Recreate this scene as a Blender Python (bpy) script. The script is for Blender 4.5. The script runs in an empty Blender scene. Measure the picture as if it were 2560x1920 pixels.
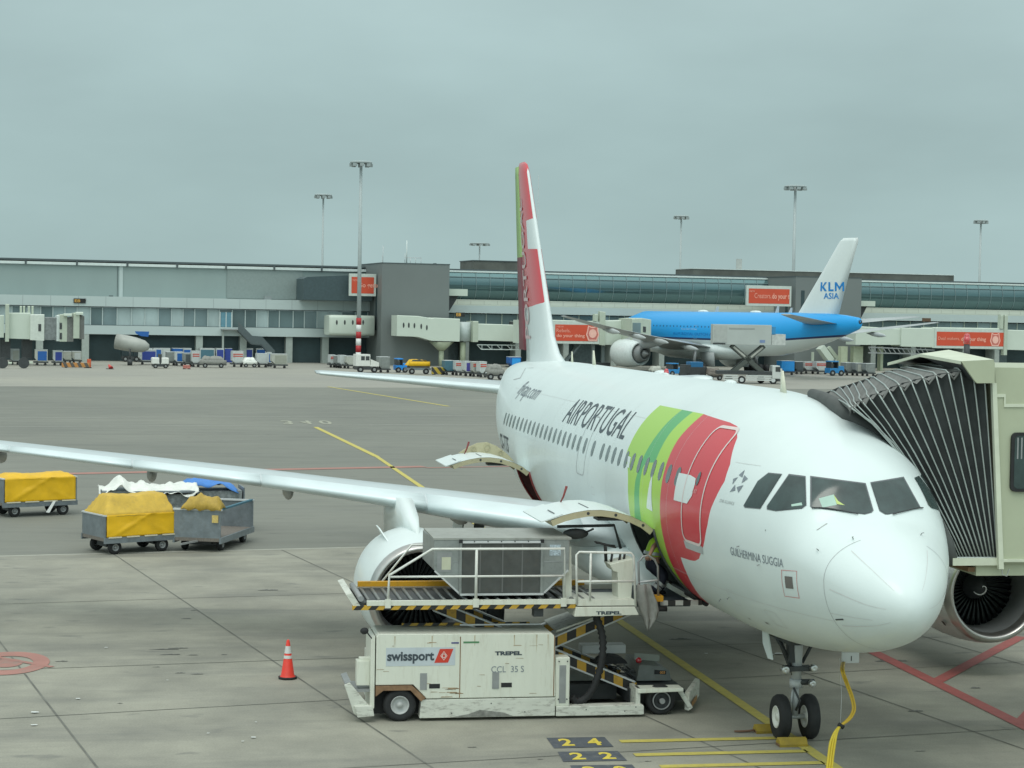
import bpy, bmesh, math, random
from mathutils import Vector, Matrix
from mathutils.geometry import tessellate_polygon

# ------------------------------------------------------------------ scene, camera, sky, sun, exposure
rad = math.radians
sc = bpy.context.scene
COL = sc.collection
V = Vector

CAMP = V((-25.943, 10.408, 7.10))
YAW, PITCH, ROLL, FOC = -0.1736, -0.03608, 0.01765, 4807.0
_d = V((math.cos(YAW) * math.cos(PITCH), math.sin(YAW) * math.cos(PITCH), math.sin(PITCH)))
_r = _d.cross(V((0, 0, 1))).normalized()
_u = _r.cross(_d)
_c, _s = math.cos(ROLL), math.sin(ROLL)
CR, CU, CD = _c * _r + _s * _u, -_s * _r + _c * _u, _d
cam = bpy.data.cameras.new("camera")
camo = bpy.data.objects.new("camera", cam)
COL.objects.link(camo)
camo.matrix_world = Matrix(((CR.x, CU.x, -CD.x, CAMP.x), (CR.y, CU.y, -CD.y, CAMP.y), (CR.z, CU.z, -CD.z, CAMP.z), (0, 0, 0, 1)))
cam.sensor_fit = 'HORIZONTAL'
cam.sensor_width = 36.0
cam.lens = FOC / 2560.0 * 36.0
cam.clip_start = 0.5
cam.clip_end = 6000
sc.camera = camo

world = bpy.data.worlds.new("World")
sc.world = world
world.use_nodes = True
nt = world.node_tree
nt.nodes.clear()
SUN_EL, SUN_AZ = rad(62), rad(150)      # azimuth measured from +X towards +Y
def wn(t, **k):
    n = nt.nodes.new(t)
    for a, b in k.items(): setattr(n, a, b)
    return n
tc = wn('ShaderNodeTexCoord')
sep = wn('ShaderNodeSeparateXYZ'); nt.links.new(tc.outputs['Generated'], sep.inputs[0])
ramp = wn('ShaderNodeValToRGB')
nt.links.new(sep.outputs['Z'], ramp.inputs[0])
cr = ramp.color_ramp
cr.interpolation = 'EASE'
for p, c in ((0.0, (.365, .505, .505)), (0.06, (.345, .485, .49)), (0.13, (.385, .525, .54)), (0.32, (.54, .66, .68)), (1.0, (1.04, 1.14, 1.12))):
    e = cr.elements.new(p) if p not in (0.0, 1.0) else cr.elements[0 if p == 0 else 1]
    e.position = p
    e.color = (*c, 1)
mp = wn('ShaderNodeMapping'); nt.links.new(tc.outputs['Generated'], mp.inputs[0])
mp.inputs['Scale'].default_value = (1.6, 1.9, 5.5)
mp.inputs['Location'].default_value = (3.1, .6, 1.3)
nz = wn('ShaderNodeTexNoise'); nt.links.new(mp.outputs[0], nz.inputs['Vector'])
nz.inputs['Scale'].default_value = 2.0; nz.inputs['Detail'].default_value = 5; nz.inputs['Roughness'].default_value = .5
mr = wn('ShaderNodeMapRange'); nt.links.new(nz.outputs[0], mr.inputs[0])
mr.inputs[1].default_value = .3; mr.inputs[2].default_value = .7; mr.inputs[3].default_value = .90; mr.inputs[4].default_value = 1.12
mul = wn('ShaderNodeVectorMath', operation='SCALE')
nt.links.new(ramp.outputs[0], mul.inputs[0])
sidef = wn('ShaderNodeMapRange'); nt.links.new(sep.outputs['X'], sidef.inputs[0])      # thinner, brighter cloud on the side behind the viewer
sidef.inputs[1].default_value = .35; sidef.inputs[2].default_value = -.9; sidef.inputs[3].default_value = 1.0; sidef.inputs[4].default_value = 1.75
mm = wn('ShaderNodeMath', operation='MULTIPLY'); nt.links.new(mr.outputs[0], mm.inputs[0]); nt.links.new(sidef.outputs[0], mm.inputs[1])
nt.links.new(mm.outputs[0], mul.inputs['Scale'])
mul2 = wn('ShaderNodeVectorMath', operation='SCALE'); mul2.inputs['Scale'].default_value = 10.0
nt.links.new(mul.outputs[0], mul2.inputs[0])
sky = wn('ShaderNodeTexSky'); sky.sky_type = 'NISHITA'; sky.sun_disc = False
sky.sun_elevation = SUN_EL; sky.sun_rotation = math.pi / 2 - SUN_AZ
mix = wn('ShaderNodeMixRGB'); mix.inputs[0].default_value = .96        # cloud cover
nt.links.new(sky.outputs[0], mix.inputs[1]); nt.links.new(mul2.outputs[0], mix.inputs[2])
bg = wn('ShaderNodeBackground'); bg.inputs[1].default_value = 0.1
nt.links.new(mix.outputs[0], bg.inputs[0])
wo = wn('ShaderNodeOutputWorld'); nt.links.new(bg.outputs[0], wo.inputs[0])

sl = bpy.data.lights.new("sun", 'SUN')
sl.energy = 0.72; sl.angle = rad(24); sl.color = (1, .98, .90)
so = bpy.data.objects.new("sun", sl); COL.objects.link(so)
sd = V((math.cos(SUN_AZ) * math.cos(SUN_EL), math.sin(SUN_AZ) * math.cos(SUN_EL), math.sin(SUN_EL)))
so.rotation_euler = sd.to_track_quat('Z', 'Y').to_euler(); so.location = (0, 0, 60)

sc.view_settings.view_transform = 'Standard'
sc.view_settings.look = 'None'
sc.view_settings.gamma = 1
sc.view_settings.exposure = 0.0
sc.render.engine = 'CYCLES'

# ------------------------------------------------------------------ measuring helpers (where things stand)
def ray(px, py): return CR * ((px - 1280) / FOC) - CU * ((py - 960) / FOC) + CD
def onz(px, py, z=0.0):
    d = ray(px, py); return CAMP + d * ((z - CAMP.z) / d.z)
def onx(px, py, x):
    d = ray(px, py); return CAMP + d * ((x - CAMP.x) / d.x)
def ony(px, py, y):
    d = ray(px, py); return CAMP + d * ((y - CAMP.y) / d.y)
def atd(px, py, dist): return CAMP + ray(px, py) * dist

# ------------------------------------------------------------------ materials
def S(r, g, b):
    f = lambda c: (c / 255 / 12.92) if c <= 10 else ((c / 255 + .055) / 1.055) ** 2.4
    return (f(r), f(g), f(b))
MATS = {}
def mat(name, col, rough=.5, metal=0., var=.08, scale=3., bump=0., coat=0., streak=None, dirt=0., dirtcol=(.12, .09, .06), emit=None, alpha=None, spec=None):
    if name in MATS: return MATS[name]
    m = bpy.data.materials.new(name); m.use_nodes = True
    t = m.node_tree; N = t.nodes; L = t.links
    b = N['Principled BSDF']
    b.inputs['Roughness'].default_value = rough; b.inputs['Metallic'].default_value = metal
    b.inputs['Coat Weight'].default_value = coat; b.inputs['Coat Roughness'].default_value = .08
    if spec is not None: b.inputs['Specular IOR Level'].default_value = spec
    tcn = N.new('ShaderNodeTexCoord')
    mpn = N.new('ShaderNodeMapping'); L.new(tcn.outputs['Object'], mpn.inputs[0])
    if streak: mpn.inputs['Scale'].default_value = streak
    nn = N.new('ShaderNodeTexNoise'); nn.inputs['Scale'].default_value = scale; nn.inputs['Detail'].default_value = 6
    nn.inputs['Roughness'].default_value = .6
    L.new(mpn.outputs[0], nn.inputs['Vector'])
    mrn = N.new('ShaderNodeMapRange'); L.new(nn.outputs[0], mrn.inputs[0])
    mrn.inputs[1].default_value = .3; mrn.inputs[2].default_value = .7
    mrn.inputs[3].default_value = 1 - var; mrn.inputs[4].default_value = 1 + var
    sc_ = N.new('ShaderNodeVectorMath'); sc_.operation = 'SCALE'
    sc_.inputs[0].default_value = col; L.new(mrn.outputs[0], sc_.inputs['Scale'])
    out = sc_.outputs[0]
    if dirt:
        n2 = N.new('ShaderNodeTexNoise'); n2.inputs['Scale'].default_value = scale * 2.3; n2.inputs['Detail'].default_value = 8
        n2.inputs['Roughness'].default_value = .7
        mp2 = N.new('ShaderNodeMapping'); L.new(tcn.outputs['Object'], mp2.inputs[0]); mp2.inputs['Location'].default_value = (7, 3, 5)
        if streak: mp2.inputs['Scale'].default_value = streak
        L.new(mp2.outputs[0], n2.inputs['Vector'])
        m2 = N.new('ShaderNodeMapRange'); L.new(n2.outputs[0], m2.inputs[0])
        m2.inputs[1].default_value = .52; m2.inputs[2].default_value = .70; m2.inputs[3].default_value = 0; m2.inputs[4].default_value = dirt
        mx = N.new('ShaderNodeMixRGB'); L.new(m2.outputs[0], mx.inputs[0]); L.new(out, mx.inputs[1]); mx.inputs[2].default_value = (*dirtcol, 1)
        out = mx.outputs[0]
    L.new(out, b.inputs['Base Color'])
    if bump:
        bn = N.new('ShaderNodeBump'); bn.inputs['Strength'].default_value = bump; bn.inputs['Distance'].default_value = .05
        L.new(nn.outputs[0], bn.inputs['Height']); L.new(bn.outputs[0], b.inputs['Normal'])
    if emit: b.inputs['Emission Color'].default_value = (*emit[:3], 1); b.inputs['Emission Strength'].default_value = emit[3]
    MATS[name] = m
    return m

def stripe_mat(name, ca, cb, vec, period, duty=.5, rough=.5, dirt=.25):
    """alternating bands: fract(dot(objectpos, vec)/period) < duty"""
    m = mat(name, ca, rough)
    t = m.node_tree; N = t.nodes; L = t.links; b = N['Principled BSDF']
    tcn = N.new('ShaderNodeTexCoord')
    dt = N.new('ShaderNodeVectorMath'); dt.operation = 'DOT_PRODUCT'; L.new(tcn.outputs['Object'], dt.inputs[0])
    dt.inputs[1].default_value = [v / period for v in vec]
    fr = N.new('ShaderNodeMath'); fr.operation = 'FRACT'; L.new(dt.outputs['Value'], fr.inputs[0])
    lt = N.new('ShaderNodeMath'); lt.operation = 'LESS_THAN'; L.new(fr.outputs[0], lt.inputs[0]); lt.inputs[1].default_value = duty
    mx = N.new('ShaderNodeMixRGB'); L.new(lt.outputs[0], mx.inputs[0]); mx.inputs[1].default_value = (*cb, 1); mx.inputs[2].default_value = (*ca, 1)
    nn = N.new('ShaderNodeTexNoise'); nn.inputs['Scale'].default_value = 9; nn.inputs['Detail'].default_value = 6
    L.new(tcn.outputs['Object'], nn.inputs['Vector'])
    m2 = N.new('ShaderNodeMapRange'); L.new(nn.outputs[0], m2.inputs[0])
    m2.inputs[1].default_value = .5; m2.inputs[2].default_value = .72; m2.inputs[3].default_value = 0; m2.inputs[4].default_value = dirt
    mz = N.new('ShaderNodeMixRGB'); L.new(m2.outputs[0], mz.inputs[0]); L.new(mx.outputs[0], mz.inputs[1]); mz.inputs[2].default_value = (.08, .06, .05, 1)
    L.new(mz.outputs[0], b.inputs['Base Color'])
    return m

# ------------------------------------------------------------------ mesh building
class MB:
    def __init__(s, M=None): s.bm = bmesh.new(); s.M = M; s.mi = 0
    def _v(s, p):
        p = V(p)
        return s.bm.verts.new(s.M @ p if s.M else p)
    def face(s, pts):
        try:
            f = s.bm.faces.new([s._v(p) for p in pts]); f.material_index = s.mi; return f
        except ValueError: return None
    def box(s, x0, x1, y0, y1, z0, z1):
        v = [s._v(p) for p in ((x0, y0, z0), (x1, y0, z0), (x1, y1, z0), (x0, y1, z0), (x0, y0, z1), (x1, y0, z1), (x1, y1, z1), (x0, y1, z1))]
        for q in ((0, 3, 2, 1), (4, 5, 6, 7), (0, 1, 5, 4), (1, 2, 6, 5), (2, 3, 7, 6), (3, 0, 4, 7)):
            f = s.bm.faces.new([v[i] for i in q]); f.material_index = s.mi
        return s
    def prism(s, pts, ext):
        """closed polygon pts extruded by vector ext"""
        e = V(ext); a = [s._v(p) for p in pts]; b = [s._v(V(p) + e) for p in pts]; n = len(a)
        for q in (a, list(reversed(b))):
            f = s.bm.faces.new(q); f.material_index = s.mi
        for i in range(n):
            f = s.bm.faces.new((a[(i + 1) % n], a[i], b[i], b[(i + 1) % n])); f.material_index = s.mi
        return s
    def beam(s, p, q, w, h, up=(0, 0, 1)):
        p, q = V(p), V(q); d = (q - p); L = d.length; d.normalize(); up = V(up)
        if abs(d.dot(up)) > .98: up = V((1, 0, 0))
        r = d.cross(up).normalized(); u = r.cross(d)
        pts = [p + r * a * w / 2 + u * b * h / 2 for a, b in ((-1, -1), (1, -1), (1, 1), (-1, 1))]
        return s.prism(pts, d * L)
    def tube(s, pts, r, seg=10, caps=True):
        pts = [V(p) for p in pts]; rings = []
        n0 = None
        for i, p in enumerate(pts):
            a = pts[max(0, i - 1)]; b = pts[min(len(pts) - 1, i + 1)]; d = (b - a).normalized()
            if n0 is None:
                n0 = d.orthogonal().normalized()
            n0 = (n0 - d * n0.dot(d)).normalized(); c0 = d.cross(n0)
            rr = r[i] if isinstance(r, (list, tuple)) else r
            rings.append([s._v(p + n0 * math.cos(k * 2 * math.pi / seg) * rr + c0 * math.sin(k * 2 * math.pi / seg) * rr) for k in range(seg)])
        s.skin(rings, caps)
        return s
    def skin(s, rings, caps=True, closed=True):
        n = len(rings[0])
        for a, b in zip(rings, rings[1:]):
            for k in range(n if closed else n - 1):
                try:
                    f = s.bm.faces.new((a[k], a[(k + 1) % n], b[(k + 1) % n], b[k])); f.material_index = s.mi; f.smooth = True
                except ValueError: pass
        if caps and closed:
            for q in (list(reversed(rings[0])), rings[-1]):
                try:
                    f = s.bm.faces.new(q); f.material_index = s.mi
                except ValueError: pass
    def loft(s, rings, caps=True, closed=True): s.skin([[s._v(p) for p in r] for r in rings], caps, closed); return s
    def cyl(s, p, q, r, seg=20, r2=None):
        s.tube([p, q], [r, r if r2 is None else r2], seg); return s
    def lathe(s, o, ax, prof, seg=32, caps=False):
        o, ax = V(o), V(ax).normalized(); e = ax.orthogonal().normalized(); f = ax.cross(e)
        s.skin([[s._v(o + ax * a + (e * math.cos(2 * math.pi * k / seg) + f * math.sin(2 * math.pi * k / seg)) * max(r, 1e-4)) for k in range(seg)] for a, r in prof], caps)
        return s
    def ball(s, c, r, seg=12, sq=(1, 1, 1)):
        c = V(c); n = seg // 2 + 1
        rings = []
        for i in range(n):
            t = math.pi * i / (n - 1)
            rings.append([s._v(c + V((sq[0] * math.sin(t) * math.cos(2 * math.pi * k / seg), sq[1] * math.sin(t) * math.sin(2 * math.pi * k / seg), sq[2] * math.cos(t))) * r * (1 if 0 < i < n - 1 else 1)) for k in range(seg)])
        s.skin(rings, False); return s
    def build(s, name, mats, parent=None, smooth=False, bevel=0., local=False):
        if not isinstance(mats, (list, tuple)): mats = [mats]
        me = bpy.data.meshes.new(name)
        bmesh.ops.remove_doubles(s.bm, verts=s.bm.verts, dist=1e-5)
        bmesh.ops.recalc_face_normals(s.bm, faces=s.bm.faces)
        if smooth:
            for f in s.bm.faces: f.smooth = True
        s.bm.to_mesh(me); s.bm.free()
        for m in mats: me.materials.append(m)
        o = bpy.data.objects.new(name, me); COL.objects.link(o)
        if bevel:
            md = o.modifiers.new('bevel', 'BEVEL'); md.width = bevel; md.segments = 2; md.limit_method = 'ANGLE'; md.angle_limit = rad(40)
        if parent is not None:
            o.parent = parent
            if not local: o.matrix_parent_inverse = PW[parent.name].inverted()
            PW[o.name] = PW[parent.name] if local else Matrix()
        else: PW[o.name] = Matrix()
        return o
PW = {}          # world matrices of what has been placed
def smooth_angle(o, a=35):
    for p in o.data.polygons: p.use_smooth = True
    o.data.set_sharp_from_angle(angle=rad(a)) if hasattr(o.data, 'set_sharp_from_angle') else None
def tag(o, label=None, cat=None, group=None, kind=None):
    if label: o['label'] = label
    if cat: o['category'] = cat
    if group: o['group'] = group
    if kind: o['kind'] = kind
    return o
def thing(name, label, cat, loc=(0, 0, 0), rotz=0., group=None, scale=1.):
    o = bpy.data.objects.new(name, None); COL.objects.link(o); o.empty_display_size = .3
    o.location = loc; o.rotation_euler = (0, 0, rotz); o.scale = (scale,) * 3
    PW[o.name] = Matrix.Translation(V(loc)) @ Matrix.Rotation(rotz, 4, 'Z') @ Matrix.Diagonal((scale, scale, scale, 1))
    return tag(o, label, cat, group)
def structure(o): o['kind'] = 'structure'; return o
def dup(root, loc, rotz, label=None, group=None, scale=1.):
    r = root.copy(); COL.objects.link(r); r.location = loc; r.rotation_euler = (0, 0, rotz); r.scale = (scale,) * 3
    if label: r['label'] = label
    if group: r['group'] = group
    for ch in list(root.children):
        c = ch.copy(); COL.objects.link(c); c.parent = r
        for g in list(ch.children):
            e = g.copy(); COL.objects.link(e); e.parent = c
    return r

# text as mesh: triangles in a 2D (u, v) plane
def text_tris(body, size=1., bold=0., shear=0., xscale=1., spacing=1.):
    cu = bpy.data.curves.new('t', 'FONT'); cu.body = body; cu.size = size; cu.shear = shear
    cu.offset = bold; cu.space_character = spacing; cu.resolution_u = 3
    ob = bpy.data.objects.new('t', cu); COL.objects.link(ob)
    dg = bpy.context.evaluated_depsgraph_get(); dg.update()
    me = bpy.data.meshes.new_from_object(ob.evaluated_get(dg))
    me.calc_loop_triangles()
    vs = [(v.co.x * xscale, v.co.y) for v in me.vertices]
    tr = [tuple(vs[i] for i in t.vertices) for t in me.loop_triangles]
    bpy.data.objects.remove(ob); bpy.data.curves.remove(cu); bpy.data.meshes.remove(me)
    return tr
def tri_bounds(tr):
    xs = [p[0] for t in tr for p in t]; ys = [p[1] for t in tr for p in t]
    return min(xs), max(xs), min(ys), max(ys)
def fit_text(body, u0, u1, v0, v1, **k):
    tr = text_tris(body, **k); a, b, c, d = tri_bounds(tr)
    return [tuple((u0 + (p[0] - a) / (b - a) * (u1 - u0), v0 + (p[1] - c) / (d - c) * (v1 - v0)) for p in t) for t in tr]
def flat_tris(mb, tris, fn):
    for t in tris: mb.face([fn(*p) for p in t])
    return mb
def poly_tris(pts):
    t = tessellate_polygon([[V((p[0], p[1], 0)) for p in pts]])
    return [tuple(pts[i] for i in q) for q in t]
def split_tris(tris, maxlen):
    out = []; st = list(tris)
    while st:
        t = st.pop()
        e = [math.dist(t[i], t[(i + 1) % 3]) for i in range(3)]; k = e.index(max(e))
        if e[k] <= maxlen: out.append(t); continue
        a, b, c = t[k], t[(k + 1) % 3], t[(k + 2) % 3]; m = ((a[0] + b[0]) / 2, (a[1] + b[1]) / 2)
        st += [(a, m, c), (m, b, c)]
    return out
def ribbon(pts, w, closed=False):
    """2D polyline -> tris of a band of width w"""
    n = len(pts); L = []
    for i, p in enumerate(pts):
        a = pts[(i - 1) % n] if (closed or i > 0) else p; b = pts[(i + 1) % n] if (closed or i < n - 1) else p
        dx, dy = b[0] - a[0], b[1] - a[1]; l = math.hypot(dx, dy) or 1
        L.append(((p[0] - dy / l * w / 2, p[1] + dx / l * w / 2), (p[0] + dy / l * w / 2, p[1] - dx / l * w / 2)))
    T = []
    for i in range(n if closed else n - 1):
        a, b = L[i], L[(i + 1) % n]; T += [(a[0], a[1], b[1]), (a[0], b[1], b[0])]
    return T
def rrect(x0, x1, y0, y1, r, k=4):
    P = []
    for cx, cy, a in ((x1 - r, y1 - r, 0), (x0 + r, y1 - r, 90), (x0 + r, y0 + r, 180), (x1 - r, y0 + r, 270)):
        for i in range(k + 1): t = rad(a + 90 * i / k); P.append((cx + r * math.cos(t), cy + r * math.sin(t)))
    return P
# ------------------------------------------------------------------ shared materials
M = dict(
 white=mat('white_paint', (.70, .765, .755), .36, var=.025, scale=1.2, coat=.12),
 wing=mat('wing_grey_paint', (.52, .57, .58), .3, var=.05, scale=1.5, coat=.2),
 slat=mat('bare_leading_edge', (.68, .76, .77), .38, metal=.2, var=.04, scale=2),
 lip=mat('inlet_lip_metal', (.50, .49, .47), .30, metal=.9, var=.12, scale=2),
 nac=mat('nacelle_paint_shaded', (.60, .61, .60), .3, var=.04, coat=.2),  # greyer copy of the white, port engine's shade put into the colour
 naci=mat('inlet_liner', (.20, .215, .22), .5, metal=.3, var=.1),
 blade=mat('fan_blade_metal', (.035, .042, .042), .4, metal=.7, var=.1),
 black=mat('black_rubber', (.018, .019, .02), .75, var=.25, scale=6),
 dark=mat('dark_metal', (.045, .05, .052), .55, var=.25, scale=5),
 grey=mat('grey_metal', (.30, .31, .31), .45, metal=.3, var=.12, scale=5),
 lgrey=mat('light_grey_metal', (.55, .57, .57), .4, var=.06),
 alu=mat('worn_aluminium', (.30, .32, .31), .45, metal=.5, var=.18, scale=3, dirt=.35, dirtcol=(.15, .14, .12)),
 roll=mat('roller_steel', (.20, .21, .20), .45, metal=.5, var=.15),
 steel=mat('bright_steel', (.6, .61, .6), .3, metal=.8, var=.08),
 glass=mat('cockpit_glass', (.035, .058, .056), .16, var=.35, scale=2.5, spec=.6),
 pane=mat('cabin_window_pane', (.07, .085, .085), .15, var=.3, scale=8, coat=.6),
 seam=mat('panel_seam', (.42, .44, .44), .5),
 seamd=mat('dark_panel_seam', (.12, .13, .14), .5),
 ink=mat('dark_lettering', (.05, .065, .08), .4),
 inkg=mat('grey_lettering', (.20, .23, .26), .4),
 chrom=mat('door_rim_primer', (.46, .42, .27), .5, var=.08, dirt=.2),
 hold=mat('hold_lining', (.10, .03, .03), .6, var=.3),
 holdg=mat('hold_lining_grey', (.07, .085, .08), .6, var=.2),
 red=mat('red_paint', S(196, 38, 44), .35, coat=.4, var=.04),
 gse=mat('cream_white_vehicle_paint', (.665, .68, .59), .42, var=.03, scale=2, streak=(1, 3, .5), dirt=.22, dirtcol=(.30, .24, .14)),
 gsed=mat('scuffed_skirt_paint', (.60, .61, .54), .5, var=.08, scale=3, streak=(1, .7, 2.2), dirt=.75, dirtcol=(.16, .14, .12)),
 rust=mat('rusty_edge', (.22, .13, .07), .8, var=.3, scale=8),
 yel=mat('yellow_guide_paint', S(205, 150, 25), .45, var=.1, dirt=.4),
 tarp=mat('yellow_tarpaulin', (.76, .44, .006), .5, var=.10, scale=2.2, dirt=.12, dirtcol=(.42, .28, .03), bump=.2),
 tarpd=mat('faded_yellow_tarpaulin', (.60, .39, .05), .6, var=.14, scale=3, dirt=.35, dirtcol=(.33, .24, .07), bump=.3),
 cloth=mat('grey_sheet', (.25, .25, .23), .8, var=.2, scale=4, bump=.4),
 wcloth=mat('white_tarpaulin', (.74, .75, .70), .6, var=.1, scale=5, bump=.3),
 bcloth=mat('blue_tarpaulin', S(70, 130, 205), .55, var=.12, bump=.3),
 cartg=mat('galvanised_cart_panel', (.21, .24, .26), .4, metal=.4, var=.2, scale=4, dirt=.25),
 wood=mat('cart_deck', (.17, .15, .13), .7, var=.25, scale=5, streak=(1, 6, 1)),
 conc=mat('pier_concrete', (.36, .37, .34), .8, var=.08, scale=.5),
 bridge=mat('bridge_cream_paint', (.42, .45, .32), .45, var=.05, scale=.8, dirt=.12, dirtcol=(.3, .28, .2)),
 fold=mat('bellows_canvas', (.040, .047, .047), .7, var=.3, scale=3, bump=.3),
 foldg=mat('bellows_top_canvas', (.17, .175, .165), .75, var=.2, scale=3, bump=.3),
 frame=mat('bellows_frame', (.40, .44, .42), .4, metal=.5, var=.08),
)
haz = stripe_mat('hazard_stripes', (.55, .33, .035), (.02, .02, .02), (0, 1, .9), .26)
haz2 = stripe_mat('hazard_stripes_wide', (.50, .29, .03), (.02, .02, .02), (0, 1, 0), .34)
chk = stripe_mat('black_white_check', (.55, .56, .52), (.03, .03, .03), (0, 1, 0), .28)

# ------------------------------------------------------------------ ground, pavements and painted markings
def ground_mat(name, ca, cb, big, streakdir, stain, staincol, fine=60., rough=.85):
    m = bpy.data.materials.new(name); m.use_nodes = True
    t = m.node_tree; N = t.nodes; L = t.links; b = N['Principled BSDF']; b.inputs['Roughness'].default_value = rough
    g = N.new('ShaderNodeTexCoord')
    def noise(scale, loc, s, det=6, ro=.6):
        mp_ = N.new('ShaderNodeMapping'); L.new(g.outputs['Object'], mp_.inputs[0])
        mp_.inputs['Scale'].default_value = scale; mp_.inputs['Location'].default_value = loc; mp_.inputs['Rotation'].default_value = (0, 0, rad(streakdir))
        n = N.new('ShaderNodeTexNoise'); L.new(mp_.outputs[0], n.inputs['Vector']); n.inputs['Scale'].default_value = s; n.inputs['Detail'].default_value = det; n.inputs['Roughness'].default_value = ro
        return n.outputs[0]
    def rng(x, a, bb, c, d):
        r = N.new('ShaderNodeMapRange'); L.new(x, r.inputs[0])
        for i, v in enumerate((a, bb, c, d)): r.inputs[i + 1].default_value = v
        return r.outputs[0]
    def mixc(f, a, bcol, mode='MIX'):
        x = N.new('ShaderNodeMixRGB'); x.blend_type = mode
        L.new(f, x.inputs[0]) if not isinstance(f, float) else setattr(x.inputs[0], 'default_value', f)
        if isinstance(a, tuple): x.inputs[1].default_value = (*a, 1)
        else: L.new(a, x.inputs[1])
        if isinstance(bcol, tuple): x.inputs[2].default_value = (*bcol, 1)
        else: L.new(bcol, x.inputs[2])
        return x.outputs[0]
    base = mixc(rng(noise((1, 1, 1), (0, 0, 0), big), .35, .65, 0, 1), ca, cb)
    st = rng(noise((1.0, .16, 1), (3, 5, 0), .8, 8, .65), .50, .74, 0, stain)          # drag and tyre streaks
    base = mixc(st, base, staincol)
    sp = rng(noise((1, .5, 1), (9, 2, 0), 1.6, 4, .5), .64, .72, 0, stain * .9)          # oil spots
    base = mixc(sp, base, staincol)
    fi = rng(noise((1, 1, 1), (1, 1, 0), fine, 3, .7), .25, .75, .86, 1.14)
    v = N.new('ShaderNodeVectorMath'); v.operation = 'SCALE'; L.new(base, v.inputs[0]); L.new(fi, v.inputs['Scale'])
    L.new(v.outputs[0], b.inputs['Base Color'])
    L.new(rng(noise((1, .3, 1), (4, 4, 0), 1.0), .3, .7, rough - .12, rough + .08), b.inputs['Roughness'])
    return m
asph = ground_mat('asphalt', (.208, .210, .178), (.163, .167, .144), .05, 9.5, .5, (.11, .112, .105), 40)
concm = ground_mat('concrete_slabs', (.325, .315, .258), (.225, .220, .184), .45, 10, .7, (.15, .15, .135), 30)
concf = ground_mat('far_concrete', (.33, .32, .27), (.27, .265, .235), .03, 9.5, .5, (.19, .185, .16), 20)

def sheet(name, pts, z, m):
    mb = MB(); mb.face([(p[0], p[1], z) for p in pts]); o = mb.build(name, m)
    return structure(o)
mb = MB(); mb.face([(-150, -1500, 0), (3000, -1500, 0), (3000, 1500, 0), (-150, 1500, 0)])
structure(mb.build('ground', asph))
# concrete stand in front of the drain line
e0, e1 = onz(0, 1392), onz(926, 1369); ed = (e1 - e0).normalized()
a, b_ = e0 - ed * 120, e0 + ed * 160
sheet('concrete_stand', [(a.x, a.y), (b_.x, b_.y), (-60, b_.y), (-60, a.y)], .004, concm)
mb = MB()
for (p, q, w) in ((a, b_, .20),):
    nn_ = V((-ed.y, ed.x, 0))
    if nn_.x < 0: nn_ = -nn_
    mb.face([tuple(p) [:2] + (.008,), tuple(q)[:2] + (.008,), tuple(q + nn_ * w)[:2] + (.008,), tuple(p + nn_ * w)[:2] + (.008,)])
structure(mb.build('drain_channel', mat('drain_concrete', (.38, .375, .32), .8, var=.12)))
f0, f1 = onz(0, 966), onz(1240, 970); fd = (f1 - f0).normalized()
a2, b2 = f0 - fd * 300, f0 + fd * 500
sheet('far_concrete_apron', [(a2.x, a2.y), (b2.x, b2.y), (1200, b2.y), (1200, a2.y)], .004, concf)

def line_strip(mb, p, q, w, z):
    p, q = V(p), V(q); d = (q - p).normalized(); n = V((-d.y, d.x, 0)) * w / 2
    n_ = max(1, int((q - p).length / 12))
    for i in range(n_):
        s_, e_ = p.lerp(q, i / n_), p.lerp(q, (i + 1) / n_)
        mb.face([(s_ - n).to_tuple()[:2] + (z,), (e_ - n).to_tuple()[:2] + (z,), (e_ + n).to_tuple()[:2] + (z,), (s_ + n).to_tuple()[:2] + (z,)])
# joints between the slabs (two families of parallel lines)
mb = MB()
j1a, j1b = onz(295, 1393), onz(1000, 1866); jd = (j1a - j1b).normalized(); jn = V((-jd.y, jd.x, 0))
for k in range(-9, 6):
    base = j1b + jn * (4.92 * k)
    t0 = -40; tt = 60
    # stop at the edge of the concrete
    den = jd.x * (-ed.y) - jd.y * (-ed.x)
    w_ = e0 - base
    t_ = (w_.x * (-ed.y) - w_.y * (-ed.x)) / den
    line_strip(mb, base - jd * 30, base + jd * (t_ - .02), .038, .010)
for (p, q) in (((0, 1511), (870, 1484)), ((90, 1673), (860, 1646)), ((0, 1798), (860, 1750))):
    A_, B_ = onz(*p), onz(*q); dd = (B_ - A_).normalized(); line_strip(mb, A_ - dd * 12, A_ + dd * 45, .03, .010)
for (x_) in (1.2, -4.0):
    line_strip(mb, (x_, 25, 0), (x_ + 8, -30, 0), .03, .010)
structure(mb.build('pavement_joints', mat('joint_filler', (.15, .15, .13), .9, var=.3, scale=1.5)))
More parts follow.
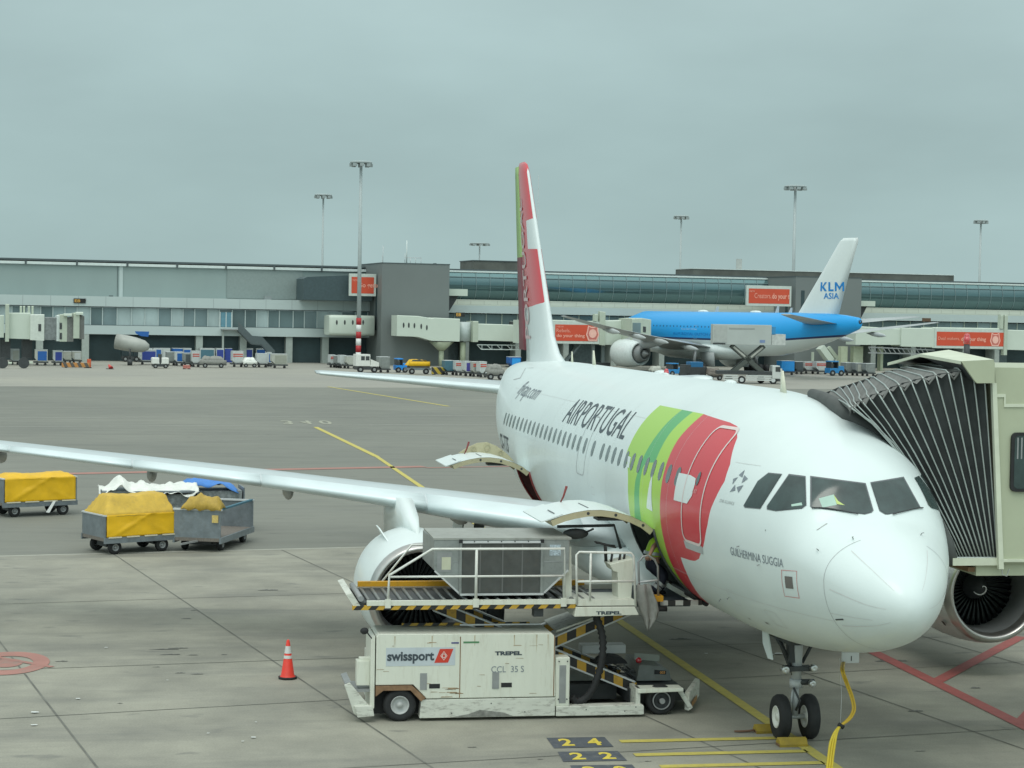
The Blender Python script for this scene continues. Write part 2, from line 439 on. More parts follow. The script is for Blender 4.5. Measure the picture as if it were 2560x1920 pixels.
# tyre scuffs and drips
mb = MB(); random.seed(21)
def scuff(px, py, w, d):
    p = onz(px, py); n = 9; P = []
    for k in range(n): P.append((p.x + d * random.uniform(.3, 1) * (1 if k % 2 else -.2), p.y + w * (.5 - k / (n - 1)), .0115))
    for k in range(n - 1):
        a, b = P[k], P[k + 1]; e = d * (.2 + .8 * math.sin(math.pi * (k + .5) / n)) * random.uniform(.5, 1.2)
        mb.face([(p.x, a[1], .0115), (p.x, b[1], .0115), (p.x + e, b[1], .0115), (p.x + e * .9, a[1], .0115)])
for px, py, w, d in ((410, 1625, .60, .12), (445, 1622, .4, .08), (425, 1638, .4, .10), (480, 1639, .22, .07), (153, 1655, .24, .10), (465, 1548, .22, .10), (484, 1527, .14, .08), (450, 1684, .2, .08), (492, 1687, .25, .08), (560, 1638, .12, .08), (670, 1477, .5, .2), (390, 1669, .15, .05), (2230, 1655, .7, .35), (2440, 1722, .20, .14), (1700, 1600, .5, .2), (2290, 1780, .3, .15), (300, 1760, .1, .05), (1350, 1900, .1, .05), (1180, 1870, .15, .05), (1620, 1905, .12, .05), (2300, 1880, .2, .06)): scuff(px, py, w, d)
structure(mb.build('scuff_marks', mat('scuff_dark', (.12, .12, .11), .8, var=.3, scale=5)))
# faint pale seams across the asphalt
mb = MB()
for (yp, w) in ((1015, .22), (1040, .3), (1062, .3), (1083, .12)):
    A_, B_ = onz(0, yp + 5), onz(1230, yp - 1); dd = (B_ - A_).normalized(); line_strip(mb, A_ - dd * 60, B_ + dd * 90, w, .006)
structure(mb.build('asphalt_seams', mat('pale_seam', (.29, .29, .26), .85, var=.15)))
ymat = mat('yellow_road_paint', (.52, .44, .10), .7, var=.1, scale=4, dirt=.5, dirtcol=(.25, .24, .17))
rmat = mat('red_road_paint', (.34, .085, .075), .7, var=.12, scale=4, dirt=.3, dirtcol=(.24, .18, .16))
rmatf = mat('worn_red_road_paint', (.37, .18, .15), .8, var=.12, scale=1, dirt=.5, dirtcol=(.22, .21, .18))
pmat = mat('dark_number_plate_paint', (.075, .085, .10), .8, var=.2, dirt=.4, dirtcol=(.2, .2, .18))
mb = MB()
bend, far = onz(942, 1142), onz(789, 1068)
line_strip(mb, (-6, -.06, 0), (bend.x, bend.y, 0), .22, .014)
line_strip(mb, (bend.x, bend.y, 0), (far.x, far.y, 0), .3, .014)
for (p, q) in (((1550, 1855), (1930, 1847)), ((1586, 1889), (2010, 1882)), ((1650, 1918), (2090, 1912))):
    A_ = onz(*p); line_strip(mb, (A_.x, A_.y, 0), (A_.x, .10, 0), .20, .014)
for q in ((840, 1128), (0, 0)):
    pass
A_, B_ = onz(820, 967), onz(1122, 1016); line_strip(mb, A_, B_, .3, .014)
structure(mb.build('yellow_guide_lines', ymat))
mb = MB()
line_strip(mb, (-4, -4.40, 0), (27, -4.40, 0), .30, .014)
A_ = onz(2342, 1707); B_ = onz(2480, 1632); line_strip(mb, (A_.x, -4.40, 0), B_ + (B_ - A_) * .6, .28, .016)
line_strip(mb, (5.75, -4.4, 0), (8.0, -5.9, 0), .30, .016)
structure(mb.build('red_stand_lines', rmat))
mb = MB()
line_strip(mb, onz(-200, 1192), onz(1060, 1167), .8, .014)
line_strip(mb, onz(1065, 1170), onz(1500, 1162), .32, .014)
structure(mb.build('red_roadway_line', rmatf))
# red circle at the left edge
cc = onz(18, 1659); mb = MB()
T = []
for k in range(40):
    a0, a1 = 2 * math.pi * k / 40, 2 * math.pi * (k + 1) / 40
    for r0, r1 in ((.50, .82), (.0, .30)):
        mb.face([(cc.x + r0 * 1.55 * math.cos(a0), cc.y + r0 * math.sin(a0), .014), (cc.x + r1 * 1.55 * math.cos(a0), cc.y + r1 * math.sin(a0), .014), (cc.x + r1 * 1.55 * math.cos(a1), cc.y + r1 * math.sin(a1), .014), (cc.x + r0 * 1.55 * math.cos(a1), cc.y + r0 * math.sin(a1), .014)])
line_strip(mb, (cc.x - .5, cc.y - .9, 0), (cc.x + .8, cc.y + .4, 0), .14, .016)
structure(mb.build('red_circle_marking', rmatf))
# painted stop position numbers
mbp, mbn = MB(), MB()
for q, txt in ((((1366, 1846), (1511, 1844), (1534, 1868.5), (1385, 1872)), '2  4'), (((1394, 1881), (1544, 1879), (1568, 1903), (1408, 1906)), '2  2'), (((1425, 1915), (1580, 1913), (1606, 1942), (1440, 1944)), '2  0')):
    c_ = [onz(*p) for p in q]
    mbp.face([(p.x, p.y, .012) for p in c_])
    def ft(u, v, c_=c_):
        p = c_[3].lerp(c_[2], u).lerp(c_[0].lerp(c_[1], u), v); return (p.x, p.y, .017)
    flat_tris(mbn, split_tris(fit_text(txt, .16, .86, .16, .86, bold=.03), .2), ft)
structure(mbp.build('number_backgrounds', pmat))
structure(mbn.build('stop_numbers', mat('bright_yellow_paint', (.66, .52, .07), .7, var=.1, dirt=.25, dirtcol=(.2, .2, .15))))
mb = MB()
for (cx_, ch) in ((717, 'O'), (764, 'V'), (812, 'S')):
    c0_ = onz(cx_ - 8, 1061); c1_ = onz(cx_ + 10, 1052)
    def ft(u, v): return (c0_.x + (c1_.x - c0_.x) * v, c0_.y + (c1_.y - c0_.y) * u, .016)
    flat_tris(mb, fit_text({'O': '3', 'V': '4', 'S': '0'}[ch], 0, 1, 1, 0, bold=.02), ft)
structure(mb.build('stand_number_marking', mat('cream_road_paint', (.33, .33, .26), .7, var=.1)))
# ------------------------------------------------------------------ the white airliner in the foreground
def interp(T, x):
    if x <= T[0][0]: return T[0][1]
    if x >= T[-1][0]: return T[-1][1]
    n = len(T)
    for i in range(n - 1):
        if x <= T[i + 1][0]: break
    x0, y0 = T[i]; x1, y1 = T[i + 1]; h = x1 - x0; t = (x - x0) / h
    def slope(k):
        if k == 0: return (T[1][1] - T[0][1]) / (T[1][0] - T[0][0])
        if k == n - 1: return (T[-1][1] - T[-2][1]) / (T[-1][0] - T[-2][0])
        a = (T[k][1] - T[k - 1][1]) / (T[k][0] - T[k - 1][0]); b = (T[k + 1][1] - T[k][1]) / (T[k + 1][0] - T[k][0])
        return 0 if a * b <= 0 else 2 * a * b / (a + b)
    m0, m1 = slope(i) * h, slope(i + 1) * h
    return (2 * t**3 - 3 * t * t + 1) * y0 + (t**3 - 2 * t * t + t) * m0 + (-2 * t**3 + 3 * t * t) * y1 + (t**3 - t * t) * m1
ZT=[(0,2.98),(.03,3.12),(.1,3.24),(.25,3.40),(.5,3.60),(.8,3.79),(1.2,4.01),(1.46,4.15),(1.60,4.27),(1.74,4.46),(1.9,4.69),(2.2,4.95),(2.6,5.17),(3.0,5.33),(3.5,5.49),(4.2,5.64),(5,5.76),(6,5.83),(7,5.87),(22.5,5.87),(25,5.86),(29,5.78),(32,5.62),(33.84,5.35)]
ZB=[(0,2.98),(.03,2.84),(.1,2.72),(.25,2.58),(.5,2.44),(.8,2.31),(1.2,2.19),(1.7,2.07),(2.4,1.95),(3.2,1.85),(4.2,1.77),(5.5,1.73),(20.5,1.73),(22,1.85),(24,2.25),(26,2.80),(29,3.65),(32,4.45),(33.84,4.85)]
HW=[(0,0),(.03,.13),(.1,.26),(.25,.43),(.5,.64),(.8,.84),(1.2,1.04),(1.7,1.26),(2.2,1.43),(2.8,1.59),(3.5,1.72),(4.2,1.81),(5,1.89),(6,1.95),(7,1.975),(22,1.975),(24,1.90),(26,1.70),(29,1.22),(32,.60),(33.84,.22)]
ZC=[(0,2.98),(.25,3.02),(.8,3.2),(1.5,3.4),(2.5,3.6),(4,3.76),(6,3.8),(21,3.8),(25,4.0),(29,4.6),(33.84,5.1)]
def sect(x, th, off=0.):
    zt, zb, w, zc = interp(ZT, x), interp(ZB, x), interp(HW, x), interp(ZC, x)
    c, s = math.cos(th), math.sin(th)
    y = (w + off) * s
    z = zc + (zt - zc + off) * c if c > 0 else zc + (zc - zb + off) * c
    return V((x, y, z))
def thz(x, z):
    zt, zb, zc = interp(ZT, x), interp(ZB, x), interp(ZC, x)
    c = (z - zc) / ((zt - zc) if z > zc else (zc - zb))
    return math.acos(max(-1, min(1, c)))
def side(x, z, off=.006, sgn=1):
    p = sect(x, thz(x, z), off); return V((p.x, sgn * p.y, p.z))

pl = thing('airliner', 'white airliner with green and red stripes, nose towards the viewer, cargo doors open', 'airliner', (5.07, 0, 0))

# fuselage skin with the painted bands
def livery():
    m = mat('airliner_livery', (.675, .75, .74), .36, var=.03, scale=.7, coat=.15)
    t = m.node_tree; N = t.nodes; L = t.links; b = N['Principled BSDF']
    white = b.inputs['Base Color'].links[0].from_socket
    g = N.new('ShaderNodeTexCoord'); s = N.new('ShaderNodeSeparateXYZ'); L.new(g.outputs['Object'], s.inputs[0])
    z0, z1 = 1.6, 5.6
    zr = N.new('ShaderNodeMapRange'); L.new(s.outputs['Z'], zr.inputs[0])
    zr.inputs[1].default_value = z0; zr.inputs[2].default_value = z1
    bands = dict(
     A=[(1.6, 9.24), (3.17, 9.235), (3.44, 9.25), (3.8, 9.285), (4.16, 9.45), (4.5, 9.93), (4.95, 9.93), (5.6, 9.82)],
     B=[(1.6, 8.9), (3.39, 8.87), (3.64, 8.78), (3.97, 8.78), (4.26, 8.70), (4.53, 8.60), (4.94, 8.43), (5.22, 8.32), (5.6, 8.12)],
     C=[(1.6, 8.37), (3.38, 8.37), (4.28, 8.42), (4.43, 8.24), (4.49, 7.70), (4.99, 7.685), (5.26, 7.56), (5.6, 7.35)],
     D=[(1.6, 8.1), (2.33, 7.31), (2.51, 7.165), (2.85, 7.0), (3.2, 6.885), (3.9, 6.865), (4.4, 6.915), (4.87, 6.96), (5.2, 6.86), (5.6, 6.7)],
     E=[(1.6, 7.6), (2.19, 6.7), (2.41, 6.40), (2.7, 6.17), (2.985, 6.065), (2.99, 5.55), (3.01, 5.25), (3.09, 4.95), (3.35, 4.57), (3.47, 4.47), (3.73, 4.31), (3.99, 4.22), (4.21, 4.10), (4.47, 3.98), (4.73, 4.08), (5.14, 4.50), (5.31, 4.88), (5.35, 5.3), (5.41, 6.8), (5.6, 7)])
    cols = dict(A=(.36, .60, .075), B=(.085, .40, .125), C=(.38, .62, .06), D=(.60, .045, .06), E=None)
    cur = white
    for k in 'ABCDE':
        fc = N.new('ShaderNodeFloatCurve'); c = fc.mapping.curves[0]
        P = bands[k]
        c.points[0].location = ((P[0][0] - z0) / (z1 - z0), P[0][1] / 12); c.points[1].location = (1, P[-1][1] / 12)
        for z, x in P[1:-1]: c.points.new((z - z0) / (z1 - z0), x / 12)
        for p in c.points: p.handle_type = 'AUTO_CLAMPED' if k != 'E' else 'VECTOR'
        fc.mapping.update(); L.new(zr.outputs[0], fc.inputs['Value'])
        mu = N.new('ShaderNodeMath'); mu.operation = 'MULTIPLY'; L.new(fc.outputs[0], mu.inputs[0]); mu.inputs[1].default_value = 12
        lt = N.new('ShaderNodeMath'); lt.operation = 'LESS_THAN'; L.new(s.outputs['X'], lt.inputs[0]); L.new(mu.outputs[0], lt.inputs[1])
        mx = N.new('ShaderNodeMixRGB'); L.new(lt.outputs[0], mx.inputs[0]); L.new(cur, mx.inputs[1])
        if cols[k]: mx.inputs[2].default_value = (*cols[k], 1)
        else: L.new(white, mx.inputs[2])
        cur = mx.outputs[0]
    top = N.new('ShaderNodeMath'); top.operation = 'GREATER_THAN'; L.new(s.outputs['Z'], top.inputs[0]); top.inputs[1].default_value = 5.412
    mx = N.new('ShaderNodeMixRGB'); L.new(top.outputs[0], mx.inputs[0]); L.new(cur, mx.inputs[1]); L.new(white, mx.inputs[2])
    # height ramp over the belly, not linked to the colour
    bn = N.new('ShaderNodeMapRange'); L.new(s.outputs['Z'], bn.inputs[0]); bn.inputs[1].default_value = 1.9; bn.inputs[2].default_value = 1.72
    bn.inputs[3].default_value = 0; bn.inputs[4].default_value = .25
    L.new(mx.outputs[0], b.inputs['Base Color'])
    return m
liv = livery()
xs = sorted(set([0, .015, .03, .06, .1, .15, .2, .25, .32, .4, .5, .6, .7, .8, .9, 1.0, 1.1, 1.2, 1.3, 1.4, 1.43, 1.46, 1.49, 1.52, 1.55, 1.58, 1.61, 1.64, 1.68, 1.72, 1.76, 1.8, 1.85, 1.9, 1.95, 2.0, 2.1, 2.2, 2.3, 2.45, 2.6, 2.8, 3.0, 3.25, 3.5, 3.75, 4, 4.3, 4.6, 5, 5.4, 5.8, 6.2, 6.6, 7, 7.45, 8, 8.6, 9.27, 19.75, 20.6, 21.57] + [10 + i for i in range(10)] + [22.2 + .6 * i for i in range(19)] + [33.6, 33.84]))
NT = 96
bmx = MB(); rings = [[bmx._v(sect(x, 2 * math.pi * k / NT)) for k in range(NT)] for x in xs]
for i in range(len(xs) - 1):
    for k in range(NT):
        xm = (xs[i] + xs[i + 1]) / 2
        if 28 <= k < 39 and (7.45 < xm < 9.27 or 19.75 < xm < 21.57): continue
        f = bmx.bm.faces.new((rings[i][k], rings[i][(k + 1) % NT], rings[i + 1][(k + 1) % NT], rings[i + 1][k])); f.smooth = True
bmx.bm.faces.new(rings[-1])
fus = bmx.build('fuselage', liv, pl)

# cargo holds behind the two openings
for x0, x1, m_ in ((7.45, 9.27, M['holdg']), (19.75, 21.57, M['hold'])):
    mb = MB(); y0 = .5
    z0, z1 = 2.0, 3.30
    a, b = x0 - .0, x1 + .0
    yo0, yo1 = sect(8, rad(146.25)).y - .01, sect(8, rad(105)).y - .01
    zo0, zo1 = sect(8, rad(146.25)).z, sect(8, rad(105)).z
    mb.face([(a, y0, zo0), (b, y0, zo0), (b, y0, zo1), (a, y0, zo1)])
    mb.face([(a, y0, zo0), (b, y0, zo0), (b, yo0, zo0), (a, yo0, zo0)])
    mb.face([(a, y0, zo1), (b, y0, zo1), (b, yo1, zo1), (a, yo1, zo1)])
    for xx in (a, b):
        arc = [sect(8, rad(146.25 - (146.25 - 105) * t / 8), -.01) for t in range(9)]
        mb.face([(xx, y0, zo0)] + [(xx, q.y, q.z) for q in arc] + [(xx, y0, zo1)])
    mb.build('cargo_hold', m_, pl)
    # sill and rim frame around the opening
    mb = MB()
    for xx in (a, b):
        arc = [sect(xx, rad(147 - 43 * t / 10), .012) for t in range(11)]
        mb.tube(arc, .028, 6)
    mb.tube([sect(a, rad(147), .01), sect(b, rad(147), .01)], .03, 6)
    mb.build('hold_door_frame', M['dark'] if x0 < 10 else mat('dark_red_sill', (.22, .03, .03), .5), pl)

# open cargo doors: curved shells hinged at the top of the opening
def cargo_door(x0, x1, prof, th=.11):
    d = MB(); inn = []
    n = len(prof)
    P = [V((0, p[0], p[1])) for p in prof]; Nn = []
    for i in range(n):
        a, b = P[max(0, i - 1)], P[min(n - 1, i + 1)]; t = (b - a).normalized(); Nn.append(V((0, -t.z, t.y)))
    def ring(x, o): return [V((x, 0, 0)) + P[i] + Nn[i] * o for i in range(n)]
    d.loft([ring(x0, 0.003), ring(x1, 0.003)], closed=False, caps=False)
    d.loft([ring(x0, -.02), ring(x1, -.02)], closed=False, caps=False)
    d.face([ring(x0, 0.003)[-1], ring(x1, 0.003)[-1], ring(x1, -.02)[-1], ring(x0, -.02)[-1]])
    door = d.build('cargo_door', M['white'], pl, smooth=True)
    r = MB()
    for xa, xb in ((x0 - .012, x0 + .05), (x1 - .05, x1 + .012)):
        a, b = ring(xa, -.001), ring(xa, -th); c, e = ring(xb, -.001), ring(xb, -th)
        for i in range(n - 1):
            r.face([a[i], a[i + 1], b[i + 1], b[i]]); r.face([c[i], c[i + 1], e[i + 1], e[i]]); r.face([b[i], b[i + 1], e[i + 1], e[i]])
    a, b = ring(x0, -.024), ring(x0, -th); c, e = ring(x1, -.024), ring(x1, -th)
    r.face([a[-1], c[-1], e[-1], b[-1]])
    for i in range(n - 1): r.face([a[i], a[i + 1], c[i + 1], c[i]])
    r.build('door_inner_frame', M['chrom'], door)
    h = MB()
    for i in (1, 3, 5):
        q = P[min(i, n - 1)] + Nn[min(i, n - 1)] * (-.055); h.cyl((x0 - .016, q.y, q.z), (x0 - .010, q.y, q.z), .028, 10)
    q = P[3] + Nn[3] * (-.14); h.box(x0 + .1, x0 + .5, q.y - .28, q.y + .28, q.z - .03, q.z + .02)
    h.build('latch', M['dark'], door)
    # stencilled marks on the outer skin, conforming
    t = MB()
    for u0, u1, s0, s1 in ((.15, .20, .58, .86), (.72, .76, .58, .86)):
        pass
    return door, P, Nn, ring
prof = [(1.93, 3.29), (2.10, 3.42), (2.34, 3.53), (2.62, 3.61), (2.90, 3.645), (3.14, 3.64), (3.38, 3.60), (3.58, 3.55), (3.81, 3.46)]
dr, P_, N_, rg = cargo_door(7.45, 9.27, prof)
# outer lower flap of the front door, kinked and white, with red locking handles
for (x0, x1) in ((7.45, 9.27), (19.75, 21.57)):
    mb = MB(); mb.prism([(x0, 3.60, 3.575), (x0, 3.98, 3.44), (x0, 3.98, 3.42), (x0, 3.60, 3.545)], (x1 - x0, 0, 0)); mb.build('door_toe', M['white'], pl)
    mb = MB(); q = (x1 - .15, 3.30, 3.62) if x0 < 10 else (x1 - .3, 3.30, 3.62)
    mb.tube([q, (q[0], q[1] - .05, q[2] + .10), (q[0], q[1] - .11, q[2] + .30)], [.014, .018, .026], 8); mb.build('door_handle', mat('dark_red_handle', (.20, .03, .03), .5), pl)
    mb = MB(); mb.box(x0 + .3, x0 + .9, 3.68, 3.70, 3.553, 3.560); mb.box(x0 + .35, x0 + 1.2, 3.05, 3.07, 3.65, 3.655); mb.build('door_seam', M['seamd'], pl)
dr2, P2_, N2_, rg2 = cargo_door(19.75, 21.57, prof)
mb = MB()
arcp = [(2.0, 3.42), (2.2, 3.62), (2.45, 3.80), (2.7, 3.90), (2.95, 3.88), (3.2, 3.76), (3.42, 3.62)]
mb.prism([(21.50, p[0], p[1]) for p in arcp] + [(21.50, 3.2, 3.62), (21.50, 2.9, 3.64), (21.50, 2.6, 3.60), (21.50, 2.3, 3.5)], (-.05, 0, 0))
web = mb.build('door_web', M['chrom'], pl)
mb = MB()
for y_, z_, r_ in ((2.36, 3.64, .045), (2.70, 3.76, .07), (3.04, 3.72, .055)):
    mb.lathe((21.44, y_, z_), (-1, 0, 0), [(0, r_ + .012), (.012, r_ + .012), (.012, r_), (0, r_)], 16)
mb.build('lightening_hole_rim', M['chrom'], web)

# decals that follow the curved skin
def decal(name, tris, m, fn=None, off=.006, maxlen=.12, parent=None, label=None):
    fn = fn or (lambda x, z: side(x, z, off)); mb = MB()
    for t in split_tris(tris, maxlen): mb.face([fn(*p) for p in t])
    o = mb.build(name, m, parent or pl)
    if label: o['label'] = label
    return o
def hitside(px, py):
    d = ray(px, py); d = d / d.x; x = 0.
    while x < 34:
        p = CAMP + d * (x - CAMP.x)
        zt, zb = interp(ZT, x), interp(ZB, x)
        if zb < p.z < zt and abs(p.y) <= abs(sect(x, thz(x, p.z)).y): return p
        x += .01
    return None
# cabin windows
WZ = 4.37
wx = [11.93 - .533 * i for i in range(12)] + [23.78 - .533 * i for i in range(19)] + [13.57, 12.76]
for sgn in (1, -1):
    for x in wx:
        c = rrect(-.115, .115, -.165, .165, .11, 4)
        mb = MB(); thc = thz(x, WZ)
        f = [sect(x + p[0], thc - p[1] / 1.98, .004) for p in c]
        cen = sect(x, thc, .004)
        pts = [V((p.x, sgn * p.y, p.z)) for p in f]
        for i in range(len(pts)): mb.face([pts[i], pts[(i + 1) % len(pts)], V((cen.x, sgn * cen.y, cen.z))])
        mb.build('cabin_window', M['pane'], pl)
# front service door outline: pale rounded frame on the red band
dpts = rrect(4.63, 5.55, 3.34, 5.27, .16, 4)
decal('service_door_outline', ribbon(dpts, .045, True), mat('pale_outline', (.70, .60, .58), .4), off=.007)
decal('sill_plate', poly_tris([(4.66, 3.20), (5.52, 3.20), (5.56, 3.33), (4.62, 3.33)]), M['seam'], off=.005)
decal('door_window', poly_tris([(5.02 + .07 * math.cos(k * .6283), 4.42 + .12 * math.sin(k * .6283)) for k in range(10)]), M['pane'], off=.008)
# emergency exit outline over the wing
decal('emergency_exit_outline', ribbon(rrect(13.27, 14.05, 3.76, 4.98, .15, 4), .022, True), M['seam'], off=.006)
# white patches of the livery
def hp(*q): return [(p.x, p.z) for p in (hitside(*c) for c in q)]
decal('livery_white_patch', poly_tris(hp((1698, 1182), (1727, 1188), (1740, 1196), (1738, 1210), (1730, 1240), (1718, 1259), (1685, 1250))), M['white'], off=.005)
decal('livery_white_patch', poly_tris(hp((1632, 1187), (1630, 1215), (1632, 1279), (1617, 1270), (1620, 1235), (1625, 1205))), M['white'], off=.005)
decal('livery_white_patch', poly_tris(hp((1571, 1140), (1578, 1143), (1573, 1170), (1568, 1168))), M['white'], off=.005)
# lettering
decal('lettering', fit_text('AIRPORTUGAL', 16.62, 10.62, 0, 1, bold=0.0), M['ink'], fn=lambda x, v: sect(x, rad(64.5 - 18 * v), .007), maxlen=.25)
decal('lettering', fit_text('flytap.com', 23.7, 20.9, 0, 1, shear=.2), M['inkg'], fn=lambda x, v: sect(x, rad(59 - 17 * v), .007), maxlen=.25)
decal('lettering', ribbon([(25.3, .0), (26.6, 1.), (25.5, 1.25)], .07) + ribbon([(25.3, 0), (26.2, -.4)], .07), M['seam'], fn=lambda x, v: sect(x, rad(42 - 12 * v), .007), maxlen=.2)
decal('lettering', fit_text('GUILHERMINA SUGGIA', 3.42, 1.86, 3.35, 3.48), M['inkg'], maxlen=.1)
decal('lettering', fit_text('CS-TTS', 24.5, 22.6, 3.55, 3.95, bold=.01), M['ink'], maxlen=.25)
decal('lettering', fit_text('STAR ALLIANCE', 3.93, 3.40, 4.14, 4.19), M['seam'], maxlen=.1)
decal('lettering', fit_text('PORTUGAL', 5.02, 5.00, 3.9, 3.96) if False else fit_text('EXIT', 5.12, 4.92, 4.18, 4.24), mat('pale_red_lettering', (.75, .45, .45), .4), off=.009)
# five grey darts of the alliance emblem
sg = [poly_tris(hp(*q)) for q in (((1863, 1175), (1857, 1194), (1848, 1188)), ((1871, 1197), (1855, 1208), (1862, 1188)), ((1860, 1213), (1847, 1232), (1843, 1218)), ((1839, 1212), (1825, 1230), (1839, 1226)), ((1846, 1193), (1832, 1211), (1834, 1197)))]
decal('alliance_emblem', [t for q in sg for t in q], M['inkg'], off=.006)
# small access hatch with a red outline below the cockpit
hq = hp((1955, 1425), (1993, 1428), (2000, 1495), (1963, 1490))
decal('hatch_outline', ribbon(hq, .012, True), mat('thin_red_line', (.6, .2, .2), .4))
hq = hp((1963, 1440), (1982, 1442), (1985, 1472), (1966, 1470))
decal('access_hatch', poly_tris(hq), mat('hatch_grey', (.16, .15, .14), .5))
decal('radome_stop', ribbon([(p.x, p.z) for p in (hitside(2090, 1549), hitside(2110, 1548))], .02), M['dark'])
# panel seams
def seam_ring(x, t0, t1, w=.008, m=None, name='panel_seam'):
    mb = MB(); n = 24
    for i in range(n):
        a, b = rad(t0 + (t1 - t0) * i / n), rad(t0 + (t1 - t0) * (i + 1) / n)
        mb.face([sect(x, a, .0035), sect(x, b, .0035), sect(x + w, b, .0035), sect(x + w, a, .0035)])
    mb.build(name, m or M['seam'], pl)
seam_ring(1.03, 25, 180, .009); seam_ring(1.03, -100, -40, .009)
for x in (6.45, 11.2, 17.6, 23.9): seam_ring(x, 8, 150, .007, mat('faint_seam', (.62, .63, .62), .5))
mb = MB()
for (x0, x1, z_) in ((1.05, 7.2, 2.66), (.35, 1.02, 2.78)):
    n = 20
    for i in range(n):
        a, b = x0 + (x1 - x0) * i / n, x0 + (x1 - x0) * (i + 1) / n
        mb.face([side(a, z_, .0035), side(b, z_, .0035), side(b, z_ + .007, .0035), side(a, z_ + .007, .0035)])
mb.build('panel_seam', mat('faint_seam', (.62, .63, .62), .5), pl)
rivm = mat('faint_seam', (.62, .63, .62), .5)
for x in (8.2, 12.9, 14.9, 16.3, 19.0, 22.4): seam_ring(x, 6, 118, .006, rivm)
mb = MB()
for z_, x0, x1 in ((5.15, 9.95, 24.5), (4.78, 3.2, 3.95)):
    n = 40
    for i in range(n):
        a, b = x0 + (x1 - x0) * i / n, x0 + (x1 - x0) * (i + 1) / n
        mb.face([side(a, z_, .0035), side(b, z_, .0035), side(b, z_ + .006, .0035), side(a, z_ + .006, .0035)])
mb.build('panel_seam', rivm, pl)
for x0, x1, z0, z1 in ((10.3, 10.75, 3.15, 3.4), (2.6, 2.95, 2.3, 2.55), (3.9, 4.2, 2.45, 2.7), (12.3, 12.6, 3.45, 3.6), (17.9, 18.3, 2.9, 3.15)):
    decal('access_panel_outline', ribbon(rrect(x0, x1, z0, z1, .04, 2), .008, True), rivm, off=.004)
for x_, z_, w_, h_ in ((3.3, 2.25, .10, .03), (4.1, 2.2, .06, .025), (2.35, 3.85, .02, .02), (1.55, 3.95, .012, .10)):
    decal('drain_port', poly_tris([(x_, z_), (x_ + w_, z_), (x_ + w_, z_ + h_), (x_, z_ + h_)]), M['grey'], off=.006)
# lightning strips on the radome
mb = MB()
for t in (40, 95, 130, -40, -95):
    for i in range(12):
        a, b = .15 + i * .065, .15 + (i + 1) * .065
        mb.face([sect(a, rad(t - .5), .004), sect(b, rad(t - .5), .004), sect(b, rad(t + .5), .004), sect(a, rad(t + .5), .004)])
mb.build('lightning_strip', mat('faint_seam', (.62, .63, .62), .5), pl)

# cockpit windows: glass with a dark seal
def ray_fus(px, py):
    d = ray(px, py); d = d / d.x; x = 0.
    while x < 4.5:
        p = CAMP + d * (x - CAMP.x); zt, zb = interp(ZT, x), interp(ZB, x)
        if zb < p.z < zt:
            th = thz(x, p.z)
            if abs(p.y) <= abs(sect(x, th).y): return x, (th if p.y > 0 else -th)
        x += .004
CW = [[(1920, 1184), (1953, 1187), (1900, 1270), (1863, 1267), (1860, 1262), (1894, 1204)],
      [(1972, 1188), (2012, 1193), (2014, 1262), (2003, 1270), (1941, 1276), (1919, 1272), (1919, 1264)],
      [(2029, 1193), (2162, 1210), (2181, 1275), (2176, 1280), (2160, 1284), (2032, 1268), (2029, 1265)],
      [(2178, 1208), (2258, 1195), (2299, 1268), (2222, 1284), (2214, 1284), (2200, 1276)]]
def slerp_tris(par, M_, off, name):
    mb = MB()
    for t in split_tris(poly_tris(par), .05): mb.face([sect(p[0], p[1], off) for p in t])
    return mb.build(name, M_, pl, smooth=True)
def skin_hit(px, py):
    """where the line of sight meets the skin, refined"""
    d = ray(px, py); d = d / d.x
    def inside(x):
        p = CAMP + d * (x - CAMP.x); zt, zb = interp(ZT, x), interp(ZB, x)
        if not (zb < p.z < zt): return False
        zc = interp(ZC, x); c = (p.z - zc) / ((zt - zc) if p.z > zc else (zc - zb))
        return abs(p.y) <= interp(HW, x) * math.sqrt(max(0, 1 - c * c))
    x = .8
    while x < 4.5:
        if inside(x): break
        x += .02
    else: return None
    lo, hi = x - .02, x
    for _ in range(14):
        m_ = (lo + hi) / 2
        if inside(m_): hi = m_
        else: lo = m_
    return CAMP + d * (hi - CAMP.x), d.normalized()
def glass_poly(q, off, m_, name, parent=None, mirror=False):
    mb = MB(); cache = {}
    for t in split_tris(poly_tris(q), 9):
        f = []
        for p in t:
            k = (round(p[0], 2), round(p[1], 2))
            if k not in cache: cache[k] = skin_hit(*p)
            if cache[k] is None: break
            h, d = cache[k]; v = h - d * off
            f.append(V((v.x, -v.y if mirror else v.y, v.z)))
        if len(f) == 3: mb.face(f)
    return mb.build(name, m_, parent or pl, smooth=True)
for i_, q in enumerate(CW):
    cx_ = sum(p[0] for p in q) / len(q); cy_ = sum(p[1] for p in q) / len(q)
    g_ = glass_poly(q, .016, M['glass'], 'cockpit_window')
    glass_poly([(cx_ + (p[0] - cx_) * 1.045, cy_ + (p[1] - cy_) * 1.06) for p in q], .010, M['seamd'], 'window_seal', g_)
    if i_ < 2: glass_poly(q, .016, M['glass'], 'cockpit_window', mirror=True)
# wipers
for p, q in (((2034, 1273), (2150, 1289)), ((2304, 1273), (2230, 1290))):
    a, b = ray_fus(*p), ray_fus(*q); mb = MB()
    mb.tube([sect(a[0] + (b[0] - a[0]) * t / 6, a[1] + (b[1] - a[1]) * t / 6, .03) for t in range(7)], .010, 6)
    mb.build('windscreen_wiper', M['dark'], pl)
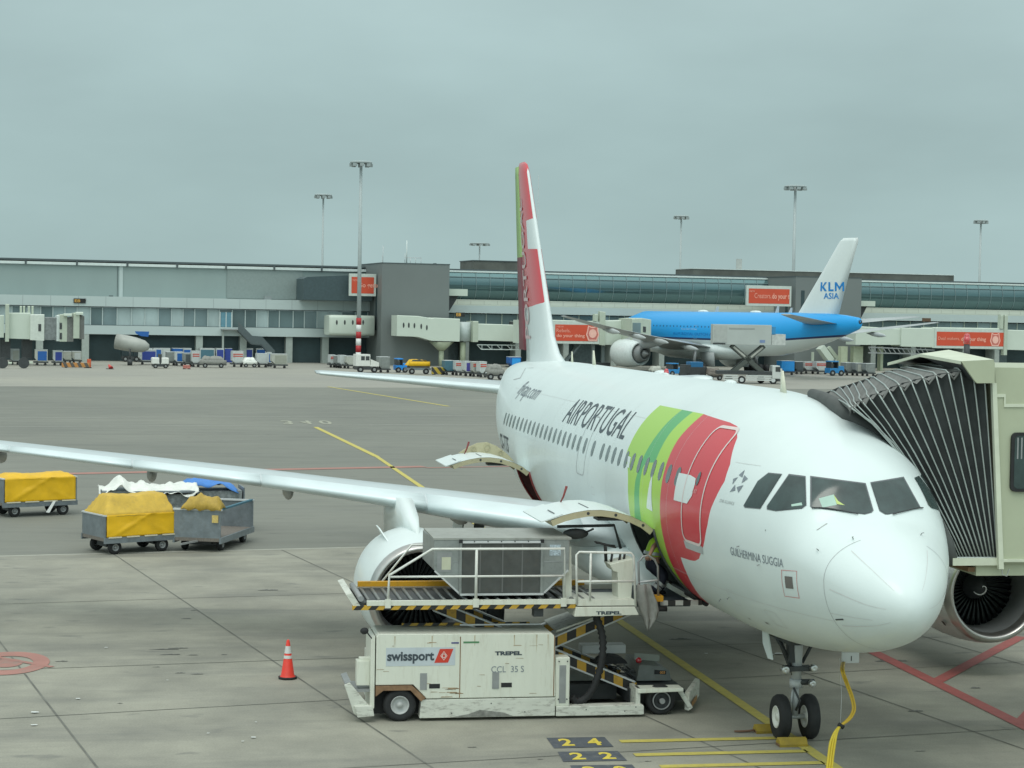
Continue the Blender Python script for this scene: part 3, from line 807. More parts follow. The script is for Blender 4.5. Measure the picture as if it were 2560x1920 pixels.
# papers and sunscreen behind the glass seen as pale shapes resting on the glareshield
for q, m_ in (([(2047, 1246), (2084, 1236), (2092, 1262), (2056, 1269)], mat('pale_chart_paper', (.42, .58, .50), .6)), ([(2084, 1236), (2095, 1252), (2112, 1263), (2092, 1260)], mat('green_strap', (.5, .6, .2), .6)), ([(1978, 1261), (2004, 1256), (2006, 1263), (1979, 1266)], mat('pale_chart_paper', (.42, .58, .50), .6))):
    glass_poly(q, .0185, m_, 'sun_visor')

# probes, aerials and beacon on the crown
def fin_aerial(x, h, c, name='blade_aerial'):
    zt = interp(ZT, x); mb = MB()
    mb.loft([[(x, -.02, zt - .05), (x + c, -.012, zt - .05), (x + c, .012, zt - .05), (x, .02, zt - .05)], [(x + c * .6, -.008, zt + h), (x + c, -.004, zt + h), (x + c, .004, zt + h), (x + c * .6, .008, zt + h)]])
    mb.build(name, mat('cream_aerial', (.70, .70, .56), .4), pl)
fin_aerial(5.95, .38, .32); fin_aerial(21.3, .36, .35); fin_aerial(24.1, .28, .2)
for x, y, l, w, h in ((15.6, -.25, .75, .3, .07), (12.6, -.35, .9, .4, .06), (10.2, -.25, .45, .22, .05), (14.3, .0, .5, .12, .04)):
    mb = MB(); mb.ball((x, y, interp(ZT, x) - y * y / 4), 1, 16, (l / 2, w / 2, h)); mb.build('antenna_fairing', M['white'], pl, smooth=True)
mb = MB(); zt = 5.87; mb.cyl((14.6, -.1, zt - .02), (14.6, -.1, zt + .07), .07, 12, .05); mb.ball((14.6, -.1, zt + .07), .05, 10); mb.build('anticollision_beacon', mat('red_lens', (.5, .03, .04), .15, coat=1), pl)
for x, th in ((1.30, 62), (1.25, -35), (1.1, 30), (2.5, 100), (3.1, 95), (4.3, 128), (4.9, 132)):
    mb = MB(); p = sect(x, rad(th), .0); n_ = (sect(x, rad(th), .1) - p).normalized()
    mb.tube([p, p + n_ * .04, p + n_ * .05 + V((-.06, 0, 0))], .007, 6); mb.build('air_data_probe', M['grey'], pl)

# wing to body fairing
mb = MB(); rings = []
for x, w, zt_, zb_ in ((9.9, 1.45, 2.0, 1.75), (10.6, 1.85, 2.5, 1.58), (11.6, 2.08, 2.9, 1.46), (13.5, 2.16, 3.05, 1.42), (16, 2.16, 3.05, 1.42), (18, 2.1, 2.8, 1.5), (19.6, 1.8, 2.4, 1.6), (20.6, 1.4, 2.0, 1.78)):
    r = []
    for k in range(24):
        t = 2 * math.pi * k / 24; c, s = math.cos(t), math.sin(t)
        zc_ = (zt_ + zb_) / 2; r.append((x, w * (abs(s) ** .7) * (1 if s >= 0 else -1), zc_ + (zt_ - zb_) / 2 * (abs(c) ** .8) * (1 if c >= 0 else -1)))
    rings.append(r)
mb.loft(rings); mb.build('wing_root_fairing', M['white'], pl, smooth=True)

# wings
AF = [(1, 0), (.9, .016), (.75, .037), (.6, .053), (.45, .061), (.3, .062), (.2, .056), (.12, .047), (.06, .036), (.025, .024), (.008, .013), (0, 0), (.008, -.011), (.025, -.019), (.06, -.027), (.12, -.035), (.2, -.041), (.3, -.046), (.45, -.044), (.6, -.032), (.75, -.016), (.9, -.004)]
def wing_stations(sgn):
    T = []
    for y, xle, zle, ch, tw, tk in ((1.6, 11.0, 2.66, 6.3, 3.5, 1.25), (2.3, 11.35, 2.80, 6.0, 3.2, 1.2), (4.1, 12.32, 3.02, 5.0, 2.4, 1.1), (6.4, 13.55, 3.27, 3.85, 1.5, 1.0), (8.2, 14.50, 3.44, 3.35, .9, .95), (11.1, 16.05, 3.68, 2.75, .3, .9), (14.2, 17.68, 3.93, 2.10, -.2, .88), (16.7, 19.0, 4.14, 1.6, -.6, .85)):
        T.append((y * sgn, xle, zle, ch, tw, tk))
    return T
def wring(st, f0=0., f1=1., sc_=1., lo=False):
    y, xle, zle, ch, tw, tk = st; R_ = rad(tw); out = []
    for a, b in AF:
        x = a * ch; z = b * ch * tk * 1.05
        if f1 < 1 and a > f1: continue
        x *= sc_; z *= sc_
        out.append((xle + x * math.cos(R_) + z * math.sin(R_) - (sc_ - 1) * .1, y, zle - x * math.sin(R_) + z * math.cos(R_)))
    return out
def make_wing(sgn):
    st = wing_stations(sgn)
    mb = MB(); mb.loft([wring(s) for s in st]); w = mb.build('wing', M['wing'], pl, smooth=True)
    cuts = [2.35, 5.3, 8.6, 11.3, 14.0, 16.5] if sgn > 0 else [-2.35, -5.3, -8.6, -11.3, -14, -16.5]
    def at(y):
        for a, b in zip(st, st[1:]):
            if abs(a[0]) <= abs(y) <= abs(b[0]):
                t = (y - a[0]) / (b[0] - a[0]); return tuple(a[i] + (b[i] - a[i]) * t for i in range(6))
        return st[-1]
    for i in range(5):
        a, b = cuts[i] + .02 * sgn, cuts[i + 1] - .02 * sgn; mb = MB()
        rr = []
        for k in range(5):
            y = a + (b - a) * k / 4; s = at(y)
            r = wring(s, f1=.13, sc_=1.03); r = [(p[0] - .02, p[1], p[2]) for p in r]; rr.append(r)
        mb.loft(rr, closed=False, caps=False)
        for e in (rr[0], rr[-1]): mb.face(e)
        mb.build('slat', M['slat'], w)
    for y in (4.2, 7.9, 10.9, 14.3):
        s = at(y * sgn); x0 = s[1] + s[3] * .45; x1 = s[1] + s[3] * 1.12; z0 = s[2] - .05 * s[3]
        mb = MB(); rr = []
        for t, r_ in ((0, .02), (.12, .11), (.4, .19), (.7, .17), (1, .03)):
            rr.append([(x0 + (x1 - x0) * t, y * sgn + .11 * math.sin(k * math.pi / 6) * r_ * 5.5, z0 - .10 - .12 * t + r_ * math.cos(k * math.pi / 6)) for k in range(12)])
        mb.loft(rr); mb.build('flap_track_fairing', mat('fairing_grey', (.33, .33, .31), .5), w, smooth=True)
    mb = MB(); s = st[-1]; mb.prism([(s[1] + .3, sgn * 16.74, s[2] + .1), (s[1] + 1.5, sgn * 16.74, s[2] + .9), (s[1] + 1.7, sgn * 16.74, s[2] + .9), (s[1] + 1.6, sgn * 16.74, s[2] - .6), (s[1] + 1.3, sgn * 16.74, s[2] - .6)], (0, .05 * sgn, 0)); mb.build('wingtip_fence', M['white'], w)
for sgn in (1, -1): make_wing(sgn)

# engines
def make_engine(sgn):
    yc, zc = 5.75 * sgn, 1.72; o = (0, yc, zc); ax = (1, 0, 0); mb = MB(); Q = .93
    def S_(L): return [(a, r * Q) for a, r in L]
    mb.lathe(o, ax, S_([(10.16, 1.105), (10.5, 1.165), (11.0, 1.21), (11.6, 1.225), (12.2, 1.19), (12.8, 1.10), (13.3, .99), (13.32, .93), (12.6, .98)]), 48)
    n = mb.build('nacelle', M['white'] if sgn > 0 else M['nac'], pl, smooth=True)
    mb = MB(); mb.lathe(o, ax, S_([(10.155, 1.106), (10.05, 1.08), (9.97, 1.035), (9.95, .99), (9.97, .95), (10.05, .915), (10.2, .89)]), 48); mb.build('inlet_lip', M['lip'], n, smooth=True)
    mb = MB(); mb.lathe(o, ax, S_([(10.2, .892), (10.45, .875), (10.9, .88), (11.2, .88)]), 48); mb.build('inlet_duct', M['naci'], n, smooth=True)
    mb = MB()
    for k in range(36):
        a = 2 * math.pi * k / 36
        rr = []
        for r_, tw, hc in ((.25, .35, .028), (.46, .65, .042), (.65, .9, .051), (.80, 1.1, .056)):
            c_, s_ = math.cos(a + (r_ - .27) * .12), math.sin(a + (r_ - .27) * .12); e = V((0, c_, s_)); t_ = V((0, -s_, c_))
            b_ = V((math.cos(tw), 0, 0)) * hc + t_ * math.sin(tw) * hc
            cc_ = V((11.0, yc, zc)) + e * r_; rr.append([cc_ - b_ + V((-.004, 0, 0)), cc_ + V((-.008, 0, 0)), cc_ + b_, cc_ + V((.006, 0, 0))])
        mb.loft(rr)
    mb.build('fan', M['blade'], n, smooth=False)
    mb = MB(); mb.lathe(o, ax, S_([(11.12, .0), (11.12, .88)]), 40); mb.build('fan_hub_plate', M['dark'], n)
    mb = MB(); mb.lathe(o, ax, S_([(10.56, .0), (10.60, .07), (10.72, .16), (10.88, .24), (10.99, .285)]), 28); sp = mb.build('spinner', M['dark'], n, smooth=True)
    pts = []
    for i in range(15):
        t = i / 14; a = 4.6 * t + 1.2; r_ = .03 + .13 * t; x = 10.575 + .14 * (r_ / .16) ** 1.2 - .012
        pts.append(V((x, yc + r_ * math.cos(a), zc + r_ * math.sin(a))))
    mb = MB(); mb.tube(pts, [.008 + .012 * math.sin(math.pi * i / 14) for i in range(15)], 6); mb.build('swirl_mark', mat('swirl_white', (.8, .8, .8), .5), sp)
    mb = MB(); mb.lathe(o, ax, S_([(12.5, .72), (13.3, .68), (14.0, .50), (14.4, .40), (14.42, .34), (14.2, .3), (14.9, .05), (15.0, .0)]), 32); mb.build('exhaust', M['grey'], n, smooth=True)
    # pylon
    mb = MB(); w = .17
    def pr(x, zt, zb, w): return [(x, yc - w, zb), (x, yc + w, zb), (x, yc + w * .8, zt), (x, yc - w * .8, zt)]
    mb.loft([pr(10.9, 2.84, 2.74, .05), pr(11.8, 3.06, 2.7, .16), (pr(12.9, 3.28, 2.7, .19)), pr(13.8, 3.32, 2.5, .19), pr(15.6, 3.05, 2.3, .15), pr(16.6, 2.95, 2.75, .05)])
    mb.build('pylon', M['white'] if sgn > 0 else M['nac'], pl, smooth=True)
    # strake
    mb = MB(); a = rad(60); e = V((0, math.cos(a) * (1 if sgn > 0 else 1), math.sin(a))); b0 = V((0, yc, zc))
    mb.prism([V((10.9, 0, 0)) + b0 + e * 1.10, V((12.1, 0, 0)) + b0 + e * 1.10, V((12.1, 0, 0)) + b0 + e * 1.32, V((11.6, 0, 0)) + b0 + e * 1.32], V((0, .03, 0))); mb.build('nacelle_strake', M['white'], n)
    mb = MB()
    for x, a_, s_ in ((10.55, 200, .11), (10.42, 217, .07)):
        for yy in (0,):
            e = lambda aa, xx: V((xx, yc + 1.09 * math.cos(rad(aa)), zc + 1.09 * math.sin(rad(aa)))) + V((0, math.cos(rad(aa)), math.sin(rad(aa)))) * .02
            aa = a_ if sgn > 0 else 180 - a_
            mb.face([e(aa - s_ * 40, x - s_), e(aa + s_ * 40, x - s_), e(aa + s_ * 40, x + s_), e(aa - s_ * 40, x + s_)])
    mb.build('nacelle_vent', M['dark'], n)
for sgn in (1, -1): make_engine(sgn)

# tail
def tail_mat():
    m = mat('tail_livery', (.66, .72, .715), .3, var=.02, coat=.3); t = m.node_tree; N = t.nodes; L = t.links; b = N['Principled BSDF']
    white = b.inputs['Base Color'].links[0].from_socket
    g = N.new('ShaderNodeTexCoord'); s = N.new('ShaderNodeSeparateXYZ'); L.new(g.outputs['Object'], s.inputs[0])
    # distance behind the leading edge
    def mth(op, a, b_):
        n = N.new('ShaderNodeMath'); n.operation = op
        for i, v in enumerate((a, b_)):
            if isinstance(v, (int, float)): n.inputs[i].default_value = v
            else: L.new(v, n.inputs[i])
        return n.outputs[0]
    le = mth('ADD', mth('MULTIPLY', mth('SUBTRACT', s.outputs['Z'], 5.9), .861), 26.4)
    dd = mth('SUBTRACT', s.outputs['X'], le)
    def fc(P):
        f = N.new('ShaderNodeFloatCurve'); c = f.mapping.curves[0]; q = [((z - 5.6) / 6.4, x / 8) for z, x in P]
        c.points[0].location = q[0]; c.points[1].location = q[-1]
        for p in q[1:-1]: c.points.new(*p)
        for p in c.points: p.handle_type = 'VECTOR'
        f.mapping.update(); z = mth('DIVIDE', mth('SUBTRACT', s.outputs['Z'], 5.6), 6.4); L.new(z, f.inputs['Value'])
        return mth('MULTIPLY', f.outputs[0], 8)
    red = mth('GREATER_THAN', dd, fc([(5.6, 6.0), (7.28, 6.0), (7.30, 3.0), (7.34, 1.6), (7.46, .14), (9.04, .13), (9.05, 1.05), (9.92, .80), (9.93, .13), (11.6, .1), (12, .1)]))
    grn = mth('GREATER_THAN', dd, fc([(5.6, 5.0), (7.0, 4.3), (9.0, 3.2), (10.5, 2.1), (11.75, .9), (12, .6)]))
    m1 = N.new('ShaderNodeMixRGB'); L.new(red, m1.inputs[0]); L.new(white, m1.inputs[1]); m1.inputs[2].default_value = (.60, .045, .06, 1)
    m2 = N.new('ShaderNodeMixRGB'); L.new(grn, m2.inputs[0]); L.new(m1.outputs[0], m2.inputs[1]); m2.inputs[2].default_value = (.36, .58, .12, 1)
    L.new(m1.outputs[0], b.inputs['Base Color'])
    return m
tm = tail_mat()
# fin: symmetric sections, dorsal fillet at the root
def finring(z, xle, ch, tk):
    out = []
    for a, b in ((0, 0), (.02, .3), (.08, .62), (.2, .9), (.35, 1.), (.55, .85), (.8, .4), (1, .03)): out.append((xle + a * ch, b * tk / 2, z))
    for a, b in reversed(((.02, .3), (.08, .62), (.2, .9), (.35, 1.), (.55, .85), (.8, .4), (1, .03))): out.append((xle + a * ch, -b * tk / 2, z))
    return out
FS = [(5.45, 24.9, 6.9, .95), (5.8, 25.5, 6.3, .68), (6.05, 26.25, 5.6, .54), (6.5, 26.95, 4.98, .48), (7.5, 27.82, 4.33, .42), (9.5, 29.55, 3.1, .32), (11.4, 31.2, 1.9, .24), (11.66, 31.5, 1.6, .17), (11.76, 31.9, 1.15, .06)]
def cutring(r, ch, xle, lo):
    out = []
    for p in r:
        a = (p[0] - xle) / ch
        if lo and a <= .66: out.append(p)
    return out
def finfront(z, xle, ch, tk):
    A_ = ((0, 0), (.02, .3), (.08, .62), (.2, .9), (.35, 1.), (.5, .92), (.66, .70)); return [(xle + a * ch, b * tk / 2, z) for a, b in A_] + [(xle + a * ch, -b * tk / 2, z) for a, b in reversed(A_[1:])]
def finrear(z, xle, ch, tk):
    dy = .05
    return [(xle + .665 * ch, .66 * tk / 2, z), (xle + .8 * ch, .40 * tk / 2 + .03, z), (xle + ch, .02 + dy, z), (xle + ch, -.02 + dy, z), (xle + .8 * ch, -.40 * tk / 2 + .03, z), (xle + .665 * ch, -.66 * tk / 2, z)]
mb = MB(); mb.loft([finfront(*q) for q in FS]); fin = mb.build('tail_fin', tm, pl, smooth=True)
mb = MB(); mb.loft([finrear(*q) for q in FS[2:-1]])
rm = stripe_mat('rudder_paint_shaded', (.30, .47, .16), (.20, .035, .05), (0, 0, 1), 100, .0862, dirt=.05)  # green over red; the red is darkened to paint in shade on the rudder
for l_ in rm.node_tree.nodes:
    if l_.type == 'MATH' and l_.operation == 'LESS_THAN': l_.operation = 'GREATER_THAN'; l_.inputs[1].default_value = .0885
rud = mb.build('rudder', rm, fin, smooth=False)
# words on the fin side
mb = MB()
def finpt(u, v):
    z = 6.4 + u * 4.2; xle = 27.82 + (z - 7.5) * .861; ch = 4.33 - (z - 7.5) * .623
    x = xle + ch * (.42 + .22 * v); tk = .42 - (z - 7.5) * .05
    return V((x, tk / 2 * (.99 - .22 * v) + .02, z))
for t in split_tris(fit_text('PORTUGAL', 0, 1, 0, 1, bold=.01), .08): mb.face([finpt(*p) for p in t])
mb.build('lettering', mat('pale_tail_lettering', (.55, .42, .42), .4), fin)
# stabilisers
def stab(sgn):
    mb = MB(); rr = []
    for y, xle, z, ch, tk in ((.3, 28.35, 4.86, 3.7, 1.0), (1.2, 28.95, 4.93, 3.35, 1.), (3.6, 30.5, 5.08, 2.4, .9), (6.0, 32.05, 5.22, 1.35, .9), (6.2, 32.3, 5.23, 1.0, .6)):
        rr.append([(xle + a * ch, y * sgn, z + b * ch * tk * (-1.) + a * ch * .05) for a, b in AF])
    mb.loft(rr); st = mb.build('tailplane', M['wing'], pl, smooth=True)
    mb = MB(); rr = []
    for y, xle, z, ch in ((1.0, 28.82, 4.92, 3.4), (3.6, 30.5, 5.08, 2.4), (6.1, 32.12, 5.22, 1.25)):
        rr.append([(xle - .015 + a * ch, y * sgn, z - b * ch * 1.15 + (.01) + a * ch * .05) for a, b in AF if a <= .06 and b <= .0361 and True])
    mb.loft(rr, closed=False, caps=False); mb.build('leading_edge', M['slat'], st, smooth=True)
stab(1); stab(-1)
mb = MB(); mb.lathe((33.7, 0, 5.1), (1, 0, .1), [(0, .2), (.12, .2), (.12, .14), (0, .14)], 16); mb.build('apu_exhaust', M['dark'], pl)

# landing gear
def wheel(name, c, r, w, parent, hubm, ax=(0, 1, 0), hubr=.5):
    ax = V(ax); c = V(c); mb = MB(); h = w / 2
    mb.lathe(c, ax, [(-h * .75, r * hubr), (-h * .95, r * .78), (-h * .8, r * .93), (-h * .4, r), (h * .4, r), (h * .8, r * .93), (h * .95, r * .78), (h * .75, r * hubr)], 36)
    for g_ in (-.35, 0, .35):
        pass
    t = mb.build(name, M['black'], parent, smooth=True)
    mb = MB()
    for s in (-1, 1):
        mb.lathe(c, ax, [(s * h * .76, r * hubr), (s * h * .86, r * (hubr - .02)), (s * h * .80, r * (hubr - .06)), (s * h * .35, r * (hubr - .12)), (s * h * .30, r * .2), (s * h * .7, r * .16), (s * h * .75, r * .01)], 28)
    mb.build('hub', hubm, t, smooth=True)
    return t
hubw = mat('white_wheel_hub', (.72, .72, .66), .4, var=.06)
ng = MB(); X0 = 5.07
ng.cyl((X0 - .10, 0, 2.05), (X0, 0, .95), .085, 18); ng.cyl((X0, 0, .98), (X0 + .02, 0, .40), .055, 14)
ng.cyl((X0, 0, 1.02), (X0, 0, .88), .11, 16)
ng.cyl((X0 + .02, -.2, .38), (X0 + .02, .2, .38), .04, 12)
ng.tube([(X0 + .02, .10, .40), (X0 - .03, .06, .85)], .02, 8)
ng.build('nose_gear_strut', mat('gear_grey_paint', (.45, .47, .47), .35, var=.1), pl, smooth=True)
ng = MB()
ng.tube([(X0 - .02, .05, 1.10), (X0 + .9, .20, 1.95)], .04, 8); ng.tube([(X0 - .02, -.05, 1.10), (X0 + .9, -.20, 1.95)], .04, 8)
ng.tube([(X0 - .12, .08, .90), (X0 - .22, .0, .70), (X0 - .04, 0, .50)], .02, 8)
ng.tube([(X0, .10, 1.30), (X0 + .05, .42, 1.85)], .03, 8); ng.tube([(X0, -.10, 1.30), (X0 + .05, -.42, 1.85)], .03, 8)
ng.box(X0 - .16, X0 + .02, -.22, .24, 1.18, 1.26); ng.box(X0 - .10, X0 + .08, .02, .16, 1.32, 1.7)
ng.cyl((X0 - .05, .04, .98), (X0 - .05, -.30, .98), .05, 12)
ng.build('nose_gear_brace', M['dark'], pl)
for y, z_, r_ in ((.26, 1.22, .065), (-.24, 1.24, .06), (-.22, .98, .055)):
    mb = MB(); mb.lathe((X0 - .12, y, z_), (-1, 0, 0), [(0, .02), (.02, r_), (.12, r_), (.13, r_ * .85), (.11, 0.0)], 18); mb.build('taxi_light', M['steel'], pl, smooth=True)
for y in (.25, -.25): wheel('nose_wheel', (X0 + .02, y, .38), .38, .22, pl, hubw)
mb = MB(); mb.prism([(5.60, .43, 1.82), (5.24, .45, 1.82), (4.78, .50, 1.41), (5.02, .50, 1.39), (5.42, .47, 1.58)], (0, .022, 0)); ob = mb.build('gear_door', M['white'], pl); ob['label'] = 'small white numbered door ahead of the leg'
mb = MB(); mb.box(X0 - .6, X0 + 1.6, -.34, .34, 1.70, 1.775); mb.build('gear_bay', M['dark'], pl)
for s in (1, -1):
    mb = MB(); mb.cyl((16.1, 3.79 * s, .55), (16.1, 3.70 * s, 2.9), .12, 14); mb.tube([(16.1, 3.6 * s, 1.5), (16.2, 2.6 * s, 2.5)], .07, 8); mb.cyl((16.1, 3.3 * s, .58), (16.1, 4.25 * s, .58), .07, 10)
    mb.build('main_gear_leg', M['grey'], pl, smooth=True)
    for d_ in (-.40, .40): wheel('main_wheel', (16.1, 3.79 * s + d_, .58), .58, .42, pl, M['grey'])
    mb = MB(); mb.prism([(15.6, 4.32 * s, .9), (16.8, 4.32 * s, .9), (16.9, 4.1 * s, 2.9), (15.5, 4.1 * s, 2.9)], (0, .04 * s, 0)); mb.build('gear_door', M['white'], pl)
# power receptacle cover under the nose
mb = MB(); c_ = ony(2121, 1644, -.45)
cx_, cz_ = c_.x, c_.z
mb.box(cx_ - .02, cx_ + .02, -.63, -.33, cz_ - .09, cz_ + .095); mb.build('receptacle_cover', M['lgrey'], pl, bevel=.012)
mb = MB(); mb.box(cx_ - .024, cx_ - .021, -.50, -.485, cz_ - .05, cz_ + .03); mb.build('cover_mark', M['dark'], pl)
RC = V((cx_, -.37, cz_))
# ------------------------------------------------------------------ boarding bridge at the right edge
def bz(x, y): return (1960 + x / 2.552, 850 + y / 2.552)
jb = thing('boarding_bridge', 'cream boarding bridge with black folding bellows pressed against the cockpit side of the airliner', 'boarding bridge', (4.5, -7.5, 0))
nearc = [(1275, 188), (1205, 190), (1130, 195), (1060, 205), (990, 215), (920, 230), (855, 245), (790, 262), (730, 285), (670, 305), (610, 325), (555, 350), (510, 375), (480, 400), (450, 415), (420, 430)]
farc = [(960, 150), (905, 150), (850, 155), (800, 162), (745, 175), (700, 190), (650, 202), (600, 215), (555, 235), (520, 250), (480, 262), (440, 275), (395, 290), (350, 300), (300, 322), (250, 340)]
nF = len(nearc); botc = [(1360 - (1360 - 1085) * (i / (nF - 1)) ** 1.0, 1385) for i in range(nF)]
hug = [(0, 430, 420), (.2, 520, 560), (.4, 660, 700), (.6, 870, 850), (.78, 1080, 960), (.9, 1250, 1040), (1, 1385, 1085)]
XN, XF = 2.95, 5.9
legs, tops = [], []
for i in range(nF):
    w = (i / (nF - 1)) ** 2.5; n0, b0 = nearc[i], botc[i]; P = []
    for k in range(11):
        t = k / 10
        sx, sy = n0[0] + (b0[0] - n0[0]) * t, n0[1] + (b0[1] - n0[1]) * t
        for a, b in zip(hug, hug[1:]):
            if a[0] <= t <= b[0]: u = (t - a[0]) / (b[0] - a[0]); hx, hy = a[2] + (b[2] - a[2]) * u, a[1] + (b[1] - a[1]) * u; break
        px, py = sx * (1 - w) + hx * w, sy * (1 - w) + hy * w
        P.append(onx(*bz(px, py), XN))
    legs.append(P)
    a, b = P[0], onx(*bz(*farc[i]), XF)
    tops.append([a + V((.02, 0, .0)), a + V((.10, 0, .035))] + [a.lerp(b, t) + V((0, 0, .03)) for t in (.2, .5, .8)] + [b])
ms, mt = MB(), MB()
for i in range(nF - 1):
    A, B = legs[i], legs[i + 1]
    mid = [(p + q) / 2 + V((.14, -.0, 0)) for p, q in zip(A, B)]
    ms.loft([A, mid, B], closed=False, caps=False)
    A, B = tops[i], tops[i + 1]; mid = [(p + q) / 2 + V((0, 0, -.07)) for p, q in zip(A, B)]
    mt.loft([A, mid, B], closed=False, caps=False)
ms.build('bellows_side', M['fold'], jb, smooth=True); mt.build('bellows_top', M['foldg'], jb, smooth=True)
mb = MB()
for i in range(nF - 1):
    for k in (0,):
        a, b = tops[i][-1], tops[i + 1][-1]; mb.face([a, b, (b.x, b.y, 3.3), (a.x, a.y, 3.3)])
mb.build('bellows_far_side', M['fold'], jb)
for i in range(nF):
    mb = MB(); mb.tube(list(reversed(legs[i])) + tops[i][1:], .014 if i < 10 else .011, 6); mb.build('bellows_rib', M['frame'], jb, smooth=True)
    if i % 2 == 0:
        mb = MB(); a, b = legs[i][0], legs[min(i + 1, nF - 1)][0]; mb.tube([a + V((.0, 0, .0)), (a + b) / 2 + V((.02, 0, -.12)), b], .02, 6); mb.build('bellows_loop', M['foldg'], jb, smooth=True)
mb = MB()
pp = [((180, 350), 5.7), ((250, 378), 5.0), ((330, 430), 4.2), ((395, 490), 3.75), ((560, 590), 3.5), ((690, 715), 3.35), ((800, 890), 3.25), ((890, 1040), 3.15), ((965, 1160), 3.1), ((1030, 1310), 3.05), ((1064, 1440), 3.0)]
mb.tube([onx(*bz(q[0] + 14 * min(1, i / 3), q[1] - 6), x - .05) for i, (q, x) in enumerate(pp)], [.09, .11, .13, .14, .14, .14, .14, .13, .12, .11, .09], 12); mb.build('closure_pad', mat('grey_closure_pad', (.075, .082, .078), .7, var=.2), jb, smooth=True)
mb = MB(); mb.tube([onx(*bz(1350 - i * 13, 1390), 2.93) for i in range(21)], .02, 6); mb.build('bellows_bottom_rail', M['frame'], jb)
# hood over the bellows
Lp, Pk, Nr = onx(*bz(660, 145), 6.3), onx(*bz(865, 88), 4.5), onx(*bz(1130, 135), 2.72)
Pb, Nb, Lb = onx(*bz(1050, 62), 4.9), onx(*bz(1340, 125), 2.72), onx(*bz(900, 85), 6.5)
mb = MB()
mb.face([Pk, Pb, Nb, Nr]); mb.face([Lp, Lb, Pb, Pk])
dz = V((0, 0, -.05)); mb.face([Pk + dz, Nr + dz, Nb + dz, Pb + dz]); mb.face([Lp + dz, Pk + dz, Pb + dz, Lb + dz])
for a, b in ((Lp, Pk), (Pk, Nr)): mb.face([a, b, b + dz, a + dz])
mb.build('bridge_hood', mat('bridge_roof_paint', (.60, .64, .50), .5, var=.06), jb)
mb = MB(); f = [onx(*bz(*q), 2.715) for q in ((1130, 135), (1215, 258), (1232, 276), (1345, 275), (1345, 150), (1338, 126))]; mb.prism(f, (.05, 0, 0)); mb.build('hood_side', M['bridge'], jb)
mb = MB(); q = [onx(*bz(*c), x) for c, x in (((700, 150), 6.2), ((865, 98), 4.6), ((1125, 140), 2.78), ((1210, 262), 2.78), ((1300, 280), 2.80), ((1300, 200), 6.2))]; mb.face(q); mb.build('hood_lining', M['dark'], jb)
# cab
y0 = onx(*bz(1342, 280), 2.85).y; zt = onx(*bz(1345, 275), 2.85).z + .25; zb = onx(*bz(1395, 1425), 2.85).z
mb = MB(); yb_ = onx(*bz(1395, 1440), 2.85).y
mb.prism([(2.85, y0, zt), (2.85, yb_, zb), (2.85, -7.4, zb), (2.85, -7.4, zt)], (3.6, 0, 0)); cab = mb.build('cab_wall', M['bridge'], jb)
mb = MB(); mb.prism([onx(*bz(*q), 2.80) for q in ((1330, 275), (1357, 275), (1403, 1462), (1372, 1462))], (.08, 0, 0)); mb.build('corner_post', mat('bridge_trim_paint', (.60, .63, .50), .45), jb)
mb = MB(); a, b = onx(*bz(1078, 1405), 2.86), onx(*bz(1372, 1452), 2.86); mb.box(2.86, 5.9, b.y, a.y, b.z + .035, a.z + .03); mb.build('floor_beam', mat('bridge_trim_paint', (.6, .63, .5), .45), jb)
mb = MB(); a, b = onx(*bz(1235, 1455), 2.9), onx(*bz(1600, 1485), 2.9); mb.box(2.95, 5.7, -7.4, a.y, b.z - .05, zb + .02); mb.build('under_frame', M['bridge'], jb)
mb = MB(); a, b = onx(*bz(1175, 1462), 3.0), onx(*bz(1360, 1478), 3.0); mb.box(3.0, 5.7, b.y, a.y, b.z, a.z + .03); mb.build('under_beam', M['rust'], jb)
mb = MB(); mb.prism([(2.85 - .02, p[0], p[1]) for p in [(onx(*bz(c[0], c[1]), 2.83).y, onx(*bz(c[0], c[1]), 2.83).z) for c in ((1357, 345), (1415, 345), (1415, 408), (1620, 408), (1620, 428), (1405, 428), (1405, 365), (1357, 365))]], (.03, 0, 0)); mb.build('trim_strip', mat('bridge_trim_paint', (.6, .63, .5), .45), jb)
mb = MB(); a, b = onx(*bz(1375, 1398), 2.83), onx(*bz(1620, 1414), 2.83); mb.box(2.80, 2.86, -7.4, a.y, b.z, a.z); mb.build('trim_strip', mat('bridge_trim_paint', (.6, .63, .5), .45), jb)
wl, wt, wb_ = onx(*bz(1447, 700), 2.83).y, onx(*bz(1490, 590), 2.83).z, onx(*bz(1490, 968), 2.83).z
ro = rrect(wl - 1.1, wl, wb_, wt, .09); mb = MB(); mb.prism([(2.80, p[0], p[1]) for p in ro], (.06, 0, 0)); wf = mb.build('cab_window', M['black'], jb)
ri = rrect(wl - 1.05, wl - .05, wb_ + .05, wt - .05, .07); mb = MB(); mb.face([(2.795, p[0], p[1]) for p in ri]); mb.build('pane', M['glass'], wf)
mb = MB()
for k in range(14):
    y = wl - .1 - k * .066; mb.box(2.788, 2.792, y - .012, y + .012, wt - .42, wt - .08)
mb.build('window_blind', M['grey'], wf)
mb = MB(); p = onx(*bz(1410, 1475), 2.95); mb.tube([p + V((0, .06, .05)), p + V((0, .04, -.06)), p + V((0, -.03, -.08)), p + V((0, -.07, .04))], .008, 6); mb.build('cable_loop', M['lgrey'], jb)
mb = MB(); mb.cyl((4.5, -7.5, 0), (4.5, -7.5, 2.95), .35, 20); mb.box(3.6, 5.4, -8.6, -6.6, 0, .5); mb.build('support_column', M['bridge'], jb)
mb = MB(); mb.box(3.2, 6.2, -16, -7.4, 3.15, 6.1); mb.build('bridge_tunnel', M['bridge'], jb)
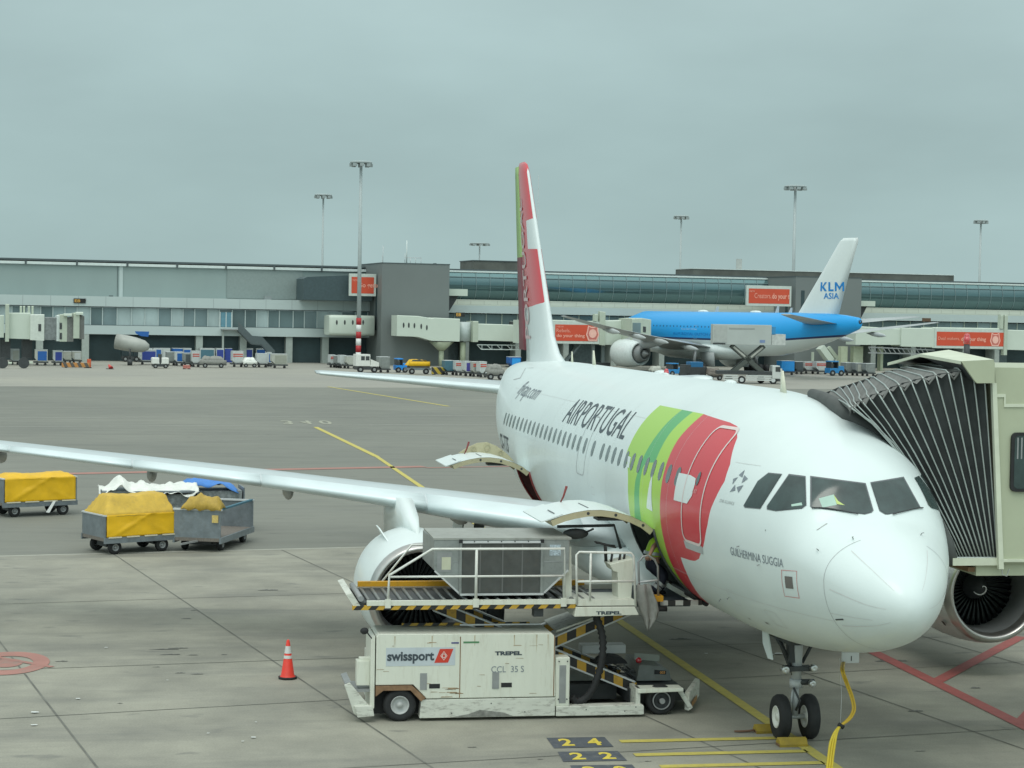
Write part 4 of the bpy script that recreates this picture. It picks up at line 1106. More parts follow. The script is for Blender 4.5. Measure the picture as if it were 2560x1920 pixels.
# red lamp on the hood
mb = MB(); q = onx(2417, 868, 4.2); mb.cyl(q - V((0, 0, .25)), q + V((0, 0, .05)), .05, 12); mb.build('lamp_base', M['dark'], jb)
mb = MB(); mb.cyl(q + V((0, 0, .06)), q + V((0, 0, .18)), .06, 12, .05); mb.ball(q + V((0, 0, .18)), .05, 10); mb.build('warning_lamp', mat('red_lens', (.5, .03, .04), .15, coat=1), jb)

# ------------------------------------------------------------------ cargo loader
ld = thing('cargo_loader', 'dirty white scissor-lift cargo loader standing at the open front hold', 'cargo loader', (8.2, 4.5, 0))
XL = 7.0
def yz(pts, x): return [(x, p[0], p[1]) for p in pts]
def lpart(name, pts, x, dx, m, bevel=0., parent=None):
    mb = MB(); mb.prism(yz(pts, x), (dx, 0, 0)); return mb.build(name, m, parent or ld, bevel=bevel)
body = lpart('engine_housing', [(6.93, 1.50), (6.88, 1.54), (3.84, 1.52), (3.78, 1.46), (3.76, .40), (6.04, .40), (6.28, .65), (6.93, .65)], XL, .95, M['gse'], .012)
for y in (5.47, 3.80): lpart('panel_gap', [(y, 1.48), (y - .016, 1.48), (y - .016, .41), (y, .41)], XL - .003, .004, M['rust'], parent=body)
lpart('lower_skirt', [(6.13, .385), (3.76, .385), (3.76, .06), (6.16, .06)], XL, .9, M['gsed'], .01)
lpart('lower_beam', [(3.74, .225), (2.17, .225), (2.15, .20), (2.15, .05), (3.74, .05)], XL, .25, M['gsed'], .012)
lpart('rear_panel', [(7.02, 1.45), (6.95, 1.50), (6.95, .25), (7.02, .20)], XL + .02, .9, M['gse'])
lpart('wheel_arch', [(6.93, .64), (6.30, .64), (6.06, .42), (6.14, .36), (6.33, .56), (6.80, .56), (6.93, .46)], XL - .03, .12, M['rust'])
lpart('rear_bumper', [(7.47, .66), (7.38, .70), (6.98, .22), (6.98, .10), (7.22, .10), (7.30, .16)], XL + .02, .07, M['gsed'], .01)
lpart('rear_bumper_end', [(7.30, .30), (6.98, .30), (6.95, .12), (7.24, .10)], XL - .04, .2, M['gsed'], .01)
mb = MB(); mb.prism([(7.05, 7.46, .66), (7.9, 7.46, .66), (7.9, 7.36, .69), (7.05, 7.36, .69)], (0, 0, .03)); mb.box(7.1, 7.9, 7.0, 7.36, .52, .56); mb.build('rear_step', M['grey'], ld)
mb = MB(); mb.box(7.15, 7.4, 7.02, 7.25, .62, 1.05); mb.box(7.2, 7.35, 7.0, 7.2, 1.02, 1.1); mb.build('rear_bracket', M['gse'], ld, bevel=.01)
mb = MB(); mb.ball((7.0, 7.14, 1.60), .075, 12, (.5, 1, .8)); mb.tube([(7.02, 7.10, 1.58), (7.05, 6.96, 1.40)], .012, 6); mb.build('mirror', M['black'], ld, smooth=True)
wheel('rear_wheel', (XL + .12, 6.50, .29), .29, .24, ld, mat('grey_wheel_rim', (.42, .43, .42), .5, var=.1), (1, 0, 0), .56)
wheel('rear_wheel', (9.2, 6.50, .29), .29, .24, ld, M['grey'], (1, 0, 0), .56)
lpart('wheel_well', [(6.93, .60), (6.2, .60), (6.0, .1), (6.93, .1)], XL + .26, .5, M['black'])
# handles, vents and badges on the housing
for y in (6.10, 4.83):
    mb = MB(); mb.box(XL - .012, XL + .0, y - .06, y + .06, .56, .85); h = mb.build('latch_plate', M['grey'], body)
    mb = MB(); mb.box(XL - .004, XL + .02, y - .29, y - .10, .58, .66); mb.build('vent_slot', M['black'], body)
lpart('sign_sticker', [(6.76, 1.30), (5.55, 1.30), (5.55, .98), (6.76, .98)], XL - .004, .003, mat('pale_blue_sticker', (.50, .55, .58), .4), parent=body)
def ptext(name, body_, y0, y1, z0, z1, x, m, parent, **k):
    mb = MB(); flat_tris(mb, fit_text(body_, y0, y1, z0, z1, **k), lambda u, v: (x, u, v)); return mb.build(name, m, parent)
ptext('lettering', 'swissport', 6.74, 5.92, 1.02, 1.23, XL - .008, M['ink'], body, bold=.035)
lpart('logo', [(5.82, 1.27), (5.585, 1.27), (5.675, 1.03), (5.915, 1.03)], XL - .008, .003, mat('logo_red', S(200, 62, 45), .4), parent=body)
mb = MB(); cy_, cz_l = 5.75, 1.15
for t in ribbon([(cy_ + .055, cz_l), (cy_, cz_l + .075), (cy_ - .055, cz_l), (cy_, cz_l - .075)], .012, True) + ribbon([(cy_ + .028 * math.cos(k * .5236), cz_l + .035 * math.sin(k * .5236)) for k in range(12)], .011, True): mb.face([(XL - .0105, p[0], p[1]) for p in t])
mb.build('logo_emblem', mat('logo_pale', (.75, .65, .6), .4), body)
ptext('lettering', 'TREPEL', 4.85, 4.37, 1.145, 1.215, XL - .006, M['ink'], body, bold=.05)
ptext('lettering', 'CCL  35 S', 4.91, 4.33, .845, .955, XL - .006, M['inkg'], body)
lpart('sticker', [(5.62, 1.385), (5.49, 1.385), (5.49, 1.36), (5.62, 1.36)], XL - .005, .003, mat('blue_sticker', S(70, 70, 130), .4), parent=body)
lpart('sticker', [(5.41, 1.395), (5.13, 1.395), (5.13, 1.365), (5.41, 1.365)], XL - .005, .003, mat('green_sticker', S(80, 130, 90), .4), parent=body)
lpart('yellow_edge', [(6.4, 1.60), (4.1, 1.60), (4.1, 1.555), (6.4, 1.555)], 7.75, .05, haz)
lpart('housing_rail', [(5.4, 1.615), (3.95, 1.615), (3.95, 1.59), (5.4, 1.59)], 7.5, .03, M['lgrey'])
random.seed(3)
for k in range(26):
    y = random.uniform(3.9, 6.8); z = random.uniform(.45, 1.45); w = random.uniform(.03, .16); h = random.uniform(.004, .012)
    if k > 14: y, z, w, h = random.uniform(5.35, 5.75), random.uniform(.42, .60), random.uniform(.08, .30), random.uniform(.006, .016)
    mb = MB(); mb.prism([(XL - .0035, y, z), (XL - .0035, y + w, z + random.uniform(-.004, .006)), (XL - .0035, y + w * .9, z + h), (XL - .0035, y + w * .1, z + h * .8)], (.003, 0, 0)); mb.build('rust_scuff', mat('rust_scuff', (.30, .20, .11), .8, var=.4, scale=9), body)
for y in (6.6, 5.95, 5.2, 4.5, 4.1, 3.9):
    mb = MB(); mb.prism([(XL - .003, y, 1.50), (XL - .003, y + .018, 1.50), (XL - .003, y + .012, 1.50 - random.uniform(.1, .35)), (XL - .003, y + .006, 1.50 - random.uniform(.1, .3))], (.0025, 0, 0)); mb.build('rust_run', mat('rust_run', (.45, .37, .24), .7, var=.3, scale=9), body)
for y, z in ((3.70, .35), (3.55, .35), (3.70, 1.02), (3.55, 1.02), (4.3, .14), (4.9, .30), (5.6, .14), (3.2, .16), (2.5, .12), (2.3, .19)):
    mb = MB(); mb.cyl((XL - .004, y, z), (XL + .02, y, z), .012, 8); mb.build('bolt', M['dark'], body)
mb = MB(); mb.prism([(XL - .004, 5.6, .07), (XL - .004, 4.5, .07), (XL - .004, 4.7, .14), (XL - .004, 5.1, .19), (XL - .004, 5.3, .12)], (.003, 0, 0)); mb.build('scrape', mat('scrape_grey', (.22, .22, .20), .8, var=.4, scale=8), body)
# column and inner frame
lpart('lift_column', [(3.76, 1.09), (3.50, 1.09), (3.50, .22), (3.76, .22)], XL + .02, .3, M['gse'], .02)
lpart('column_grille', [(3.69, .95), (3.57, .95), (3.57, .28), (3.69, .28)], XL + .014, .01, M['grey'])
lpart('inner_frame', [(5.9, .40), (2.4, .40), (2.4, .12), (5.9, .12)], 8.1, 1.0, M['dark'])
lpart('inner_rail', [(3.5, .62), (2.5, .62), (2.5, .42), (3.5, .42)], 8.3, .6, mat('inner_grey_green', (.22, .24, .22), .6, var=.2))
lpart('far_skirt', [(6.9, .9), (3.6, .9), (3.6, .05), (6.9, .05)], 9.0, .35, M['gsed'])
lpart('far_beam', [(3.6, .25), (1.9, .25), (1.9, .05), (3.6, .05)], 9.2, .2, M['gsed'])
# scissor links
for x in (7.75, 9.0):
    for p, q in (((5.85, 1.93), (2.15, .40)), ((5.7, .35), (2.15, 1.84))):
        mb = MB(); dx = 0 if p[1] > 1 else .12
        mb.beam((x + dx, p[0], p[1]), (x + dx, q[0], q[1]), .10, .17); mb.build('scissor_link', haz2, ld)
        mb = MB()
        for s in (-1, 1):
            mb.beam((x + dx - .0, p[0], p[1] + s * .098), (x + dx, q[0], q[1] + s * .098), .125, .028)
        mb.build('link_flange', M['lgrey'], ld)
mb = MB(); mb.beam((8.4, 3.6, 1.42), (8.4, 2.3, 1.86), 1.2, .03); mb.build('link_cover', M['gsed'], ld)
mb = MB(); mb.cyl((7.7, 4.0, 1.13), (9.3, 4.0, 1.13), .06, 12); mb.build('pivot_shaft', M['dark'], ld)
# main deck
lpart('deck_edge', [(7.10, 2.11), (3.42, 2.11), (3.42, 2.03), (7.10, 2.03)], XL + .02, .10, M['gse'])
lpart('deck_stripe', [(7.35, 2.028), (3.42, 2.028), (3.42, 1.955), (7.35, 1.955)], XL + .03, .08, haz)
mb = MB(); mb.box(XL + .13, 8.9, 2.9, 7.28, 1.96, 2.07); mb.build('deck', M['dark'], ld)
for k in range(22):
    y = 7.05 - k * .19; mb = MB(); mb.cyl((XL + .2, y, 2.085), (8.68, y, 2.085), .032, 8); mb.build('deck_roller', M['roll'], ld)
mb = MB(); mb.box(8.72, 8.82, 2.9, 7.1, 2.12, 2.21); mb.build('side_guide', M['yel'], ld)
lpart('deck_end', [(7.46, 2.22), (7.36, 2.25), (7.18, 1.98), (7.28, 1.94)], XL + .05, 1.8, M['gsed'])
mb = MB(); mb.cyl((XL + .1, 7.20, 2.14), (8.8, 7.20, 2.14), .05, 10); mb.build('end_roller', M['grey'], ld)
lpart('far_deck_edge', [(7.10, 2.11), (2.2, 2.11), (2.2, 1.96), (7.10, 1.96)], 8.91, .10, M['gse'])
lpart('under_box', [(4.15, 1.95), (3.98, 1.95), (3.98, 1.80), (4.15, 1.80)], XL + .1, .2, M['dark'])
def rail(name, pts, r=.022, m=None): mb = MB(); mb.tube(pts, r, 8); return mb.build(name, m or mat('rail_white_paint', (.70, .71, .66), .4, var=.06, dirt=.25), ld, smooth=True)
x_ = XL + .02
rail('railing', [(x_, 6.74, 2.10), (x_, 6.72, 2.56), (x_, 5.98, 3.01), (x_, 3.64, 3.01), (x_, 3.62, 2.10)])
rail('railing', [(x_, 6.72, 2.53), (x_, 3.62, 2.53)], .019)
rail('railing', [(x_, 5.20, 2.10), (x_, 5.20, 3.0)], .026)
for y in (6.74, 5.2, 3.64): lpart('post_foot', [(y + .05, 2.14), (y - .05, 2.14), (y - .05, 1.99), (y + .05, 1.99)], XL - .01, .03, M['gse'])
rail('railing', [(8.95, 6.7, 2.1), (8.95, 6.1, 2.85), (8.95, 5.2, 2.85)], .02)
# operator platform
lpart('platform_base', [(3.42, 1.98), (2.36, 1.98), (2.28, 1.83), (3.45, 1.81)], XL - .02, 1.0, M['gse'], .01)
ptext('lettering', 'TREPEL', 3.06, 2.60, 1.845, 1.905, XL - .024, M['ink'], ld, bold=.05)
lpart('platform_floor', [(3.40, 2.10), (2.36, 2.10), (2.36, 2.0), (3.40, 2.0)], XL + .0, .95, M['gse'])
rail('platform_railing', [(XL, 3.40, 2.02), (XL, 3.43, 2.90), (XL, 3.38, 2.95), (XL, 2.44, 2.93), (XL, 2.40, 2.88), (XL, 2.34, 1.98)])
rail('platform_railing', [(XL, 3.41, 2.43), (XL, 2.38, 2.43)])
rail('platform_railing', [(XL, 3.17, 2.1), (XL, 3.17, 2.93)])
lpart('platform_gate', [(3.62, 3.05), (3.45, 3.0), (3.42, 1.95), (3.58, 1.98)], XL + .35, .03, M['gse'])
cons = lpart('control_console', [(2.77, 2.70), (2.70, 2.58), (2.62, 2.55), (2.60, 2.08), (2.36, 2.08), (2.32, 2.80)], XL + .25, .5, M['gse'], .012)
for y in (2.70, 2.55, 2.47):
    mb = MB(); mb.cyl((XL + .45, y, 2.72), (XL + .45, y - .02, 2.86), .022, 8); mb.build('lever', M['black'], cons)
mb = MB(); pts = [(XL + .5 + .14 * math.cos(k * .4488), 2.80 + .19 * math.sin(k * .4488), 3.02 + .05 * math.sin(k * .4488)) for k in range(15)]
mb.tube(pts, .014, 6); mb.tube([(XL + .5, 2.80, 3.02), (XL + .5, 2.78, 2.72)], .03, 8); mb.tube([(XL + .5, 2.62, 3.0), (XL + .5, 2.97, 3.05)], .012, 6); mb.build('steering_wheel', M['black'], cons, smooth=True)
rail('roll_frame', [(XL + .9, 3.6, 3.30), (XL + .9, 2.55, 3.32), (XL + .9, 2.42, 2.9)], .028, M['dark'])
mb = MB(); mb.ball((XL + .9, 3.26, 3.17), 1, 12, (.05, .24, .10)); mb.tube([(XL + .85, 3.08, 3.20), (XL + .7, 2.98, 3.28)], .02, 6); mb.build('work_lamp', M['dark'], ld, smooth=True)
# front platform reaching into the hold
mb = MB(); mb.box(7.35, 9.35, 1.25, 2.9, 1.92, 2.02); mb.build('front_platform', mat('platform_blue_grey', (.05, .065, .075), .6, var=.2), ld)
lpart('front_platform_edge', [(2.0, 2.03), (1.05, 2.04), (1.05, 1.95), (2.0, 1.95)], 7.28, .06, chk)
mb = MB(); mb.cyl((7.25, .98, 1.98), (8.6, .98, 1.98), .05, 10); mb.build('front_buffer', M['black'], ld)
mb = MB(); mb.cyl((7.2, 1.98, 1.90), (7.2, 1.72, 1.90), .045, 10); mb.build('front_buffer', M['black'], ld)
lpart('yellow_block', [(2.02, 2.14), (1.80, 2.14), (1.80, 2.04), (2.02, 2.04)], 7.15, .2, M['yel'])
rail('hoop_rail', [(7.2, 2.22, 1.98), (7.2, 2.26, 2.74), (7.2, 2.18, 2.84), (7.2, 2.08, 2.86), (7.2, 1.96, 2.78), (7.2, 1.90, 2.66), (7.2, 1.88, 2.08)], .02, M['grey'])
rail('hoop_rail', [(7.2, 2.26, 2.38), (7.2, 1.89, 2.42)], .018, M['lgrey'])
mb = MB(); rows = []
for i, (z, ya, yb) in enumerate(((2.36, 2.30, 2.06), (2.2, 2.30, 2.0), (2.05, 2.28, 1.93), (1.9, 2.24, 1.90), (1.75, 2.16, 1.93), (1.62, 2.12, 2.02), (1.55, 2.10, 2.07))):
    rows.append([(7.1 + .05 * math.sin(k * 1.3 + i * .5), ya + (yb - ya) * k / 8, z + .015 * math.sin(k * 2 + i)) for k in range(9)])
mb.loft(rows, closed=False, caps=False); o = mb.build('draped_sheet', M['cloth'], ld, smooth=True); md = o.modifiers.new('s', 'SOLIDIFY'); md.thickness = .012
# energy chain
pts = [(3.02, 1.80), (2.94, 1.62), (2.88, 1.40), (2.87, 1.15), (2.90, .90), (2.97, .65), (3.06, .45), (3.17, .32), (3.32, .26), (3.42, .34)]
P = [V((7.22, p[0], p[1])) for p in pts]; ch = MB()
def cat(P, n=6):
    out = []
    for i in range(len(P) - 1):
        p0, p1, p2, p3 = P[max(0, i - 1)], P[i], P[i + 1], P[min(len(P) - 1, i + 2)]
        for k in range(n):
            t = k / n; out.append(.5 * ((2 * p1) + (p2 - p0) * t + (2 * p0 - 5 * p1 + 4 * p2 - p3) * t * t + (3 * p1 - p0 - 3 * p2 + p3) * t**3))
    return out + [P[-1]]
C_ = cat(P, 5)
ch.tube(C_, [.055 if i % 2 else .078 for i in range(len(C_))], 8); ch.build('cable_chain', M['black'], ld)
# front axle and power unit, low at the right end
wheel('front_wheel', (7.25, 1.80, .27), .27, .22, ld, M['dark'], (1, 0, 0), .6)
mb = MB(); mb.lathe((7.13, 1.80, .27), (-1, 0, 0), [(0, .165), (.012, .165), (.012, .145), (0, .145)], 24); mb.build('wheel_ring', M['grey'], ld)
mb = MB(); mb.cyl((7.12, 1.8, .27), (7.06, 1.8, .27), .05, 12); mb.build('wheel_hub_cap', M['grey'], ld)
lpart('fender_beam', [(2.25, .50), (1.42, .50), (1.42, .44), (2.25, .42)], 7.05, .35, M['gse'], .01)
lpart('fender_drop', [(2.28, .50), (2.20, .50), (2.20, .10), (2.28, .10)], 7.1, .5, M['gsed'])
lpart('front_chassis', [(2.3, .42), (1.3, .42), (1.15, .2), (2.3, .15)], 7.5, 1.5, M['dark'])
lpart('front_guard', [(1.42, .46), (1.20, .12), (1.26, .08), (1.50, .44)], 7.2, .08, M['gsed'])
mb = MB(); mb.prism([(7.2, 1.27, .38), (7.2, 1.27, .06), (8.3, .78, .10), (8.3, .78, .42)], (.10, .06, 0)); mb.build('front_bumper', M['gsed'], ld, bevel=.01)
mb = MB(); mb.prism([(7.28, 1.20, .20), (7.28, 1.20, .11), (7.85, .95, .13), (7.85, .95, .22)], (-.02, 0, 0)); mb.build('reflector', mat('amber_reflector', (.35, .17, .05), .4), ld)
lpart('power_unit', [(2.0, .76), (1.60, .72), (1.44, .64), (1.40, .46), (2.05, .46)], 8.0, 1.1, mat('dark_green_grey_paint', (.15, .165, .155), .5, var=.2, dirt=.3))
lpart('unit_grille', [(1.72, .66), (1.50, .64), (1.50, .57), (1.72, .58)], 7.99, .012, M['black'])
ptext('lettering', '003', 1.62, 1.52, .585, .635, 7.985, mat('amber_digits', (.5, .25, .08), .5), ld, bold=.04)
lpart('lamp_frame', [(2.95, 1.02), (2.12, 1.02), (2.12, .86), (2.95, .86)], 8.6, .3, M['lgrey'], .01)
lpart('lamp_panel', [(1.98, .88), (1.50, .84), (1.50, .72), (1.98, .76)], 8.5, .03, mat('dull_cream_panel', (.30, .32, .28), .5))
mb = MB(); mb.ball((8.2, 1.97, .80), .06, 10); mb.build('red_lamp', mat('red_lens', (.5, .03, .04), .15, coat=1), ld, smooth=True)
mb = MB()
for i in range(26):
    random.seed(i); y = random.uniform(2.1, 2.75); mb.tube([(8.1 + .2 * random.random(), y, random.uniform(.45, .75)), (8.1, y - random.uniform(.05, .25), random.uniform(.45, .78))], .012, 5)
mb.build('hydraulic_lines', M['dark'], ld)
lpart('exhaust_hump', [(2.75, .72)] + [(2.45 + .30 * math.cos(t), .70 + .17 * math.sin(t)) for t in [k * math.pi / 10 for k in range(1, 10)]] + [(2.15, .72)], 8.3, .3, M['black'])

# container standing on the loader deck
ul = thing('freight_container', 'grey aluminium freight container with slanted lower corners on the loader deck', 'container', (8.1, 4.7, 2.14))
prf = [(5.92, 3.14), (5.92, 2.62), (5.44, 2.16), (3.97, 2.16), (3.50, 2.60), (3.50, 3.14)]
mb = MB(); mb.prism(yz(prf, 7.25), (1.55, 0, 0)); mb.build('container_shell', M['alu'], ul, bevel=.01)
mb = MB(); mb.prism([(7.24, 5.93, 3.14), (7.24, 3.47, 3.14), (8.82, 3.50, 3.14), (8.82, 5.90, 3.14)], (0, 0, .035)); mb.build('container_roof', mat('container_roof_metal', (.33, .34, .31), .55, metal=.2, var=.1, dirt=.25), ul)
mb = MB(); mb.prism(yz([(5.42, 3.08), (4.03, 3.08), (4.03, 2.20), (5.42, 2.20)], 7.235), (.012, 0, 0)); dn = mb.build('container_door', mat('grey_door_net', (.075, .08, .075), .7, var=.2, scale=4, dirt=.25), ul)
for y in (5.45, 4.0): mb = MB(); mb.box(7.215, 7.25, y - .022, y + .022, 2.18, 3.13); mb.build('door_post', M['alu'], ul)
mb = MB(); mb.box(7.21, 7.25, 3.98, 5.47, 3.085, 3.12); mb.build('door_header', M['lgrey'], ul)
mb = MB(); mb.box(7.21, 7.25, 3.96, 5.45, 2.165, 2.20); mb.build('door_sill', M['lgrey'], ul)
for y in (5.45, 4.0): mb = MB(); mb.box(7.20, 7.24, y - .03, y + .03, 3.09, 3.15); mb.build('hinge', M['black'], ul)
mb = MB(); mb.box(7.236, 7.249, 5.62, 5.78, 2.62, 2.84); mb.build('document_pocket', mat('cream_sticker', (.55, .56, .42), .5), ul)
mb = MB(); mb.box(7.240, 7.249, 5.60, 5.86, 2.58, 2.92); mb.build('document_frame', M['grey'], ul)
mb = MB(); mb.box(7.240, 7.249, 3.66, 3.86, 2.86, 3.05); st_ = mb.build('sticker', mat('white_blue_sticker', (.42, .50, .55), .4, var=.5, scale=40), ul)
for a, b in (((5.90, 2.60), (5.46, 2.20)), ((3.95, 2.20), (3.52, 2.60))):
    mb = MB(); mb.beam((7.24, a[0], a[1]), (7.24, b[0], b[1]), .02, .03); mb.build('edge_trim', M['lgrey'], ul)
for y0_, y1_ in ((5.46, 5.90), (3.53, 3.99)):
    for z_ in (2.75, 2.98):
        mb = MB(); mb.box(7.243, 7.25, y0_ + .03, y1_ - .03, z_ - .008, z_ + .008); mb.build('rivet_strip', M['grey'], ul)
for y_ in (5.1, 4.7, 4.35):
    mb = MB(); mb.box(7.228, 7.234, y_ - .012, y_ + .012, 2.22, 3.06); mb.build('door_strap', mat('net_strap', (.14, .145, .14), .7), ul)
for k in range(7):
    mb = MB(); mb.cyl((7.24, 5.45 - k * .24, 3.115), (7.205, 5.45 - k * .24, 3.115), .012, 6); mb.build('rivet', M['dark'], ul)

# ------------------------------------------------------------------ worker at the hold door
def skin_body(name, joints, edges, m, parent=None, sub=2):
    """joints: name -> (pos, radius)"""
    me = bpy.data.meshes.new(name); idx = {k: i for i, k in enumerate(joints)}
    me.from_pydata([joints[k][0] for k in joints], [(idx[a], idx[b]) for a, b in edges], [])
    o = bpy.data.objects.new(name, me); COL.objects.link(o)
    sk = o.modifiers.new('skin', 'SKIN'); sv = me.skin_vertices[0].data
    for k in joints:
        r = joints[k][1]; sv[idx[k]].radius = r if isinstance(r, tuple) else (r, r)
        sv[idx[k]].use_root = (idx[k] == 0)
    sk.use_smooth_shade = True
    sb = o.modifiers.new('sub', 'SUBSURF'); sb.levels = sub; sb.render_levels = sub
    me.materials.append(m)
    if parent is not None: o.parent = parent; o.matrix_parent_inverse = PW[parent.name].inverted()
    PW[o.name] = Matrix(); return o
skinm = mat('skin', (.30, .17, .12), .55, var=.06)
trous = mat('navy_work_trousers', (.012, .016, .03), .8, var=.3, bump=.2)
vest = mat('hi_vis_vest', (.42, .68, .03), .6, var=.1, bump=.2)
reflm = mat('reflective_tape', (.42, .45, .45), .4, metal=.3)
wk = thing('person', 'worker in yellow-green hi-vis vest and navy trousers leaning into the open front hold', 'person', (8.05, 1.72, 2.02))
bx_, by_ = 7.98, 1.82
J = {
 'pelvis': ((bx_, by_, 2.66), (.15, .13)), 'waist': ((bx_, by_ - .02, 2.76), (.14, .12)), 'chest': ((bx_ + .02, by_ - .10, 2.96), (.16, .13)),
 'neck0': ((bx_ + .03, by_ - .20, 3.08), (.08, .08)), 'neck': ((bx_ + .03, by_ - .25, 3.13), (.06, .06)), 'head0': ((bx_ + .03, by_ - .30, 3.17), (.09, .09)), 'head': ((bx_ + .03, by_ - .38, 3.20), (.095, .085)), 'crown': ((bx_ + .03, by_ - .44, 3.22), (.05, .05)),
 'hipL': ((bx_ - .11, by_ + .0, 2.58), (.10, .10)), 'kneeL': ((bx_ - .17, by_ - .20, 2.36), (.075, .075)), 'ankL': ((bx_ - .16, by_ + .02, 2.10), (.06, .06)),
 'hipR': ((bx_ + .10, by_ - .02, 2.58), (.10, .10)), 'kneeR': ((bx_ + .13, by_ - .30, 2.38), (.075, .075)), 'ankR': ((bx_ + .13, by_ - .18, 2.10), (.06, .06)),
 'shL': ((bx_ - .16, by_ - .12, 3.02), (.075, .075)), 'elbL': ((7.62, 1.88, 2.97), (.045, .045)), 'wrL': ((7.36, 2.03, 2.80), (.030, .030)),
 'shR': ((bx_ + .22, by_ - .14, 3.02), (.075, .075)), 'elbR': ((bx_ + .30, by_ - .42, 2.92), (.045, .045)), 'wrR': ((bx_ + .26, by_ - .62, 2.9), (.030, .030)),
}
Ed = [('pelvis', 'waist'), ('waist', 'chest'), ('chest', 'neck0'), ('neck0', 'neck'), ('neck', 'head0'), ('head0', 'head'), ('head', 'crown'), ('pelvis', 'hipL'), ('hipL', 'kneeL'), ('kneeL', 'ankL'), ('pelvis', 'hipR'), ('hipR', 'kneeR'), ('kneeR', 'ankR'), ('chest', 'shL'), ('shL', 'elbL'), ('elbL', 'wrL'), ('chest', 'shR'), ('shR', 'elbR'), ('elbR', 'wrR')]
bodyo = skin_body('body', J, Ed, skinm, wk)
J2 = {'p': (J['pelvis'][0], (.185, .155)), 'w': ((bx_, by_ - .01, 2.72), (.165, .14))}
for s in 'LR':
    for k, r in (('hip', .125), ('knee', .098), ('ank', .085)): J2[k + s] = (J[k + s][0], (r, r))
skin_body('trousers', J2, [('p', 'w'), ('p', 'hipL'), ('hipL', 'kneeL'), ('kneeL', 'ankL'), ('p', 'hipR'), ('hipR', 'kneeR'), ('kneeR', 'ankR')], trous, wk)
skin_body('vest', {'a': ((bx_, by_ + .0, 2.70), (.20, .17)), 'b': ((bx_ + .01, by_ - .05, 2.84), (.19, .165)), 'c': ((bx_ + .02, by_ - .10, 2.97), (.215, .17)), 'd': ((bx_ + .03, by_ - .18, 3.07), (.13, .11))}, [('a', 'b'), ('b', 'c'), ('c', 'd')], vest, wk)
for s in 'LR':
    for t_ in (.36, .60):
        a, b = V(J['knee' + s][0]), V(J['ank' + s][0]); p = a.lerp(b, t_); mb = MB(); d = (b - a).normalized()
        mb.lathe(p, d, [(-.03, .099), (.03, .095)], 18); mb.build('reflective_band', reflm, wk, smooth=True)
    a = V(J['ank' + s][0]); skin_body('boot', {'h': ((a.x, a.y + .04, 2.07), (.055, .05)), 't': ((a.x, a.y - .14, 2.06), (.045, .035))}, [('h', 't')], M['black'], wk)
mb = MB(); rr = []
for t_ in (0, 1):
    rr.append([(bx_ + .02 + .205 * math.cos(k * math.pi / 9), by_ - .02 - .02 * t_ + .172 * math.sin(k * math.pi / 9), 2.78 + .055 * t_ + .02 * math.sin(k * math.pi / 9)) for k in range(18)])
mb.loft(rr, caps=False); mb.build('vest_band', reflm, wk, smooth=True)
# hand closing on the hoop rail, five fingers
def hand(W, d, up, tag_):
    d = V(d).normalized(); up = V(up).normalized(); s = d.cross(up).normalized(); W = V(W); Jh = {'w': (W, .026), 'p1': (W + d * .04, (.036, .022)), 'p2': (W + d * .075, (.040, .020))}; Eh = [('w', 'p1'), ('p1', 'p2')]
    for i, (o_, l) in enumerate(((-.030, .9), (-.010, 1.), (.010, .95), (.030, .78))):
        a = W + d * .085 + s * o_; b = a + d * .035 * l - up * .012; c = b + d * .010 * l - up * .032 * l; e = c - d * .018 - up * .018 * l
        for n_, p_, r_ in (('a', a, .0095), ('b', b, .009), ('c', c, .0082), ('e', e, .0075)): Jh[n_ + str(i)] = (p_, r_)
        Eh += [('p2', 'a%d' % i), ('a%d' % i, 'b%d' % i), ('b%d' % i, 'c%d' % i), ('c%d' % i, 'e%d' % i)]
    a = W + d * .03 + s * -.04 - up * .01; b = a + d * .03 - s * .012 - up * .025; c = b + d * .02 + s * .012 - up * .02
    Jh['t0'], Jh['t1'], Jh['t2'] = (a, .012), (b, .0105), (c, .009); Eh += [('p1', 't0'), ('t0', 't1'), ('t1', 't2')]
    return skin_body('hand', Jh, Eh, skinm, wk, 1)
hand(J['wrL'][0], V((7.20, 2.12, 2.84)) - V(J['wrL'][0]), (0, 0, 1), 'L')
hand(J['wrR'][0], (-.1, -1, -.2), (0, 0, 1), 'R')
mb = MB(); h0 = V(J['head'][0])
mb.lathe(h0 + V((0, -.02, .02)), (0, -.3, .95), [(-.02, .102), (.02, .104), (.06, .09), (.095, .05), (.105, .0)], 18); mb.build('hair', mat('dark_hair', (.02, .015, .012), .8, var=.3), wk, smooth=True)

# ------------------------------------------------------------------ cone, chocks, cables
cn = thing('traffic_cone', 'red traffic cone with two white bands alone on the concrete', 'traffic cone', tuple(onz(719, 1700)))
c = onz(719, 1697)
mb = MB(); mb.prism([(c.x + .19 * math.cos(t), c.y + .19 * math.sin(t), 0.005) for t in [rad(22.5 + 45 * k) for k in range(8)]], (0, 0, .045)); mb.build('cone_base', M['black'], cn, bevel=.01)
mb = MB(); mb.lathe(c, (0, 0, 1), [(.05, .150), (.075, .128), (.74, .030), (.76, .02), (.755, 0)], 28); cb_ = mb.build('cone_body', mat('cone_red', S(225, 60, 45), .5, var=.06, dirt=.15), cn, smooth=True)
def cr_(z): return .128 - (z - .075) / .665 * .098
for z0, z1 in ((.40, .46), (.50, .64)):
    mb = MB(); mb.lathe(c, (0, 0, 1), [(z0, cr_(z0) + .003), (z1, cr_(z1) + .003)], 28); mb.build('reflective_band', mat('cone_white', (.62, .62, .60), .45), cn, smooth=True)
ck = mat('yellow_chock_rubber', (.34, .24, .03), .7, var=.2, dirt=.3)
